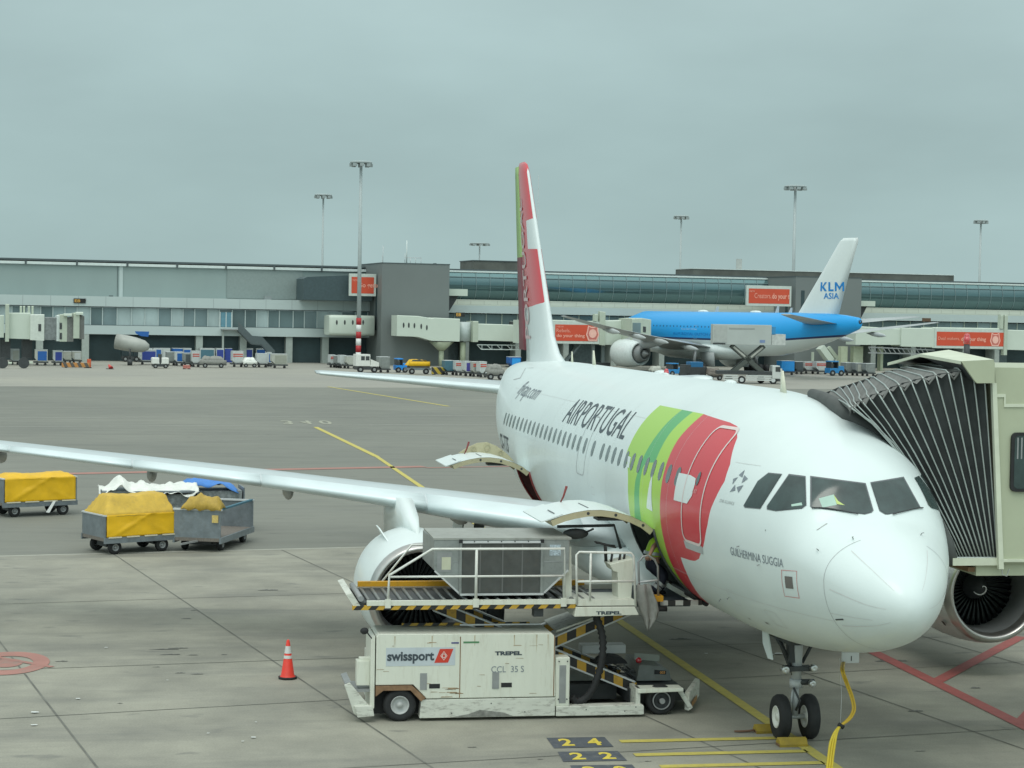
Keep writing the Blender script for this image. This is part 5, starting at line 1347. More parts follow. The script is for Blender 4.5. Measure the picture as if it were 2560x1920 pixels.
def chock(x, y, name_lab, rot=0):
    t = thing('wheel_chock', name_lab, 'wheel chock', (x, y, 0), rot)
    mb = MB(); n = 5; P = []
    for w, z in ((-.11, 0), (-.12, .05), (-.05, .14), (-.03, .10), (0, .15), (.03, .10), (.05, .14), (.12, .05), (.11, 0)): P.append((w, -.24, z))
    mb.prism(P, (0, .48, 0)); mb.build('chock_block', ck, t, local=True)
    for s in (-1, 1):
        mb = MB(); mb.box(-.10, .10, s * .243 - .004, s * .243 + .004, .01, .05); mb.build('chock_end', M['rust'], t, local=True)
    return t
chock(4.56, .22, 'yellow ribbed chock in front of the nose wheels')
chock(5.60, .30, 'yellow ribbed chock behind the nose wheels, half hidden')
rp = thing('chock_rope', 'short brown rope end lying beside the rear chock', 'rope', (5.6, .75, 0))
mb = MB(); mb.tube([(5.58, .55, .05), (5.62, .66, .03), (5.60, .80, .03), (5.66, .88, .02)], .022, 6); mb.build('rope', mat('brown_rope', (.16, .09, .06), .9), rp)
cb = thing('ground_power_cable', 'pair of yellow power cables hanging from the nose to the ground', 'cable', (1.7, -.2, 0))
path = [(2104, 1655), (2108, 1685), (2118, 1718), (2129, 1752), (2136, 1785), (2135, 1800), (2122, 1822), (2104, 1838)]
yc2 = [RC.y, RC.y, -.38, -.40, -.41, -.41, -.38, -.35]
path = [(2104, 1655), (2106, 1676), (2117, 1708), (2129, 1740), (2135, 1768), (2131, 1785), (2120, 1800), (2101, 1814)]
path2 = [(2101, 1814), (2090, 1830), (2082, 1856), (2077, 1890), (2073, 1925), (2068, 1965), (2062, 2010)]
XA = (2.5, 2.48, 2.46, 2.44, 2.41, 2.38, 2.34, 2.30)
for k, dy in enumerate((-.018, .018)):
    A = [onx(px, py, XA[i]) + V((0, dy * (.4 if i in (0, 7) else 1), 0)) for i, (px, py) in enumerate(path)]
    A[0] = V((RC.x + .01, RC.y + dy, RC.z - .08))
    mb = MB(); mb.tube(cat(A, 4), .017, 8); mb.build('cable', mat('yellow_cable', (.55, .36, .03), .45, var=.05), cb, smooth=True)
for k, dy in enumerate((-.038, 0, .038)):
    A = []
    for i, (px, py) in enumerate(path2):
        p = onx(px, py, 2.30 - .05 * i); q = p + V((0, dy * min(1, i / 2), 0)); q.z = max(q.z, .02); A.append(q)
    mb = MB(); mb.tube(cat(A, 4), .019, 8); mb.build('cable', mat('yellow_cable_low', (.62, .46, .03), .45, var=.05), cb, smooth=True)
p = onx(2101, 1814, 2.30); mb = MB(); mb.cyl(p + V((0, .03, .02)), p + V((0, -.05, -.03)), .035, 10); mb.build('cable_strap', M['black'], cb)
mb = MB(); mb.tube([p, onx(2104, 1740, 2.4), (RC.x + .05, RC.y + .05, RC.z - .02)], .003, 5); mb.build('tether_line', M['lgrey'], cb)

# litter: pale flecks on the concrete
for px, py, s_ in ((2057 - 110, 1636, .13), (1930, 1638, .06), (1765, 1636, .05), (265, 1621, .035), (195, 1749, .05), (88, 1783, .08), (85, 1815, .06), (520, 1836, .025), (633, 1846, .05), (607, 1856, .03), (418, 1703, .025), (640, 1808, .025)):
    p = onz(px, py); random.seed(int(px)); mb = MB()
    mb.face([(p.x + s_ * random.uniform(.5, 1) * math.cos(k), p.y + s_ * random.uniform(.6, 1.2) * math.sin(k), .022 + .004 * (k % 2)) for k in range(6)])
    o = mb.build('scrap', mat('pale_litter', (.6, .62, .6), .7)); tag(o, 'LITTER', 'litter', 'pale scraps on the concrete stand')
for o in bpy.data.objects:
    if o.get('label') == 'LITTER': o['label'] = 'pale scrap of litter lying flat on the concrete stand'

# ------------------------------------------------------------------ baggage carts
def cart_base(t, L_, W_, h=.52, wheelr=.2, steer=0.):
    """local frame: x along the cart, y across"""
    mb = MB(); mb.box(-L_ / 2, L_ / 2, -W_ / 2, W_ / 2, h - .10, h); mb.build('deck', M['wood'], t, local=True)
    mb = MB()
    for s in (-1, 1): mb.box(-L_ / 2 - .02, L_ / 2 + .02, s * W_ / 2 - .03, s * W_ / 2 + .03, h - .16, h + .01)
    mb.build('side_beam', M['cartg'], t, local=True)
    for i, x in enumerate((-L_ * .33, L_ * .33)):
        mb = MB(); mb.beam((x, -W_ / 2 + .1, wheelr), (x, W_ / 2 - .1, wheelr), .07, .07); mb.box(x - .12, x + .12, -.3, .3, wheelr, h - .1); mb.build('axle', M['dark'], t, local=True)
        for s in (-1, 1):
            c = (x, s * (W_ / 2 - .16), wheelr); mb = MB(); ax = V((0, 1, 0)); r, h_ = wheelr, .07
            mb.lathe(c, ax, [(-h_, r * .5), (-h_, r * .9), (-h_ * .6, r), (h_ * .6, r), (h_, r * .9), (h_, r * .5)], 24); w = mb.build('wheel', M['black'], t, smooth=True, local=True)
            mb = MB(); mb.lathe(c, ax, [(s * h_ * .98, r * .52), (s * h_ * 1.04, r * .42), (s * h_ * .5, r * .36), (s * h_ * .5, r * .2), (s * h_ * 1.2, r * .16), (s * h_ * 1.2, 0)], 20); mb.build('hub', M['grey'], w, smooth=True, local=True)
def panel(name, t, pts, ext, m, bevel=0): mb = MB(); mb.prism(pts, ext); return mb.build(name, m, t, local=True, bevel=bevel)
def rag(name, t, fn, nu, nv, m, th=.01):
    mb = MB(); mb.loft([[fn(i / nu, j / nv) for j in range(nv + 1)] for i in range(nu + 1)], closed=False, caps=False)
    o = mb.build(name, m, t, local=True, smooth=True); md = o.modifiers.new('s', 'SOLIDIFY'); md.thickness = th; return o
from mathutils import noise as mn
def nz_(x, y, z=0., s=1.): return mn.noise(V((x * s, y * s, z)))
def place_cart(pxl, pyl, pxr, pyr, W_, h):
    """left and right near corners (pixel, at deck height h) -> centre, angle, length"""
    a, b = onz(pxl, pyl, h), onz(pxr, pyr, h); d = (b - a); L_ = d.length; d.normalize(); n = V((d.y, -d.x, 0))
    if n.x < 0: n = -n
    cen = (a + b) / 2 + n * W_ / 2; return cen, math.atan2(d.y, d.x), L_
# cart with full yellow cover, middle
def covered_cart(label, cen, ang, L_, W_, h, H, bulge, fade):
    t = thing('baggage_cart', label, 'baggage cart', (cen.x, cen.y, 0), ang)
    cart_base(t, L_, W_, h)
    for s in (-1, 1): panel('end_panel', t, [(s * L_ / 2, -W_ / 2, h), (s * L_ / 2, W_ / 2, h), (s * L_ / 2, W_ / 2, h + H), (s * L_ / 2, -W_ / 2, h + H)], (-s * .04, 0, 0), M['cartg'])
    for s in (-1, 1): panel('end_cap_rail', t, [(s * (L_ / 2 + .02), -W_ / 2 - .02, h + H), (s * (L_ / 2 + .02), W_ / 2 + .02, h + H), (s * (L_ / 2 + .02), W_ / 2 + .02, h + H + .04), (s * (L_ / 2 + .02), -W_ / 2 - .02, h + H + .04)], (-s * .08, 0, 0), M['lgrey'])
    # near side tarpaulin (near side is the -y or +y side that faces the viewer)
    near = -1 if (Matrix.Rotation(ang, 3, 'Z') @ V((0, -1, 0))).x < 0 else 1
    def side_(u, v):
        x = -L_ / 2 + .05 + (L_ - .1) * u; z = h + .02 + (H + .02) * v
        fold_ = .05 * math.sin(3.2 * (u * 1.3 + v * 1.1)) * (1 - abs(2 * u - 1) ** 3) + .045 * nz_(u * 3, v * 2, 3.1) + .06 * max(0, 1 - abs(u * 1.6 - v * .9 - .12) * 7) + .05 * max(0, 1 - abs((1 - u) * 1.5 - v * .8 - .1) * 6)
        return (x, near * (W_ / 2 + .02 + max(-.01, fold_) * (.3 + .7 * v)), z)
    rag('side_cover', t, side_, 36, 14, M['tarp'])
    def far_(u, v): return (-L_ / 2 + .05 + (L_ - .1) * u, -near * (W_ / 2 + .02), h + .02 + (H) * v)
    rag('side_cover', t, far_, 12, 4, M['tarp'])
    # hump of covered bags on top
    def top_(u, v):
        x = -L_ / 2 + L_ * u; y = -W_ / 2 - .02 + (W_ + .04) * v
        e = min(1, 6.5 * u, 15 * (1 - u)); f = min(1, 3.4 * min(v, 1 - v)); b_ = max(0, min(e, f))
        z = h + H + bulge * b_ + .035 * nz_(u * 4, v * 3, 1.7) * b_ + .02 * nz_(u * 14, v * 8, 4.) + .015 * math.sin(u * 9) * b_
        return (x, y, z)
    rag('top_cover', t, top_, 34, 18, fade)
    near_z = h
    mb = MB()
    for k in range(4):
        a = -L_ / 2 + .1 + k * L_ / 4; mb.box(a, a + L_ / 4 - .16, near * (W_ / 2 + .045) - .008, near * (W_ / 2 + .045) + .008, h - .01, h + .03)
    mb.build('cover_hem', mat('cream_hem', (.6, .56, .42), .6), t, local=True)
    return t, near
cen, ang, L_ = place_cart(262, 1346, 440, 1335, 1.5, .50)
cartB, nr = covered_cart('baggage cart under a sagging yellow cover, parked in front of the flat open cart', cen, ang, L_, 1.5, .50, .62, .56, M['tarpd'])
for q in ((-.55, .2), (.1, .2)):
    mb = MB(); mb.box(q[0] + .35, q[0] + .6, nr * (1.5 / 2 - .06), nr * (1.5 / 2 - .03), 1.27, 1.36)
for k, (x, z) in enumerate(((.30, 1.33), (.72, 1.34))):
    pass
panel('tow_bar', cartB, [(L_ / 2, -.03, .36), (L_ / 2 + .5, -.03, .36), (L_ / 2 + .5, .03, .36), (L_ / 2, .03, .36)], (0, 0, .05), M['grey'])
cen, ang, L_ = place_cart(8, 1258, 192, 1250, 1.4, .50)
cartA, nr2 = covered_cart('baggage cart with bright taut yellow cover at the left edge', cen, ang, L_, 1.4, .50, .78, .14, M['tarp'])
mb = MB(); p0 = V((.15, nr2 * .78, .50)); mb.prism([(.42, nr2 * .76, .50), (.52, nr2 * .76, .50), (.28, nr2 * .80, .12), (.16, nr2 * .80, .14)], (0, nr2 * .01, 0)); mb.build('loose_strap', mat('white_strap', (.8, .8, .78), .5), cartA, local=True)
# white tarpaulin cart behind
cen = atd(372, 1215, 60.5); ang = rad(-86); L_ = 3.0
tC = thing('baggage_cart', 'baggage cart with crumpled white sheet on top, behind the yellow-covered cart', 'baggage cart', (cen.x, cen.y, 0), ang)
cart_base(tC, L_, 1.4)
for s in (-1, 1): panel('end_panel', tC, [(s * L_ / 2, -.7, .5), (s * L_ / 2, .7, .5), (s * L_ / 2, .7, 1.45), (s * L_ / 2, -.7, 1.45)], (-s * .04, 0, 0), M['cartg'])
mb = MB(); mb.box(-L_ / 2 + .1, L_ / 2 - .1, -.62, .62, .5, 1.30); mb.build('load', mat('grey_luggage', (.20, .22, .22), .7, var=.6, scale=6), tC, local=True)
def sh_(u, v):
    x = -L_ / 2 - .05 + (L_ + .05) * u; y = -.75 + 1.5 * v
    pk = .34 * max(0, 1 - abs(u - .22) * 6) * (1 - v * .3)
    dr_ = max(0, .35 - v) / .35
    return (x, y - .05 * dr_, 1.52 + pk * .9 + .17 * nz_(u * 6, v * 2.6, 8.) + .07 * nz_(u * 17, v * 6, 2.) + .03 * math.sin(u * 26 + v * 5) - .30 * dr_ * (.45 + 1.1 * abs(nz_(u * 5, .3, 4.))))
rag('loose_cover', tC, sh_, 44, 14, M['wcloth'])
panel('side_rail', tC, [(-L_ / 2, -.72, 1.36), (L_ / 2, -.72, 1.36), (L_ / 2, .72, 1.36), (-L_ / 2, .72, 1.36)], (0, 0, .05), M['cartg'])
# blue sheet cart beyond
p = atd(512, 1230, 62.0); tD = thing('baggage_cart', 'baggage cart carrying a blue sheet, partly hidden behind the open flat cart', 'baggage cart', (p.x, p.y, 0), rad(-84))
cart_base(tD, 2.4, 1.3)
for s in (-1, 1): panel('end_panel', tD, [(s * 1.2, -.65, .5), (s * 1.2, .65, .5), (s * 1.2, .65, 1.40), (s * 1.2, -.65, 1.40)], (-s * .04, 0, 0), M['cartg'])
mb = MB(); mb.box(-1.12, 1.12, -.6, .6, .5, 1.30); mb.build('load', mat('grey_luggage', (.10, .11, .12), .7, var=.6, scale=6), tD, local=True)
def sh_(u, v): return (-1.0 + 2.0 * u, -.7 + 1.4 * v, 1.32 + .26 * min(1, 4 * min(u, 1 - u)) + .16 * nz_(u * 5, v * 4, 2) - .10 * max(0, .25 - v) * 4)
rag('loose_cover', tD, sh_, 20, 12, M['bcloth'])
# flat cart with open deck seen from its end, yellow and blue sheets folded on the front panel
a, b, c_ = onz(444, 1349, .42), onz(540, 1340, .42), onz(622, 1311, .42)
ax = (c_ - b); Lc = ax.length; ax.normalize(); wv = (a - b); Wc = wv.length
ang = math.atan2(ax.y, ax.x); cen = (b + c_) / 2 + wv * .5
tE = thing('baggage_cart', 'open-sided grey baggage cart with empty deck and a yellow sheet over its end', 'baggage cart', (cen.x, cen.y, 0), ang)
cart_base(tE, Lc, Wc, .42, .19)
for s in (-1, 1): panel('end_panel', tE, [(s * Lc / 2, -Wc / 2, .42), (s * Lc / 2, Wc / 2, .42), (s * Lc / 2, Wc / 2, 1.22), (s * Lc / 2, -Wc / 2, 1.22)], (-s * .05, 0, 0), M['cartg'])
for s in (-1, 1): panel('end_cap_rail', tE, [(s * (Lc / 2 + .01), -Wc / 2 - .03, 1.22), (s * (Lc / 2 + .01), Wc / 2 + .03, 1.22), (s * (Lc / 2 + .01), Wc / 2 + .03, 1.27), (s * (Lc / 2 + .01), -Wc / 2 - .03, 1.27)], (-s * .1, 0, 0), M['lgrey'])
wl_ = 1 if (Matrix.Rotation(ang, 3, 'Z') @ V((0, 1, 0))).y > 0 else -1
def sh_(u, v):
    y = wl_ * (-Wc / 2 - .02 + (Wc * .86) * u); pk = .36 * min(1, 5 * min(u + .02, 1.02 - u)) + .12 * max(0, 1 - abs(u - .10) * 9) + .12 * max(0, 1 - abs(u - .55) * 7)
    return (-Lc / 2 + .02 + .55 * v - .10, y, 1.25 + pk * (1 - abs(2 * v - 1) ** 3) + .06 * nz_(u * 7, v * 3, 6) + .03 * nz_(u * 18, v * 8, 2.))
rag('folded_cover', tE, sh_, 26, 10, mat('ochre_tarpaulin', (.45, .30, .05), .6, var=.15, scale=6, dirt=.2, dirtcol=(.2, .15, .05), bump=.3))
panel('placard', tE, [(-Lc / 2 - .03, -wl_ * (Wc / 2 - .25), 1.10), (-Lc / 2 - .03, -wl_ * (Wc / 2 - .06), 1.10), (-Lc / 2 - .03, -wl_ * (Wc / 2 - .06), .88), (-Lc / 2 - .03, -wl_ * (Wc / 2 - .25), .88)], (-.006, 0, 0), mat('yellow_placard', (.6, .45, .15), .5, var=.2, scale=20))
panel('side_roll', tE, [(-Lc / 2, -wl_ * Wc / 2, 1.23), (Lc / 2, -wl_ * Wc / 2, 1.23), (Lc / 2, -wl_ * (Wc / 2 - .1), 1.23), (-Lc / 2, -wl_ * (Wc / 2 - .1), 1.23)], (0, 0, .05), mat('teal_roll', (.03, .13, .19), .5))
panel('tow_bar', tE, [(-Lc / 2, -.03, .30), (-Lc / 2 - .55, -.03 + .3 * wl_, .26), (-Lc / 2 - .55, .03 + .3 * wl_, .26), (-Lc / 2, .03, .30)], (0, 0, .05), M['grey'])
# ------------------------------------------------------------------ terminal pier, seen across the apron
def at_ground(px, dist):
    d = ray(px, 800); p = CAMP + d * dist; return V((p.x, p.y, 0))
FA, FB = at_ground(0, 250), at_ground(2560, 295)
FU = (FB - FA).normalized(); FN = V((FU.y, -FU.x, 0))
if FN.x > 0: FN = -FN
def fhit(px, py, off=0.):
    """pixel -> (u along the facade, z) on the plane standing off metres in front of the facade"""
    d = ray(px, py); o = FA + FN * off; t = (o - V((CAMP.x, CAMP.y, 0))).dot(FN) / V((d.x, d.y, 0)).dot(FN)
    p = CAMP + d * t; return (p - FA).dot(FU), p.z
def fp(u, n, z): return FA + FU * u + FN * n + V((0, 0, z))
def fbox(mb, u0, u1, n0, n1, z0, z1):
    v = [mb._v(fp(*p)) for p in ((u0, n0, z0), (u1, n0, z0), (u1, n1, z0), (u0, n1, z0), (u0, n0, z1), (u1, n0, z1), (u1, n1, z1), (u0, n1, z1))]
    for q in ((0, 3, 2, 1), (4, 5, 6, 7), (0, 1, 5, 4), (1, 2, 6, 5), (2, 3, 7, 6), (3, 0, 4, 7)): f = mb.bm.faces.new([v[i] for i in q]); f.material_index = mb.mi
    return mb
def fpart(name, m, parent, boxes):
    mb = MB()
    for b in boxes: fbox(mb, *b)
    return mb.build(name, m, parent)
U = lambda px, off=0.: fhit(px, 800, off)[0]
Zz = lambda px, py, off=0.: fhit(px, py, off)[1]
c_band = mat('pale_band_panels', (.46, .53, .52), .5, var=.05, scale=.1)
c_wall = mat('grey_metal_cladding', (.265, .33, .32), .5, var=.06, scale=.15, streak=(1, 1, .3))
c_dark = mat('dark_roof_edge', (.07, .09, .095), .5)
c_open = mat('hazy_dark_teal', (.03, .055, .06), .6, var=.3, scale=.2)  # distance haze over the dark openings is put into this teal
c_pil = mat('concrete_pillar', (.36, .40, .37), .7, var=.08)
c_glz = [mat('window_grey_%d' % i, c, .25, var=.25, scale=.25, streak=(1, 1, .5)) for i, c in enumerate(((.25, .33, .34), (.16, .22, .23), (.37, .45, .45), (.11, .16, .165)))]
c_tow = mat('tower_grey_cladding', (.165, .185, .18), .55, var=.04, scale=.2)
c_pipe = mat('white_pipe', (.62, .68, .66), .4)
c_roofg = mat('roof_felt', (.25, .28, .28), .8)
c_glass = mat('curved_teal_glazing', (.085, .155, .165), .12, metal=.55, var=.22, scale=.12, streak=(.25, .25, 1.6), coat=.4)
c_glass2 = mat('upper_teal_glazing', (.15, .25, .255), .15, metal=.4, var=.12, scale=.15, streak=(.25, .25, 1.6))
c_mull = mat('mullion', (.20, .27, .28), .4)
c_cream = mat('cream_bridge_far', (.56, .62, .54), .5, var=.04, scale=.3)
c_creamd = mat('cream_bridge_far_dark', (.45, .50, .41), .5, var=.05)
c_orange = mat('orange_banner', S(205, 78, 50), .5, var=.05, scale=.5)
c_orl = mat('banner_lettering', S(235, 165, 145), .5)
uE = U(930); u0 = U(-260); u1 = U(2900)
zR, zW, zP1, zP0, zB1, zB0 = 13.3, 12.65, 8.55, 7.22, 4.72, 3.55
# left building
bl = thing('terminal_building', 'grey two-storey pier building with blank upper wall and pale bands, left part', 'building', tuple(fp((u0 + uE) / 2, -10, 0)))
fpart('upper_wall', c_wall, bl, [(u0, uE, -14, -3, zP1 - 1, zW)])
fpart('roof_edge', c_dark, bl, [(u0, uE + 60, -14.3, -2.8, zR - .16, zR + .10)])
fpart('roof_pipe', c_pipe, bl, [(u0, uE, -2.9, -2.6, zW + .02, zW + .36)])
for k in range(24):
    u = u0 + 3 + k * 6.6
    if u < uE + 8: fpart('pipe_bracket', c_dark, bl, [(u - .12, u + .12, -2.95, -2.5, zW, zR - .1)])
fpart('parapet_band', c_band, bl, [(u0, uE, -3, 0, zP0, zP1)])
fpart('lower_band', c_band, bl, [(u0, uE, -3, .0, zB0, zB1)])
mb = MB()
for k in range(60):
    u = u0 + 1.5 + k * 3.55
    if u < uE: fbox(mb, u, u + .05, -.01, .012, zP0 + .02, zP1 - .02)
mb.build('band_joints', mat('band_joint', (.30, .34, .34), .6), bl)
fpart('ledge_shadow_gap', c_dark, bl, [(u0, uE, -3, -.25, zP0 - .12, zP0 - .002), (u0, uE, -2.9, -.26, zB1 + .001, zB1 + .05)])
random.seed(11)
u = u0
while u < uE - .2:
    w = random.choice((1.55, 1.75, 1.75, 1.9)); g = random.choice((0, 0, 1, 1, 2, 2, 3)) if u < U(560) else random.choice((3, 1, 3, 2))
    fpart('window', c_glz[g], bl, [(u + .06, min(u + w - .06, uE), -2.9, -.55, zB1 + .06, zP0 - .14)])
    fpart('window_post', c_band, bl, [(u - .06, u + .06, -2.9, -.42, zB1 + .055, zP0 - .13)])
    u += w
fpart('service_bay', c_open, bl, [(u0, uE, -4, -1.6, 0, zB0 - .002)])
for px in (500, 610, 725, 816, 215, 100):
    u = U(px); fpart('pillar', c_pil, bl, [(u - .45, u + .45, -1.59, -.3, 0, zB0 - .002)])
fpart('wall_panel_joint', c_dark, bl, [(U(293, -3) - .05, U(293, -3), -3.0, -2.94, zP1, zW)])
fpart('wall_pilaster', c_band, bl, [(U(297, -3), U(306, -3), -3.0, -2.9, zP1, zW)])
fpart('recessed_wall', mat('mid_grey_cladding', (.235, .285, .275), .55, var=.06), bl, [(U(566, -3), U(756, -3), -2.995, -2.85, zP1 + .1, zW)])
fpart('roof_unit', c_band, bl, [(U(750), U(800), -2.6, -1.2, zP1, zP1 + .8)])
fpart('roof_vent', c_roofg, bl, [(U(665), U(682), -2, -1.2, zP1, zP1 + .5)])
mb = MB(); a = fp(U(770), -1.9, zP1 + .8); mb.prism([a, a + FU * .5, a + FU * .2 + V((0, 0, 1.1)), a - FU * .1 + V((0, 0, 1.1))], FN * .2); mb.build('roof_cowl', c_pipe, bl)
fpart('antenna_plinth', c_dark, bl, [(U(275), U(285), -2, -1.6, zP1, zP1 + .15)])
# escape stairs on that facade
st = thing('escape_stairs', 'grey metal escape stairs leading down from the blue glass door', 'stairs', tuple(fp(U(600), 1, 0)))
fpart('door', mat('blue_glass_door', (.12, .26, .33), .2), st, [(U(553), U(579), -.54, -.30, zB1, zP0 - .5)])
for px in (551, 566, 580): fpart('door_frame', c_pipe, st, [(U(px) - .05, U(px) + .05, -.54, -.25, zB1, zP0 - .45)])
fpart('landing', M['grey'], st, [(U(552), U(592), -.2, 1.2, zB1 - .35, zB1 - .2)])
mb = MB(); A, B, C_2, D_ = fp(U(592), .6, zB1 - .3), fp(U(627), .6, 2.55), fp(U(652), .6, 2.45), fp(U(684), .6, .6)
for p, q in ((A, B), (B, C_2), (C_2, D_)): mb.beam(p, q, 1.1, .22)
mb.build('stair_flight', mat('stair_grey', (.10, .125, .13), .6), st)
mb = MB()
for p, q in ((A, B), (B, C_2), (C_2, D_)):
    p, q = p + FN * .55, q + FN * .55
    mb.prism([p, q, q + V((0, 0, 1.1)), p + V((0, 0, 1.1))], FN * .04)
mb.build('stair_guard', mat('stair_mesh', (.085, .11, .115), .6), st)
fpart('stair_post', c_pil, st, [(U(557) - .12, U(557) + .12, .2, .45, 0, zB1 - .3)])
# gate letter board
gs = thing('gate_sign', 'black and amber gate board on the left pale parapet', 'gate sign', tuple(fp(U(198), .1, 7.7)))
a, b = fhit(184, 746), fhit(214, 758)
fpart('sign_board', M['black'], gs, [(a[0], b[0], .02, .15, b[1], a[1])])
mb = MB(); flat_tris(mb, fit_text('E8', a[0] + .12, a[0] + .85, b[1] + .1, a[1] - .1, bold=.03), lambda u, v: fp(u, .16, v)); mb.build('lettering', mat('amber_sign', (.55, .30, .06), .5), gs)

# black box volume and banner beside the tower
bx = thing('rooftop_walkway', 'dark charcoal rooftop walkway box left of the grey tower', 'walkway', tuple(fp(U(820), 2, 8.6)))
a, b = fhit(759, 691, 3), fhit(880, 752, 3)
mb = MB(); mb.prism([fp(a[0], 3, b[1]), fp(a[0], 3, a[1] - .3), fp(a[0] + .5, 3, a[1] - .05), fp(U(930, 3), 3, a[1] + .5), fp(U(930, 3), 3, b[1])], -FN * 5); mb.build('walkway_shell', mat('charcoal_cladding', (.05, .08, .088), .5, var=.15), bx)
def banner(name, label, pxl, pxr, pyt, pyb, off, words, emblem, size, body=None, z_ref=None, wx=(.05, .8), wy=(.3, .7), logo=None):
    t = thing(name, label, 'banner', tuple(fp((U(pxl, off) + U(pxr, off)) / 2, off, 0)))
    ul_, zt_ = fhit(pxl, pyt, off); ur, zt2 = fhit(pxr, pyt, off); zb_ = fhit(pxl, pyb, off)[1]; zt2 = zt_
    w, h = ur - ul_, zt_ - zb_
    fpart('banner_frame', mat('banner_frame', (.55, .60, .55), .5), t, [(ul_ - .3, ur + .3, off - .4, off, zb_ - .35, zt_ + .45)])
    mb = MB(); mb.face([fp(ul_, off + .03, zb_), fp(ur, off + .03, zb_), fp(ur, off + .03, zt_), fp(ul_, off + .03, zt_)]); mb.build('banner_sheet', c_orange, t)
    for (txt, x0, x1, y0, y1, bo) in words:
        mb = MB(); flat_tris(mb, fit_text(txt, ul_ + w * x0, ul_ + w * x1, zb_ + h * y0, zb_ + h * y1, bold=bo), lambda u, v: fp(u, off + .06, v)); mb.build('lettering', c_orl, t)
    if emblem:
        cx, cz, R_ = ul_ + w * emblem, zb_ + h * .5, h * .5
        P = [(-.62, .95), (-.2, .78), (.2, .78), (.62, .95), (.72, .3), (.86, -.2), (.55, -.95), (-.55, -.95), (-.86, -.2), (-.72, .3)]
        mb = MB(); mb.face([fp(cx + p[0] * R_, off + .05, cz + p[1] * R_) for p in P]); e = mb.build('crest', mat('crest_pale', S(238, 185, 170), .5), t)
        mb = MB(); mb.face([fp(cx + p[0] * R_ * .82, off + .07, cz + p[1] * R_ * .82) for p in P]); mb.build('crest_inner', mat('crest_red', S(200, 110, 100), .5), e)
        mb = MB(); mb.face([fp(cx + R_ * .5 * math.cos(k * .5236), off + .09, cz + R_ * .55 * math.sin(k * .5236) - R_ * .05) for k in range(12)]); mb.build('crest_disc', mat('crest_pale', S(238, 185, 170), .5), e)
    return t
banner('banner', 'orange banner half hidden behind the grey tower and light mast', 879, 935, 692, 733, 4.5, [('Go getters,', .30, 1.5, .32, .66, .02), ('NEW', .05, .28, .74, .86, 0)], None, 1)
banner('banner', 'orange banner reading Creators, do your t, above the blue airliner', 1872, 1974, 721, 758, 6.5, [('Creators,', .14, .55, .30, .70, .0), ('do your t', .57, 1.0, .22, .70, .03), ('NEW', .02, .15, .76, .88, 0)], None, 1)

# grey tower
def tower(label, px0, pxc, px1, pyt, off, cat_='tower'):
    t = thing('stair_tower', label, cat_, tuple(fp(U(pxc, off), off - 3, 0)))
    ua, ub = U(pxc, off), U(px1, off); zt_ = Zz(pxc, pyt, off)
    fpart('tower_wall', c_tow, t, [(ua, ub, -6, off, 0, zt_)])
    fpart('tower_coping', c_dark, t, [(ua - .06, ub + .06, -6.05, off + .05, zt_, zt_ + .12)])
    fpart('tower_slot_window', c_open, t, [(ua - .03, ua - .001, off - 3.4, off - 2.6, zt_ - 9, zt_ - 3.2)])
    return t, ua, ub, zt_
t1, ua, ub, zt1 = tower('tall grey windowless tower left of the striped tail fin', 925, 953, 1122, 658, 7)
mb = MB()
for px, h in ((1010, 1.2), (955, 2.0)): 
    p = fp(U(px, 6), 6, zt1); mb.cyl(p, p + V((0, 0, h * 1.2)), .04, 6)
for k in range(4):
    p = fp(U(1010, 5) + k * .75, 5, zt1); mb.cyl(p, p + V((0, 0, .9)), .04, 6)
mb.tube([fp(U(1010, 5), 5, zt1 + .9), fp(U(1010, 5) + 2.3, 5, zt1 + .9)], .04, 6)
mb.build('roof_rail', M['lgrey'], t1)
mb = MB(); p = fp(U(1012, 5), 5.5, zt1); mb.cyl(p, p + V((0, 0, 3.2)), .1, 8, .06); mb.build('roof_mast', c_pipe, t1)
fpart('roof_cabin', c_dark, t1, [(U(1085, 3), U(1089, 3), 2, 3, zt1, zt1 + .3)])
t2, va, vb, zt2 = tower('dark grey tower behind the white tail fin of the blue airliner', 1972, 1988, 2152, 692, 7)
fpart('tower_side_window', c_open, t2, [(U(2001, 7), U(2010, 7), 6.9, 7.02, Zz(2000, 790, 7), Zz(2000, 726, 7))])
for t_, pu, name in ((t1, 1122, 0), (t2, 2152, 1)):
    a = fhit(pu, 722 if pu < 1500 else 752, 5); b = fhit(pu + (47 if pu < 1500 else 36), 740 if pu < 1500 else 766, 5)
    fpart('balcony_box', c_cream, t_, [(a[0], b[0], 2.5, 5, b[1], a[1])])
    mb = MB(); p = fp(a[0], 4, b[1]); mb.prism([p, p + FU * (b[0] - a[0]) * .6, p + V((0, 0, -2.6))], FN * .3); mb.build('balcony_bracket', M['dark'], t_)

# right building with curved teal glazing
br = thing('terminal_building', 'long pier building with teal glazed upper storey over pale bands, right part', 'building', tuple(fp((uE + u1) / 2, -10, 0)))
zG1, zG2, zG0 = 12.95, 12.3, 9.15
us = uE + .5
fpart('roof_edge', c_dark, br, [(uE + 60, u1, -14.3, -2.8, zR - .10, zR + .10)])
fpart('roof', c_pipe, br, [(us, u1, -14, -2.6, zG1, zR - .12)])
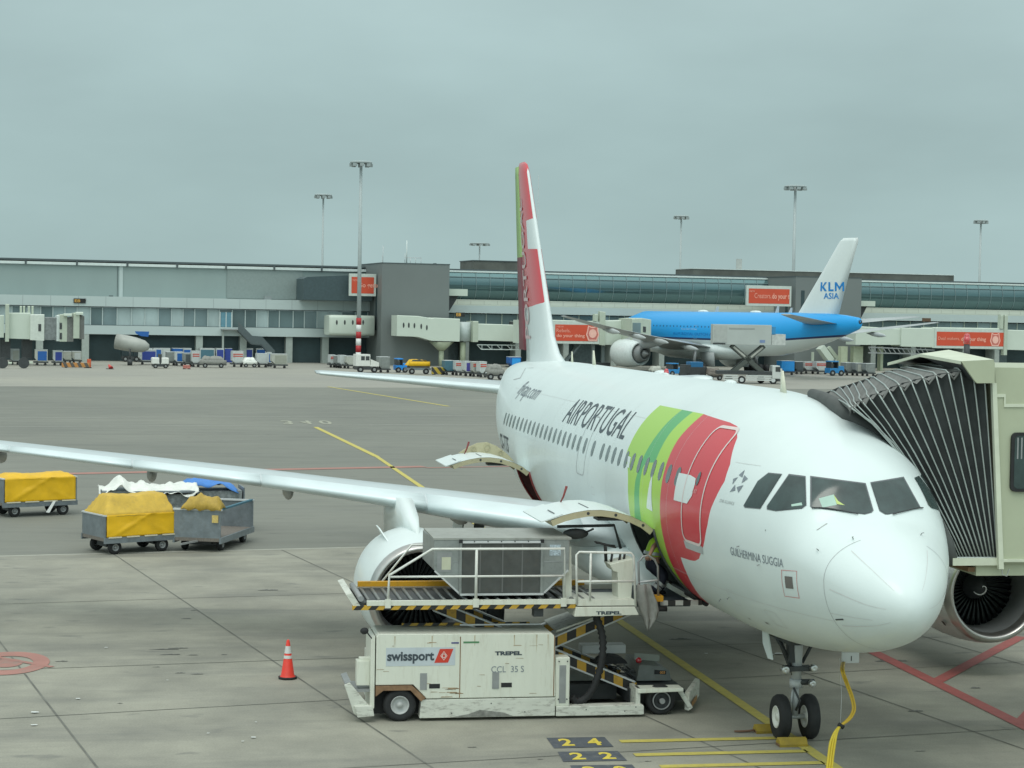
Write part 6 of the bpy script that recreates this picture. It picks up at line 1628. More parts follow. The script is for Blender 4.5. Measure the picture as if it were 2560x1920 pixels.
# glazing bulges outwards in the middle
prof_ = [(zG0, -3.2), (zG0 + .5, -2.75), (zG0 + 1.3, -2.35), (zG0 + 2.2, -2.25), (zG2, -2.45), (zG2 + .02, -2.47)]
mb = MB(); mb.loft([[fp(us, n, z) for z, n in prof_], [fp(u1, n, z) for z, n in prof_]], closed=False, caps=False); mb.build('glazing', c_glass, br, smooth=True)
mb = MB(); mb.loft([[fp(us, -2.47, zG2), fp(us, -2.75, zG1)], [fp(u1, -2.47, zG2), fp(u1, -2.75, zG1)]], closed=False, caps=False); mb.build('upper_glazing', c_glass2, br)
k = 0; u = us + .6
while u < u1 and k < 96:
    if u < U(2650):
        mb = MB(); mb.tube([fp(u, n + .04, z) for z, n in prof_[:-1]] + [fp(u, -2.7, zG1)], .045, 4); mb.build('mullion', c_mull, br); k += 1
    u += 2.06
fpart('glazing_transom', c_mull, br, [(us, u1, -2.6, -2.36, zG2 - .05, zG2 + .05)])
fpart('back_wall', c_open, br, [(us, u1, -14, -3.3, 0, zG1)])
fpart('cream_band', mat('cream_band_panels', (.55, .58, .50), .5, var=.05, scale=.2), br, [(us, u1, -3.3, -.3, 8.28, 9.1)])
mb = MB(); u = us
while u < u1: fbox(mb, u, u + .06, -.31, -.285, 8.40, 8.98); u += 1.95
for z in (8.40, 8.96): fbox(mb, us, u1, -.31, -.284, z, z + .035)
mb.build('band_joints', mat('band_joint_cream', (.40, .42, .36), .6), br)
fpart('grey_band', c_band, br, [(us, u1, -3.3, -.1, 7.22, 8.27)])
u = us; random.seed(5)
while u < u1 and u < U(2620):
    g = random.choice((3, 3, 1, 3, 0)); fpart('window', c_glz[g], br, [(u + .05, u + 2.25, -3.2, -.8, 4.72, 7.1)]); fpart('window_post', c_creamd, br, [(u - .05, u + .05, -3.2, -.7, 4.7, 7.21)]); u += 2.3
fpart('lower_band', c_band, br, [(us, u1, -3.3, -.2, 3.6, 4.7)])
for px in (1170, 1300, 1420, 1540, 1660, 2110, 2190, 2290, 2420, 2500):
    u = U(px); fpart('pillar', c_pil, br, [(u - .4, u + .4, -3.29, -.6, 0, 3.59)])
for px in (1140, 1480, 2130, 2300, 2530):
    u = U(px); fpart('bay_door', mat('bay_panel', (.10, .135, .14), .4, var=.25), br, [(u - 1.6, u + 1.2, -3.28, -3.1, .2, 3.0)])
# plant rooms on the roof, each a thing
for lab, a_, b_, yt, yb in (('brown louvred plant room on the roof beside the fin top', 1181, 1300, 652, 675), ('long dark plant room on the roof above the glazing, right of centre', 1731, 2382, 672, 705)):
    t = thing('plant_room', lab, 'plant room', tuple(fp(U((a_ + b_) / 2, -8), -8, 13.3)))
    z1_ = Zz(a_, yt, -6); fpart('plant_wall', mat('brown_grey_louvre', (.11, .115, .10), .6, var=.3, scale=.3), t, [(U(a_, -6), U(b_, -6), -13, -6, zR + .1, z1_)])
    fpart('plant_coping', c_pipe if a_ > 1500 else c_dark, t, [(U(a_, -6) - .1, U(b_, -6) + .1, -13.1, -5.9, z1_, z1_ + .12)])
t = thing('chimney', 'small pale chimney standing on the long dark plant room', 'chimney', tuple(fp(U(1846, -8), -8, 14)))
fpart('chimney_stack', mat('pale_chimney', (.4, .42, .4), .6), t, [(U(1841, -8), U(1852, -8), -8.6, -8, 14, Zz(1846, 647, -8))])

# white box link between building and tower
lk = thing('link_corridor', 'white rounded corridor with four small windows joining the tower from the left', 'corridor', tuple(fp(U(870, 4), 4, 4)))
a, b = fhit(819, 787, 5), fhit(925, 840, 5)
mb = MB(); r = .5; P = rrect(1.5, 5, b[1], a[1], .45)
mb.loft([[fp(a[0] + .25, p[0] * .96 + .1, (p[1] - (a[1] + b[1]) / 2) * .94 + (a[1] + b[1]) / 2) for p in P], [fp(a[0] + .7, p[0], p[1]) for p in P], [fp(b[0] + .6, p[0], p[1]) for p in P]]); mb.build('corridor_shell', c_cream, lk, smooth=False)
for px in (842, 862, 882, 908):
    c0 = fhit(px, 806, 5.02); mb = MB(); mb.face([fp(c0[0] + .13 * math.cos(k * .5236), 5.03, c0[1] + .33 * math.sin(k * .5236)) for k in range(12)]); mb.build('corridor_window', M['dark'], lk)

# far boarding bridges
b1 = thing('boarding_bridge', 'far cream boarding bridge running right from the grey tower', 'boarding bridge', tuple(fp(U(1150, 11), 11, 0)))
o_ = 11
def fz(px, py, off=o_): return fhit(px, py, off)
def ftube(name, pxs, tops, bots, off, depth, m, parent):
    mb = MB(); rings = []
    for x, a, b in zip(pxs, tops, bots):
        u, z1_ = fhit(x, a, off); z0_ = fhit(x, b, off)[1]; rings.append([fp(u, off, z0_), fp(u, off, z1_ - .08), fp(u, off - .12, z1_), fp(u, off - depth, z1_), fp(u, off - depth, z0_)])
    mb.loft(rings)
    for q_ in mb.bm.faces: q_.smooth = False
    return mb.build(name, m, parent)
ftube('bridge_tunnel', [993, 1046, 1080, 1085, 1150], [788, 790, 796, 794, 797], [840, 842, 852, 852, 854], o_, 3.2, c_cream, b1)
for px, py in ((1009, 813), (1022, 813), (1036, 814), (1053, 816), (1067, 819)):
    c0 = fz(px, py); mb = MB(); mb.face([fp(c0[0] + .12 * math.cos(k * .5236), o_ + .03, c0[1] + .36 * math.sin(k * .5236)) for k in range(12)]); mb.build('tunnel_window', M['dark'], b1)
u, z = fz(1168, 805); z0_ = fz(1168, 853)[1]; mb = MB(); mb.cyl(fp(u, o_ - 1.6, z0_), fp(u, o_ - 1.6, z), 1.0, 20); mb.build('rotunda', mat('pale_rotunda', (.48, .54, .53), .4), b1, smooth=False)
ftube('bridge_tunnel', [1183, 1196], [803, 803], [855, 855], o_, 3.4, c_creamd, b1)
ftube('bridge_tunnel', [1196, 1290], [809, 812], [851, 854], o_, 3., c_cream, b1)
ftube('bridge_frame', [1291, 1293], [804, 804], [858, 858], o_ + .2, 3.4, M['dark'], b1)
ftube('bridge_tunnel', [1293, 1360], [803, 806], [858, 860], o_ + .1, 3.4, c_cream, b1)
mb = MB(); c0 = fz(1111, 855); p = fp(c0[0], o_ - 1.5, 0); mb.cyl(p, p + V((0, 0, c0[1] - 1.2)), .35, 12); mb.cyl(p + V((0, 0, c0[1] - 1.2)), p + V((0, 0, c0[1])), .4, 12, 1.7); mb.build('bridge_column', mat('yellow_green_column', (.42, .46, .33), .5), b1)
mb = MB(); c0 = fz(1165, 856); p = fp(c0[0], o_ - 1.5, 0); mb.cyl(p, p + V((0, 0, c0[1])), .38, 12); mb.build('bridge_column', mat('yellow_green_column', (.42, .46, .33), .5), b1)
mb = MB(); a, b = fz(1195, 862), fz(1300, 874); A = fp(a[0], o_ - .5, a[1]); B = fp(b[0], o_ - .5, a[1]); 
mb.beam(A, B, .15, .12); mb.beam(A + V((0, 0, -.6)) + FU * .6, B + V((0, 0, -.6)), .15, .12)
for k in range(9): mb.beam(A + FU * (k * .7) + V((0, 0, 0)), A + FU * (k * .7 + .6 * (1 if k % 2 == 0 else 0) ) + V((0, 0, -.6)), .08, .08)
mb.build('bridge_truss', c_pipe, b1)
gs2 = thing('gate_sign', 'small amber and black gate board above the middle boarding bridge', 'gate sign', tuple(fp(U(1150, 8), 8, 7)))
a, b = fhit(1139, 781, 8), fhit(1162, 792, 8); fpart('sign_board', M['black'], gs2, [(a[0], b[0], 7.9, 8, b[1], a[1])])
mb = MB(); flat_tris(mb, fit_text('E8', a[0] + .1, a[0] + .75, b[1] + .06, a[1] - .06, bold=.03), lambda u, v: fp(u, 8.02, v)); mb.build('lettering', mat('amber_sign', (.55, .30, .06), .5), gs2)
# middle bridge with red banner serving the blue airliner
o2 = 18
b2 = thing('boarding_bridge', 'far boarding bridge docked to the blue airliner, partly wrapped in an orange banner', 'boarding bridge', tuple(fp(U(1520, o2), o2, 0)))
ftube('bridge_tunnel', [1300, 1395, 1500], [800, 800, 803], [858, 858, 860], o2 - .5, 3., c_cream, b2)
ftube('bridge_tunnel', [1500, 1582], [802, 800], [862, 862], o2, 3.2, c_cream, b2)
ftube('bridge_cab', [1580, 1606, 1628], [797, 795, 799], [858, 862, 866], o2 + 4, 5, c_creamd, b2)
ftube('cab_glazing', [1582, 1602], [806, 806], [836, 838], o2 + 4.05, .2, c_glz[1], b2)
ftube('cab_window', [1608, 1615], [815, 816], [830, 831], o2 + 4.05, .2, M['dark'], b2)
ftube('bridge_roof_beam', [1500, 1514], [778, 780], [862, 864], o2 + .2, .8, c_creamd, b2)
ftube('bridge_upright', [1487, 1495], [785, 785], [803, 803], o2 + .2, .8, c_creamd, b2)
for px in (1485, 1510):
    u = U(px, o2 - 1); fpart('bridge_leg', mat('leg_grey', (.2, .24, .24), .5), b2, [(u - .2, u + .2, o2 - 1.4, o2 - 1, 0, Zz(px, 860, o2))])
u = U(1497, o2); fpart('bridge_bogie', M['dark'], b2, [(u - 2, u + 2, o2 - 2, o2 - .8, 0, .9)])
mb = MB(); A, B = fp(U(1420, o2), o2 - 1, 1), fp(U(1470, o2), o2 - 1, 4.2); mb.beam(A, B, 1, .25); mb.build('service_stair', mat('stair_grey', (.10, .125, .13), .6), b2)
banner('banner', 'orange banner with pale crest on the middle boarding bridge, crossed by a wing tip', 1388, 1494, 811, 852, o2 + .1, [('Rebels,', .03, .36, .50, .75, .0), ('do your thing', .03, .70, .17, .43, .03), ('NEW', .03, .2, .82, .92, 0)], .885, 1)
# right bridge
o3 = 14
b3 = thing('boarding_bridge', 'long cream boarding bridge crossing behind the near bridge at the right', 'boarding bridge', tuple(fp(U(2400, o3), o3, 0)))
ftube('bridge_tunnel', [2140, 2254], [815, 822], [862, 862], o3 - .3, 3, c_cream, b3)
ftube('bridge_tunnel', [2254, 2332], [819, 821], [866, 868], o3, 3, c_cream, b3)
ftube('bridge_tunnel', [2332, 2515], [818, 821], [870, 874], o3, 3.4, c_cream, b3)
ftube('bridge_tunnel', [2510, 2640], [824, 828], [874, 878], o3 - .2, 3.2, c_cream, b3)
ftube('bridge_upright', [2502, 2509], [787, 787], [822, 822], o3 + .3, .8, c_creamd, b3)
ftube('bridge_upright', [2512, 2520], [787, 787], [888, 888], o3 + .3, .8, c_creamd, b3)
mb = MB(); a, b = fhit(2175, 868, o3), fhit(2340, 884, o3); A = fp(a[0], o3 - .5, a[1]); B = fp(b[0], o3 - .5, a[1] - .3)
mb.beam(A, B, .2, .16); mb.beam(A + V((0, 0, -.8)), B + V((0, 0, -.6)), .2, .16)
for k in range(13): mb.beam(A + FU * (k * .75), A + FU * (k * .75 + .6) + V((0, 0, -.8)), .12, .1)
mb.build('bridge_truss', M['grey'], b3)
for px, w in ((2113, .5), (2148, .75), (2207, .2)):
    u = U(px, o3 - 2); fpart('bridge_column', mat('yellow_green_column', (.42, .46, .33), .5), b3, [(u - w, u + w, o3 - 3, o3 - 2, 0, Zz(px, 866, o3 - 2))])
u = U(2540, o3); fpart('bridge_bogie', M['dark'], b3, [(u - 3, u + 3, o3 - 2, o3 - .8, 0, 1.2)])
banner('banner', 'orange banner reading Deal makers, do your thing, with a pale crest', 2342, 2510, 829, 864, o3 + .1, [('Deal makers,', .02, .34, .38, .64, .0), ('do your thing', .36, .73, .28, .64, .03)], .87, 1)
gs3 = thing('gate_sign', 'small brown board right of the blue airliner tail', 'gate sign', tuple(fp(U(2316, 2), 2, 7)))
a, b = fhit(2306, 795, 2), fhit(2327, 804, 2); fpart('sign_board', mat('brown_sign', (.12, .07, .04), .6), gs3, [(a[0], b[0], 1.9, 2, b[1], a[1])])
# sloping white conveyor stair right of the blue airliner belly
sv = thing('conveyor_stair', 'white sloping enclosed stair under the right end of the blue airliner', 'stairs', tuple(fp(U(2085, 10), 10, 0)))
mb = MB()
A, B, C2 = fp(U(2052, 10), 10, Zz(2052, 868, 10)), fp(U(2080, 10), 10, Zz(2080, 905, 10)), fp(U(2120, 10), 10, Zz(2120, 912, 10))
mb.beam(A, B, 1.4, .9); mb.beam(B, C2, 1.4, .9); mb.build('stair_body', c_cream, sv)
mb = MB(); A2, B2 = fp(U(2072, 9), 9, Zz(2072, 868, 9)), fp(U(2097, 9), 9, Zz(2097, 900, 9)); mb.beam(A2, B2, .6, .5); mb.build('stair_rail', c_creamd, sv)
fpart('stair_post', c_creamd, sv, [(U(2030, 9), U(2034, 9), 9, 9.4, 0, Zz(2030, 880, 9))])
# left boarding bridge
o4 = 22
b4 = thing('boarding_bridge', 'cream boarding bridge with stacked bellows at the far left', 'boarding bridge', tuple(fp(U(100, o4), o4, 0)))
ftube('bridge_tunnel', [-80, 10], [788, 788], [842, 844], o4, 3.4, c_cream, b4)
ftube('bridge_tunnel', [20, 76], [782, 782], [846, 848], o4, 3.2, c_cream, b4)
ftube('bridge_tunnel', [76, 111], [786, 786], [850, 852], o4 + .5, 3.6, mat('white_bridge_panel', (.60, .64, .58), .5), b4)
ftube('bridge_shutter', [111, 142], [793, 793], [850, 850], o4 + .3, 3., mat('ribbed_shutter', (.20, .22, .22), .5, var=.3), b4)
ftube('bridge_cab', [142, 150], [788, 788], [853, 853], o4 + .6, 3., c_pipe, b4)
ftube('bridge_cab', [150, 168], [786, 786], [854, 854], o4 + 1, 4., c_creamd, b4)
for y0_, y1_ in ((806, 823), (831, 848)): ftube('cab_window', [149, 155], [y0_, y0_], [y1_, y1_], o4 + 1.05, .2, M['dark'], b4)
ftube('bridge_bellows', [168, 184], [794, 792], [854, 854], o4 + 1, 3.6, M['foldg'], b4)
ftube('bridge_hood', [184, 199], [783, 781], [846, 846], o4 + 1.4, 3.8, c_creamd, b4)
ftube('bridge_bellows', [199, 211], [786, 790], [848, 848], o4 + 1, 3.6, M['foldg'], b4)
ftube('hood_lip', [160, 180], [784, 784], [790, 790], o4 + 1.6, 2, c_cream, b4); ftube('hood_lip', [190, 208], [780, 780], [787, 787], o4 + 1.6, 2, c_cream, b4)
ftube('bridge_upright', [14, 23], [760, 760], [854, 854], o4 + .7, .8, c_creamd, b4)
for px in (50, 58, 70, 79): ftube('roof_vent', [px, px + 5], [765, 765], [788, 788], o4 - 1, .6, c_creamd, b4)
ftube('tunnel_window', [96, 103], [809, 809], [828, 828], o4 + .55, .1, M['dark'], b4)
for px in (15, 70):
    u = U(px, o4); fpart('bridge_leg', M['dark'], b4, [(u - .6, u + .6, o4 - 2.4, o4 - 1.2, .8, Zz(px, 850, o4))])
for px in (4, 57):
    c_ = onz(px + 2, 921); mb = MB(); mb.cyl(c_ + FU * 0 + V((0, 0, .62)) , c_ + FN * .4 + V((0, 0, .62)), .62, 16); mb.build('bogie_wheel', M['dark'], b4)
ftube('bogie_beam', [-10, 30], [905, 905], [910, 910], o4 + 3.4, .5, c_creamd, b4); ftube('bogie_beam', [52, 82], [904, 904], [909, 909], o4 + 3.4, .5, c_creamd, b4)
cl = thing('concrete_column', 'pale square concrete column right of the far left boarding bridge', 'column', tuple(fp(U(215, 4), 4, 0)))
fpart('column_shaft', c_pil, cl, [(U(206, 4), U(223, 4), 3.2, 4, 0, Zz(214, 836, 4))])

# ------------------------------------------------------------------ floodlight masts
mstm = mat('mast_grey', (.40, .45, .45), .5)
def mast(label, pxt, pyt, pxb, dist, r, wide, striped=False):
    base = at_ground(pxb, dist); zt_ = (CAMP + ray(pxt, pyt) * dist).z
    t = thing('light_mast', label, 'light mast', tuple(base), group='floodlight masts')
    mb = MB(); mb.cyl(base + V((0, 0, 4.9 if striped else 0)), base + V((0, 0, zt_)), r, 10, r * .6); mb.build('mast_pole', mstm, t)
    if striped:
        for k in range(7):
            mb = MB(); mb.cyl(base + V((0, 0, k * .9 - .0)), base + V((0, 0, k * .9 + .9)), r * 1.15, 12); mb.build('painted_band', mat('mast_red', S(170, 40, 45), .5) if k % 2 == 0 else mat('mast_white', (.7, .7, .68), .5), t)
    R_ = wide * dist / FOC / 2
    d_ = V((-CR.x, -CR.y, 0)).normalized()
    mb = MB(); mb.lathe(base + V((0, 0, zt_)), (0, 0, 1), [(-.15, R_ * .5), (-.15, R_ * .95), (0, R_), (.12, R_ * .9), (.12, R_ * .3)], 16); mb.build('lamp_ring', mat('lamp_ring_grey', (.36, .41, .41), .5), t)
    for k in range(8):
        a = k * math.pi / 4; c_ = base + V((math.cos(a) * R_ * .85, math.sin(a) * R_ * .85, zt_ - .35)); mb = MB(); s = R_ * .18
        mb.box(c_.x - s, c_.x + s, c_.y - s, c_.y + s, c_.z - .22, c_.z + .18); mb.build('floodlight', mat('floodlight_grey', (.30, .34, .34), .5), t)
mast('tallest light mast, with red and white bands at its foot', 905, 407, 897, 252, .30, 56, True)
mast('grey light mast just left of the tallest one', 806, 488, 804, 325, .24, 44)
mast('low light mast between the grey tower and the fin', 1197, 609, 1196, 520, .3, 50)
mast('slim light mast over the teal glazing right of the fin', 1700, 541, 1698, 372, .26, 38)
mast('thick light mast on the roof left of the blue airliner fin', 1991, 467, 1981, 310, .34, 56)
mast('light mast above the right end of the glazing', 2449, 552, 2446, 372, .3, 36)
for lab, px, yt, yb, d in (('thin whip aerial rising right beside the striped fin', 1340, 440, 640, 270), ('thin aerial left of the grey tower top', 953, 638, 665, 262)):
    p = at_ground(px, d); z1_ = (CAMP + ray(px, yt) * d).z; t = thing('whip_aerial', lab, 'aerial', tuple(p)); mb = MB(); mb.cyl(p, p + V((0, 0, z1_)), .05, 6); mb.build('aerial_rod', mstm, t)

# ------------------------------------------------------------------ blue and white airliner, far right
kb = bpy.data.materials.new('blue_white_livery'); kb.use_nodes = True
def klm_mat():
    m = mat('blue_airliner_livery', (.70, .76, .75), .35, var=.03, scale=.2); t = m.node_tree; N = t.nodes; L = t.links; b = N['Principled BSDF']
    white = b.inputs['Base Color'].links[0].from_socket; g = N.new('ShaderNodeTexCoord'); s = N.new('ShaderNodeSeparateXYZ'); L.new(g.outputs['Object'], s.inputs[0])
    def gt(v, thr):
        n = N.new('ShaderNodeMath'); n.operation = 'GREATER_THAN'; L.new(v, n.inputs[0]); n.inputs[1].default_value = thr; return n.outputs[0]
    # limit line climbs towards the tail
    k1 = N.new('ShaderNodeMapRange'); L.new(s.outputs['X'], k1.inputs[0]); k1.inputs[1].default_value = 46; k1.inputs[2].default_value = 64; k1.inputs[3].default_value = 0; k1.inputs[4].default_value = 1.3
    sb = N.new('ShaderNodeMath'); sb.operation = 'SUBTRACT'; L.new(s.outputs['Z'], sb.inputs[0]); L.new(k1.outputs[0], sb.inputs[1])
    m1 = N.new('ShaderNodeMixRGB'); L.new(gt(sb.outputs[0], 4.72), m1.inputs[0]); L.new(white, m1.inputs[1]); m1.inputs[2].default_value = (.01, .03, .12, 1)
    m2 = N.new('ShaderNodeMixRGB'); L.new(gt(sb.outputs[0], 4.98), m2.inputs[0]); L.new(m1.outputs[0], m2.inputs[1]); m2.inputs[2].default_value = (.012, .33, .74, 1)
    L.new(m2.outputs[0], b.inputs['Base Color']); return m
kbm = klm_mat()
bpy.data.materials.remove(kb)
KS = .90
tail = CAMP + ray(2150, 832) * 226     # tail cone tip stands here
ang_v = rad(61)
right = V((CR.x, CR.y, 0)).normalized(); away = V((CD.x, CD.y, 0)).normalized()
nose_dir = (-right * math.cos(ang_v) + away * math.sin(ang_v)); aft = -nose_dir
k_rot = math.atan2(aft.y, aft.x)
orig = V((tail.x, tail.y, 0)) - aft * 63.0 * KS
ka = thing('airliner', 'bright blue and white airliner with white fin reading KLM ASIA, far right', 'airliner', tuple(orig), k_rot, scale=KS)
def kpart(name, mb, m, smooth=True, parent=None): return mb.build(name, m, parent or ka, smooth=smooth, local=True)
kz = 5.4
kst = [(5, 0, .02, .02), (5.5, 0, .9, .9), (6.6, .1, 1.7, 1.7), (8.4, .2, 2.4, 2.4), (12, .3, 3.1, 3.1), (40, .3, 3.1, 3.1), (46, .42, 3.0, 2.98), (51, .85, 2.55, 2.6), (56, 1.4, 1.8, 2.0), (60, 1.85, 1.1, 1.35), (62.6, 2.1, .55, .8), (63, 2.15, .3, .6)]
mb = MB(); mb.loft([[(x, w * math.sin(2 * math.pi * k / 48), kz + dz + h * math.cos(2 * math.pi * k / 48)) for k in range(48)] for x, dz, w, h in kst]); kf = kpart('fuselage', mb, kbm)
mb = MB(); mb.lathe((61.9, 0, kz + 2.25), (1, 0, .1), [(.9, .05), (1.12, .3), (1.13, .1)], 16); kpart('tail_cone', mb, M['dark'])
def kwing(sgn, stn, name, m):
    mb = MB(); mb.loft([[(xle + a * ch, y * sgn, z - b * ch * 0 + b * ch * tk) for a, b in AF] for y, xle, z, ch, tk in stn]); return kpart(name, mb, m)
kw = mat('pale_wing_grey', (.40, .43, .43), .4, var=.08, scale=.5)
for s in (1, -1):
    w = kwing(s, [(2.2, 19.5, 3.6, 14, 1.0), (9.5, 25.5, 4.6, 8.2, .9), (20, 32.5, 6.0, 4.9, .8), (32, 40.3, 7.8, 1.8, .7)], 'wing', kw)
    mb = MB(); mb.loft([[(xle - .05 + a * ch * 1.02, y * s, z + b * ch * tk * 1.05) for a, b in AF if a <= .07] for y, xle, z, ch, tk in [(3.2, 20.3, 3.74, 13.2, 1.0), (9.5, 25.5, 4.6, 8.2, .9), (20, 32.5, 6.0, 4.9, .8), (31.6, 40.0, 7.75, 1.9, .7)]], closed=False, caps=False); kpart('slat', mb, M['slat'], parent=w)
    for y in (7, 13.5, 18, 23):
        t_ = (y - 2.2) / 28; xx = 33.5 + t_ * 7.2 - (0 if y > 9 else .5); z = 3.4 + t_ * 4
        mb = MB(); mb.loft([[(xx - 2.6 + q * 4.6, y * s + .3 * r_ * math.sin(k * math.pi / 5), z - .3 - .35 * q + .38 * r_ * math.cos(k * math.pi / 5)) for k in range(10)] for q, r_ in ((0, .05), (.3, .8), (.6, 1), (.85, .6), (1, .05))]); kpart('flap_track_fairing', mb, kw, parent=w)
    kwing(s, [(.8, 52.5, kz + 2.0, 7.0, .9), (10.6, 60.0, kz + 3.1, 2.6, .8)], 'tailplane', kw)
    o = (0, 9.7 * s, 2.55); mb = MB(); mb.lathe(o, (1, 0, 0), [(19.9, 1.55), (19.6, 1.75), (20.2, 1.98), (22, 2.08), (24, 1.95), (25.4, 1.70), (25.45, 1.5), (24.2, 1.45)], 36); n = kpart('nacelle', mb, mat('far_nacelle_white', (.66, .72, .71), .35))
    mb = MB(); mb.lathe(o, (1, 0, 0), [(24.3, 1.46), (25.6, 1.22), (26.6, .95), (26.62, .8), (26.2, .7)], 28); kpart('core_nozzle', mb, M['grey'], parent=n)
    mb = MB(); mb.lathe(o, (1, 0, 0), [(26.1, .7), (26.8, .5), (27.6, .02)], 20); kpart('exhaust_plug', mb, M['grey'], parent=n)
    mb = MB(); mb.lathe(o, (1, 0, 0), [(24.3, .8), (24.35, 1.46)], 24); mb.lathe(o, (1, 0, 0), [(20.6, 0.0), (20.65, 1.55)], 24); kpart('fan_face', mb, M['dark'], parent=n)
    mb = MB(); mb.loft([[(x, 9.7 * s - w_, z0), (x, 9.7 * s + w_, z0), (x, 9.7 * s + w_, z1), (x, 9.7 * s - w_, z1)] for x, z0, z1, w_ in ((20.5, 4.2, 4.5, .1), (23, 4.1, 4.9, .35), (26.5, 3.3, 4.6, .35), (31, 3.9, 4.5, .1))]); kpart('pylon', mb, kw)
    mb = MB(); mb.cyl((33, 5.5 * s, 1.2), (32.8, 5.2 * s, 3.6), .25, 12); kpart('main_gear_leg', mb, M['grey'])
    for dx in (-1.4, 0, 1.4):
        for dy in (-.55, .55):
            mb = MB(); mb.cyl((33 + dx, 5.5 * s + dy - .25, .66), (33 + dx, 5.5 * s + dy + .25, .66), .66, 18); kpart('main_wheel', mb, M['black'])
    mb = MB(); mb.prism([(31.2, 3.4 * s, 3.0), (34.8, 3.4 * s, 3.0), (34.4, 2.9 * s, .9), (31.4, 2.9 * s, 1.0)], (0, .08, 0)); kpart('gear_door', mb, kw)
mb = MB(); mb.loft([[(x, w * math.sin(2 * math.pi * k / 24), 3.3 + h * math.cos(2 * math.pi * k / 24)) for k in range(24)] for x, w, h in ((16.5, 2.2, .9), (20, 3.2, 1.4), (27, 3.4, 1.5), (34, 3.2, 1.4), (38.5, 2.0, .8))]); kpart('wing_root_fairing', mb, mat('far_nacelle_white', (.66, .72, .71), .35))
def kfin(z, xle, ch, tk):
    return [(xle + a * ch, b * tk / 2 * sg, z) for sg, L_ in ((1, ((0, 0), (.05, .5), (.2, .95), (.4, 1), (.7, .6), (1, .03))), (-1, ((.7, .6), (.4, 1), (.2, .95), (.05, .5)))) for a, b in L_]
mb = MB(); mb.loft([kfin(7.8, 48.2, 10.0, 1.0), (kfin(8.6, 49.6, 8.9, .95)), kfin(13, 53.6, 6.5, .7), kfin(18.3, 58.3, 3.9, .42), kfin(18.75, 59.1, 3.0, .2)]); fk = kpart('tail_fin', mb, mat('far_fin_white', (.72, .78, .77), .4, var=.02))
kblue = mat('airline_blue', (.01, .22, .58), .4)
def kfy(x, z):
    if True:
        T = [(7.8, 48.2, 10.0, 1.0), (8.6, 49.6, 8.9, .95), (13, 53.6, 6.5, .7), (17.8, 57.9, 3.9, .45)]
        for a, b in zip(T, T[1:]):
            if a[0] <= z <= b[0]: t = (z - a[0]) / (b[0] - a[0]); xl, ch, tk = [a[k] + (b[k] - a[k]) * t for k in (1, 2, 3)]
        q = (x - xl) / ch; P = ((0, 0), (.05, .5), (.2, .95), (.4, 1), (.7, .6), (1, .03)); q = max(0, min(1, q))
        for a, b in zip(P, P[1:]):
            if a[0] <= q <= b[0]: return tk / 2 * (a[1] + (b[1] - a[1]) * (q - a[0]) / (b[0] - a[0]))
    return 0
def kft(u0, u1, v0, v1, txt, bo):
    mb = MB()
    for t in split_tris(fit_text(txt, u0, u1, v0, v1, bold=bo), .5): mb.face([(p[0], -(kfy(*p) + .04), p[1]) for p in t])
    kpart('lettering', mb, kblue, smooth=False, parent=fk)
def kst_(polys):
    mb = MB()
    for P in polys:
        for t in split_tris(poly_tris(P), .5): mb.face([(p[0], -(kfy(*p) + .04), p[1]) for p in t])
    kpart('lettering', mb, kblue, smooth=False, parent=fk)
z0, z1 = 11.75, 12.95
def X_(u, v): return (55.0 + u * 4.6, z0 + v * (z1 - z0))
K_ = [[X_(*q) for q in ((0, 0), (.075, 0), (.075, 1), (0, 1))], [X_(*q) for q in ((.075, .42), (.19, 1), (.285, 1), (.15, .52), (.29, 0), (.195, 0), (.075, .60))]]
L__ = [[X_(*q) for q in ((.35, 0), (.57, 0), (.57, .2), (.425, .2), (.425, 1), (.35, 1))]]
M__ = [[X_(*q) for q in ((.62, 0), (.69, 0), (.69, 1), (.62, 1))], [X_(*q) for q in ((.93, 0), (1, 0), (1, 1), (.93, 1))], [X_(*q) for q in ((.69, 1), (.69, .68), (.81, .12), (.93, .68), (.93, 1), (.81, .48))]]
kst_(K_); kst_(L__); kst_(M__)
kft(55.7, 58.6, 10.72, 11.52, 'ASIA', .012)
for x_, h in ((30, .8), (44.5, 1.0), (47.5, .7)): mb = MB(); mb.prism([(x_, -.05, 8.7), (x_ + .8, -.05, 8.7), (x_ + .9, -.05, 8.8 + h), (x_ + .6, -.05, 8.8 + h)], (0, .1, 0)); kpart('blade_aerial', mb, M['lgrey'], smooth=False)
for x_ in (27, 40): mb = MB(); mb.ball((x_, 0, 8.82), 1, 12, (1.3, .4, .25)); kpart('antenna_fairing', mb, mat('far_fin_white', (.72, .78, .77), .4))
mb = MB()
for t in split_tris(fit_text('Royal Dutch Airlines', 26.0, 30.0, 6.05, 6.4), 1): mb.face([(p[0], -(math.sqrt(3.1**2 - (p[1] - kz - .3)**2) + .03), p[1]) for p in t])
kpart('lettering', mb, mat('pale_blue_lettering', (.35, .6, .8), .4), smooth=False, parent=kf)
mb = MB()
for t in split_tris(fit_text('KLM ROYAL DUTCH AIRLINES', 24.0, 37.0, 5.35, 5.75), 1): mb.face([(p[0], -(math.sqrt(3.1**2 - (p[1] - kz - .3)**2) + .03), p[1]) for p in t])
kpart('lettering', mb, mat('mid_blue_lettering', (.0, .16, .48), .4), smooth=False, parent=kf)

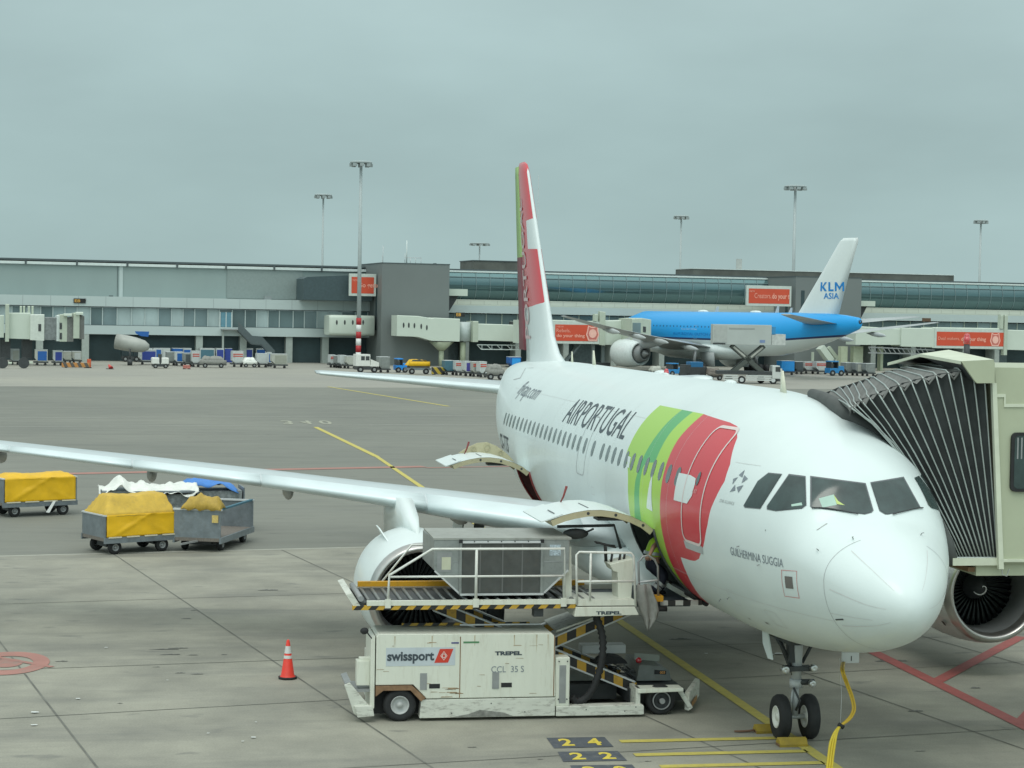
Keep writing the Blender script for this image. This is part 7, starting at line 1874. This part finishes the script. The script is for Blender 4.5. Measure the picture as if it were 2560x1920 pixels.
for x_ in [13 + .9 * i for i in range(32)]:
    mb = MB(); z_ = 6.55; y_ = -(math.sqrt(3.1**2 - (z_ - kz - .3)**2) + .02)
    mb.face([(x_ - .12, y_, z_ - .17), (x_ + .12, y_, z_ - .17), (x_ + .12, y_ + .02, z_ + .17), (x_ - .12, y_ + .02, z_ + .17)]); kpart('cabin_window', mb, mat('far_pane', (.03, .10, .22), .3), smooth=False)
for x_ in (29.5, 46.3):
    mb = MB()
    for t in ribbon(rrect(x_ - .5, x_ + .5, 4.9, 6.8, .2, 3), .05, True): mb.face([(p[0], -(math.sqrt(3.1**2 - (p[1] - kz - .3)**2) * (1 if x_ < 40 else .985) + .03), p[1]) for p in t])
    kpart('door_outline', mb, mat('far_door_outline', (.2, .45, .7), .4), smooth=False)
# ------------------------------------------------------------------ catering lift truck below it
TD = 202.0
tb = onz(1780, 957); TS = (tb - V((CAMP.x, CAMP.y, 0))).length / FOC * 1.0      # metres per pixel there
tk = thing('catering_truck', 'white catering truck with its box body lifted on crossed scissor arms beside the blue airliner', 'truck', (tb.x, tb.y, 0), math.atan2(-right.y, -right.x))
# local x runs to the viewer's left, local -y towards the viewer: px -> local
def tp(px, py): return (-(px - 1780) * TS, (957 - py) * TS)
def tbox(name, px0, px1, pyt, pyb, y0, y1, m, bevel=0):
    a, b = tp(px0, pyt), tp(px1, pyb); mb = MB(); mb.box(b[0], a[0], y0, y1, b[1], a[1]); return mb.build(name, m, tk, local=True, bevel=bevel)
near_y = 1 if (Matrix.Rotation(tk.rotation_euler.z, 3, 'Z') @ V((0, 1, 0))).x < 0 else -1
NY = lambda a, b: (min(near_y * a, near_y * b), max(near_y * a, near_y * b))
tw = mat('truck_white', (.55, .57, .55), .45, var=.05, scale=.6)
bd = tbox('box_body', 1777, 1922, 811, 861, *NY(-1.2, 1.2), mat('box_body_grey_white', (.43, .46, .44), .5, var=.06, scale=.5), .03)
tbox('box_door_frame', 1780, 1812, 815, 856, *NY(1.2, 1.23), mat('box_door', (.40, .42, .40), .5))
tbox('box_stripe', 1816, 1880, 819, 823, *NY(1.2, 1.22), mat('grey_stripe', (.30, .32, .31), .5))
tbox('box_emblem', 1893, 1906, 848, 855, *NY(1.2, 1.22), mat('emblem_blue', (.18, .25, .42), .5))
tbox('box_under_rail', 1777, 1808, 857, 861, *NY(1.2, 1.3), M['dark'])
tbox('front_balcony', 1923, 1957, 833, 860, *NY(-1.1, 1.1), mat('balcony_white', (.48, .50, .48), .5, var=.15))
tbox('balcony_awning', 1922, 1932, 815, 835, *NY(-1.1, 1.1), mat('awning_blue', (.04, .25, .50), .5))
for a, b in (((1826, 863), (1904, 928)), ((1906, 863), (1828, 930))):
    p, q = tp(*a), tp(*b)
    for yy in (.8, -.8):
        mb = MB(); mb.beam((p[0], near_y * yy, p[1]), (q[0], near_y * yy, q[1]), .18, .45); s_ = mb.build('scissor_arm', mat('arm_dark_green', (.07, .08, .07), .5), tk, local=True)
        if yy > 0:
            mb = MB(); P0, Q0 = V((p[0], near_y * .9, p[1])), V((q[0], near_y * .9, q[1])); mb.beam(P0.lerp(Q0, .05), P0.lerp(Q0, .42), .02, .2); mb.build('arm_plate', mat('arm_cream', (.4, .4, .36), .5), s_, local=True) if False else mb.build('arm_plate', mat('arm_cream', (.4, .4, .36), .5), tk, local=True)
tbox('chassis', 1790, 1945, 926, 934, *NY(-1.1, 1.0), M['dark'])
for a, b in ((1806, 1842), (1861, 1925)):
    for k in range(3): tbox('side_slat', a, b, 935.5 + k * 5, 939 + k * 5, *NY(1.0, 1.12), tw)
tbox('cab', 1926, 1945, 911, 944, *NY(-1.1, 1.1), tw, .08)
tbox('cab_front', 1944, 1951, 918, 946, *NY(-1.1, 1.1), tw, .08)
tbox('cab_side_window', 1934, 1946, 914, 926, *NY(1.1, 1.12), M['dark'])
tbox('cab_bumper', 1940, 1953, 944, 950, *NY(-1.1, 1.12), M['dark'])
for px, py in ((1824, 953), (1851, 951), (1904, 954), (1929, 951)):
    p = tp(px, py); mb = MB(); r = .42; mb.cyl((p[0], near_y * (1.05 if py < 953 else -.9), r), (p[0], near_y * (.8 if py < 953 else -1.1), r), r, 20); w = mb.build('wheel', M['black'], tk, local=True)
    if py < 953: mb = MB(); mb.cyl((p[0], near_y * 1.07, r), (p[0], near_y * 1.0, r), r * .55, 16); mb.build('hub', M['lgrey'], w, local=True)
tbox('tank', 1870, 1890, 930, 938, *NY(-.5, .9), M['grey'])

# ------------------------------------------------------------------ containers, dollies, tugs and carts across the apron
PROTO = {}
def fang(off=0.): return math.atan2(FU.y, FU.x) + off
def put(px, py):
    p = onz(px, py); return V((p.x, p.y, 0))
def mpp(p): return (p - V((CAMP.x, CAMP.y, 0))).length / FOC
def far_uld(label, px0, px1, pyt, pyb, col, face=None, stripe=False, cut=True, group='freight containers standing across the apron', dolly=True, dlabel=None, rot=0.):
    p = put((px0 + px1) / 2, pyb); s = mpp(p); w = (px1 - px0) * s; H = (pyb - pyt) * s; h0 = .50 if dolly else .0
    D_ = 1.5
    t = thing('freight_container', label, 'container', (p.x - FN.x * .0, p.y, h0), fang(rot), group)
    ny = -1 if (Matrix.Rotation(fang(rot), 3, 'Z') @ V((0, -1, 0))).x < 0 else 1
    top = H - h0; mb = MB(); k = min(.4, w * .25) if cut else .02
    P = [(-w / 2 + k, 0, 0), (w / 2 - .02, 0, 0), (w / 2, 0, .02), (w / 2, 0, top), (-w / 2, 0, top), (-w / 2, 0, k)]
    mb.prism([(q[0], -ny * D_, q[2]) for q in P], (0, ny * D_, 0)); mb.build('container_shell', col, t, local=True)
    mb = MB(); mb.box(-w / 2 + .06 + k * .3, w / 2 - .08, ny * .0 - .0 if ny < 0 else .0, 0, 0, 0) if False else mb.box(-w / 2 + .1 + k * .6, w / 2 - .1, min(0, ny * .03), max(0, ny * .03), .1, top - .15); mb.build('container_door', face or col, t, local=True)
    mb = MB(); mb.box(-w / 2 - .01, w / 2 + .01, -D_ - .01 if ny > 0 else -.02, .02 if ny > 0 else D_ + .01, top, top + .05); mb.build('container_lid', mat('pale_lid', (.55, .58, .58), .5), t, local=True)
    if stripe:
        mb = MB()
        for a in (.55, .72): mb.box(-w / 2 + .08, w / 2 - .06, min(0, ny * .05), max(0, ny * .05), top * a, top * a + .12)
        mb.build('red_stripe', mat('stripe_red', S(190, 70, 55), .5), t, local=True)
    if dolly:
        d = thing('container_dolly', ' '.join(('dark dolly under the ' + label).split()[:16]).rstrip(','), 'dolly', (p.x, p.y, 0), fang(rot), 'dollies under the far containers')
        mb = MB(); mb.box(-w / 2 - .1, w / 2 + .1, -D_ if ny > 0 else 0, 0 if ny > 0 else D_, .32, .48); mb.build('dolly_frame', M['dark'], d, local=True)
        for x in (-w * .32, w * .32):
            mb = MB(); mb.cyl((x, ny * -.12, .17), (x, ny * -.02, .17), .17, 12); mb.build('dolly_wheel', M['black'], d, local=True)
    return t
cW, cWd, cB, cB2, cP, cT, cG, cD = (mat('uld_white', (.50, .53, .52), .5, var=.08), mat('uld_cream', (.42, .43, .38), .5, var=.1), mat('uld_blue', S(30, 90, 160), .5, var=.08), mat('uld_deep_blue', S(45, 65, 145), .5, var=.08), mat('uld_purple', S(75, 70, 150), .5, var=.06), mat('uld_teal', S(70, 110, 125), .5, var=.1), mat('uld_grey', (.22, .24, .23), .5, var=.15), mat('uld_charcoal', (.07, .085, .09), .5, var=.2))
UL = [
 ('white container with a deep blue front, leftmost of the long row', 349, 390, 876, 912, cW, cB2),
 ('grey mesh container behind the white tractor', 417, 438, 881, 914, cG, cG),
 ('mid blue container right of the grey mesh one', 438, 458, 881, 915, cW, cB),
 ('charcoal container above the small red box', 459, 480, 884, 917, cG, cD),
 ('white container with an orange stripe in the long row', 480, 499, 879, 918, cW, cW, True),
 ('white container with red stripes beside the saggy sheet', 581, 608, 879, 918, cW, cW, True),
 ('plain white container near the right end of the long row', 643, 669, 885, 919, cW, cW),
 ('blue container between the white ones at the row end', 669, 679, 882, 917, cW, cB),
 ('open beige container ending the long row', 680, 718, 886, 921, cWd, mat('uld_beige_inside', (.30, .31, .26), .6)),
 ('small white container with red stripes left of the mast foot', 825, 838, 888, 919, cW, cW, True),
 ('grey container next to the small striped one', 839, 849, 890, 920, cG, cG),
 ('white container left of the mast foot', 849, 865, 889, 921, cW, cW),
 ('dirty white container touching the mast foot', 866, 890, 891, 922, cWd, cWd),
 ('grey mesh container right of the white truck', 947, 975, 893, 932, cG, cG),
 ('teal container with ribs right of the hazard barrier', 1112, 1137, 902, 938, cT, cT),
 ('white container with red stripes right of the teal one', 1138, 1155, 903, 939, cW, cW, True),
 ('purple container right of the two concrete columns', 1161, 1180, 904, 941, cW, cP),
 ('grey-white container right of the purple one', 1181, 1199, 905, 942, cWd, cG, True),
 ('white container with rust marks near the tail cone', 1199, 1217, 905, 944, cW, cW, True),
 ('bright blue container under the truss', 1273, 1303, 893, 925, cB, mat('uld_bright_blue', S(40, 150, 225), .5)),
 ('bright blue container just right of the catering truck cab', 1952, 1987, 903, 938, mat('uld_bright_blue', S(40, 140, 220), .5), mat('uld_bright_blue', S(40, 140, 220), .5)),
 ('dark grey container right of the bright blue one', 1988, 2008, 905, 936, cD, cD),
 ('white container with a red band under the blue tail', 2010, 2038, 905, 935, cW, cW, True),
 ('second white container with a red band, against the blue tug', 2039, 2070, 905, 936, cW, cW, True),
 ('grey container with rounded doors right of the blue tug', 2113, 2137, 908, 939, cG, cG),
 ('middle grey container of the three behind the bellows', 2138, 2162, 909, 940, cG, cWd),
 ('last grey container before the bellows', 2163, 2189, 910, 941, cG, cG),
 ('blue container right of the bridge hood', 2490, 2516, 921, 962, cB, cB),
 ('grey and white container right of the bridge hood', 2517, 2534, 923, 962, cG, cWd),
 ('deep blue container under the far left bridge', 88, 118, 876, 914, cWd, cB),
 ('purple-blue container under the far left bridge', 133, 156, 878, 914, cW, cB2),
 ('beige container with dark window near the barrier', 160, 178, 880, 910, cWd, cWd),
 ('beige container beside the pale column', 181, 203, 880, 910, cWd, cW),
 ('white container partly behind the left bridge leg', 27, 48, 875, 912, cW, cWd),
]
for L_ in UL:
    lab, a, b, yt, yb, c1, c2 = L_[:7]; st_ = L_[7] if len(L_) > 7 else False
    far_uld(lab, a, b, yt, yb, c1, c2, st_)
# second line of containers standing behind the long row
back = [(355, 380, cW, cB2), (384, 404, cW, cB), (404, 425, cW, cW), (432, 456, cB, cB), (458, 478, cW, cB), (500, 536, cW, cT), (540, 560, cW, cB2), (562, 580, cB2, cB2), (608, 632, cW, cB2), (640, 664, cW, cB)]
posw = ('first', 'second', 'third', 'fourth', 'fifth', 'sixth', 'seventh', 'eighth', 'ninth', 'tenth')
for i, (a, b, c1, c2) in enumerate(back):
    far_uld('pale-lidded container, %s from the left in the back line' % posw[i], a, b, 872, 906, c1, c2, cut=False, group='containers in the back line', dolly=False)
def simple_vehicle(name, label, cat_, px0, px1, pyt, pyb, col, kind, group=None):
    p = put((px0 + px1) / 2, pyb); s = mpp(p); w = (px1 - px0) * s; H = (pyb - pyt) * s
    t = thing(name, label, cat_, tuple(p), fang(), group); ny = -1 if (Matrix.Rotation(fang(), 3, 'Z') @ V((0, -1, 0))).x < 0 else 1
    Y0, Y1 = (-1.5, 0) if ny > 0 else (0, 1.5)
    def B(n, x0, x1, z0, z1, m, y0=Y0, y1=Y1, bev=.03): mb = MB(); mb.box(x0 * w - w / 2, x1 * w - w / 2, y0, y1, z0 * H, z1 * H); return mb.build(n, m, t, local=True, bevel=bev)
    if kind == 'tug':
        B('body', 0, 1, .18, .52, col); B('bonnet', .55, .98, .5, .66, col); B('seat_back', .1, .25, .5, .8, M['dark'])
        B('canopy', .05, .62, .92, 1, col); B('canopy_post', .08, .13, .5, .92, M['dark'], bev=0); B('canopy_post', .54, .59, .5, .92, M['dark'], bev=0); B('windscreen', .56, .60, .6, .9, c_glz[1], bev=0)
    elif kind == 'truck':
        B('body', 0, .62, .35, .98, col); mb = MB(); mb.prism([(w * .12, Y0, H * .3), (w * .5, Y0, H * .3), (w * .5, Y0, H * .55), (w * .15, Y0, H * .72)], (0, Y1 - Y0, 0)); mb.build('bonnet', col, t, local=True)
        yy = (min(0, ny * .02), max(0, ny * .02)); B('side_window', .22, .38, .66, .88, M['dark'], *yy, bev=0); B('side_window', .42, .58, .66, .88, M['dark'], *yy, bev=0); B('underframe', .02, 1, .16, .34, M['dark'], bev=0)
        B('bumper', .9, 1, .2, .36, M['grey'])
    elif kind == 'domes':
        B('body', 0, .46, .35, .95, col, bev=.12); B('body', .5, 1, .35, .95, col, bev=.12); B('underframe', .05, .98, .15, .38, M['dark'], bev=0); B('lift_post', .42, .56, .5, 1.25, M['dark'], bev=0)
    elif kind == 'bags':
        B('cart_deck', 0, 1, .22, .32, M['dark'], bev=0)
        def f(u, v): return (-w / 2 + w * u, Y0 + 1.5 * v, H * .32 + H * .62 * min(1, 4 * min(u, 1 - u) + .25) * min(1, 4 * min(v, 1 - v) + .3) + .12 * nz_(u * 6 + px0, v * 3, 1))
        rag('load', t, f, 20, 8, col)
        def f(u, v): return (-w / 2 + w * u, (0 if ny > 0 else 0) + ny * .01, H * .3 + (H * .35) * v)
        rag('side_load', t, f, 6, 2, col)
    elif kind == 'tarpcart':
        B('cart_deck', 0, 1, .28, .42, M['cartg'], bev=0); B('cart_box', .12, .95, .42, .62, mat('dark_slats', (.12, .12, .11), .7, var=.3), bev=0)
        def f(u, v): return (-w / 2 + w * (.02 + .96 * u), Y0 - .1 + 1.7 * v, H * .58 + H * .40 * min(1, 5 * min(u, 1 - u)) * (1 - .35 * abs(u - .35)) + .08 * nz_(u * 7, v * 3, 2))
        rag('load', t, f, 20, 8, col)
        def f(u, v): return (-w / 2 + w * (.05 + .9 * u), ny * .12, H * .55 + H * .3 * v)
        rag('side_load', t, f, 6, 2, col)
    elif kind == 'dark':
        B('body', 0, 1, .2, .75, col, bev=.1); B('cabin', .3, .85, .7, 1, mat('blue_cabin', S(40, 105, 150), .4), bev=.05); B('bonnet', .02, .3, .72, .84, col)
    for x in (.2, .8):
        mb = MB(); r = min(.38, H * .2); mb.cyl((x * w - w / 2, ny * .02, r), (x * w - w / 2, ny * -.2, r), r, 14); wh = mb.build('wheel', M['black'], t, local=True)
        mb = MB(); mb.cyl((x * w - w / 2, ny * .03, r), (x * w - w / 2, ny * .01, r), r * .45, 10); mb.build('hub', M['grey'], wh, local=True)
    return t
vb = mat('tug_blue', S(40, 130, 190), .4, var=.1)
simple_vehicle('tow_tractor', 'white tow tractor with two rounded hoods in front of the long container row', 'tractor', 381, 422, 893, 921, mat('tractor_white', (.7, .7, .66), .4), 'domes')
simple_vehicle('baggage_cart', 'dark baggage pile under a white sheet in the long row', 'baggage cart', 500, 566, 890, 920, M['cloth'], 'bags')
simple_vehicle('baggage_cart', 'cart with saggy white sheet left of the plain white container', 'baggage cart', 608, 643, 893, 919, M['wcloth'], 'bags')
simple_vehicle('service_truck', 'white short truck with two side windows right of the mast foot', 'truck', 889, 948, 885, 932, mat('tractor_white', (.7, .7, .66), .4), 'truck')
simple_vehicle('tow_tractor', 'bright blue tug left of the yellow-covered far cart', 'tractor', 990, 1019, 896, 932, mat('tug_bright_blue', S(40, 140, 220), .4), 'tug')
simple_vehicle('baggage_cart', 'far flat cart under a bulging yellow cover', 'baggage cart', 1017, 1078, 898, 936, M['tarp'], 'tarpcart')
simple_vehicle('baggage_cart', 'dark heap of bags on a cart left of the rear fuselage', 'baggage cart', 1217, 1262, 909, 950, M['cloth'], 'bags')
simple_vehicle('tow_tractor', 'dark blue tug behind the engine of the blue airliner', 'tractor', 1672, 1712, 908, 940, vb, 'tug')
simple_vehicle('pushback_tractor', 'dark low tractor with blue cabin under the blue airliner', 'tractor', 1708, 1768, 905, 950, M['dark'], 'dark')
simple_vehicle('belt_loader', 'brown grey loader left of the catering truck wheels', 'loader', 1769, 1808, 919, 951, mat('brown_grey_machine', (.16, .14, .12), .6, var=.3), 'bags')
simple_vehicle('baggage_cart', 'beige covered cart under the blue airliner engine', 'baggage cart', 1628, 1660, 915, 938, cWd, 'bags')
simple_vehicle('tow_tractor', 'blue tug parked under the blue airliner tail', 'tractor', 2073, 2112, 903, 940, vb, 'tug')
simple_vehicle('tow_tractor', 'light blue tug at the right picture edge beyond the hood', 'tractor', 2530, 2575, 922, 964, mat('tug_bright_blue', S(40, 140, 220), .4), 'tug')
simple_vehicle('tow_tractor', 'blue tug beside the engineless white fuselage at the far left', 'tractor', 234, 288, 855, 893, mat('tug_bright_blue', S(40, 120, 200), .4), 'tug')
simple_vehicle('service_truck', 'dark green-black truck under the small airliner nose at the left', 'truck', 305, 350, 863, 905, mat('green_black', (.015, .03, .035), .5), 'truck')
# small airliner tail partly hidden at the left, white with a blue patch
sj = thing('airliner', 'small white airliner partly hidden between the far left bridge and the container row', 'airliner', tuple(put(320, 903)))
A, B = CAMP + ray(290, 853) * 238, CAMP + ray(372, 868) * 238
mb = MB(); mb.tube([A, A.lerp(B, .3), A.lerp(B, .6), A.lerp(B, .85), B], [.95, .98, .92, .75, .35], 20); mb.build('fuselage', mat('shaded_far_fuselage', (.36, .37, .34), .4, var=.15, scale=.5), sj, smooth=True)  # white hull greyed: shade under the building is put into the colour
mb = MB(); P = [CAMP + ray(*q) * 238.4 for q in ((337, 828), (373, 829), (371, 842), (352, 840), (340, 834))]; mb.prism(P, (.25, 0, 0)); mb.build('tail_fin', mat('uld_blue', S(30, 90, 160), .5), sj)
mb = MB(); p = CAMP + ray(325, 872) * 237; mb.cyl(p, V((p.x, p.y, .4)), .12, 8); mb.cyl(V((p.x, p.y - .3, .4)), V((p.x, p.y + .3, .4)), .4, 12); mb.build('landing_gear', M['dark'], sj)
# barriers and small red markers
def far_box(name, label, cat_, px0, px1, pyt, pyb, m, pieces=None):
    p = put((px0 + px1) / 2, pyb); s = mpp(p); w = (px1 - px0) * s; H = (pyb - pyt) * s; t = thing(name, label, cat_, tuple(p), fang())
    mb = MB(); mb.box(-w / 2, w / 2, -.25, .25, .08, H); mb.build('barrier_body', m, t, local=True, bevel=.03)
    for x in (-w * .35, w * .35): mb = MB(); mb.box(x - .12, x + .12, -.35, .35, 0, .1); mb.build('barrier_foot', M['dark'], t, local=True)
    return t
hz3 = stripe_mat('barrier_stripes', (.50, .36, .04), (.04, .04, .04), (1, 0, .8), .9)
hz4 = stripe_mat('barrier_orange_stripes', (.50, .22, .06), (.10, .09, .08), (1, 0, .5), .8)
far_box('barrier', 'yellow and black striped barrier below the grey tower', 'barrier', 1079, 1112, 918, 937, hz3)
far_box('barrier', 'orange striped barrier under the far left bridge', 'barrier', 156, 222, 907, 920, hz4)
far_box('barrier', 'upright orange barrier post beside the pale column', 'barrier', 218, 227, 898, 920, mat('barrier_orange', S(200, 95, 60), .5))
far_box('marker_box', 'small red and white box in front of the container row', 'marker', 458, 475, 913, 923, mat('marker_red_white', (.45, .16, .13), .5, var=.5, scale=4))
for lab, px, py in (('fallen red and white marker alone on the open apron', 275, 923),):
    p = put(px, py); t = thing('traffic_cone', lab, 'marker', tuple(p), .4)
    mb = MB(); mb.prism([(-.5, -.3, 0), (.5, -.3, 0), (.5, .3, 0), (-.5, .3, 0)], (0, 0, .08)); mb.build('cone_base', M['dark'], t, local=True)
    mb = MB(); mb.cyl((-.3, 0, .12), (.15, .1, .5), .28, 12, .08); mb.build('cone_body', mat('barrier_red', S(205, 70, 65), .5), t, local=True)
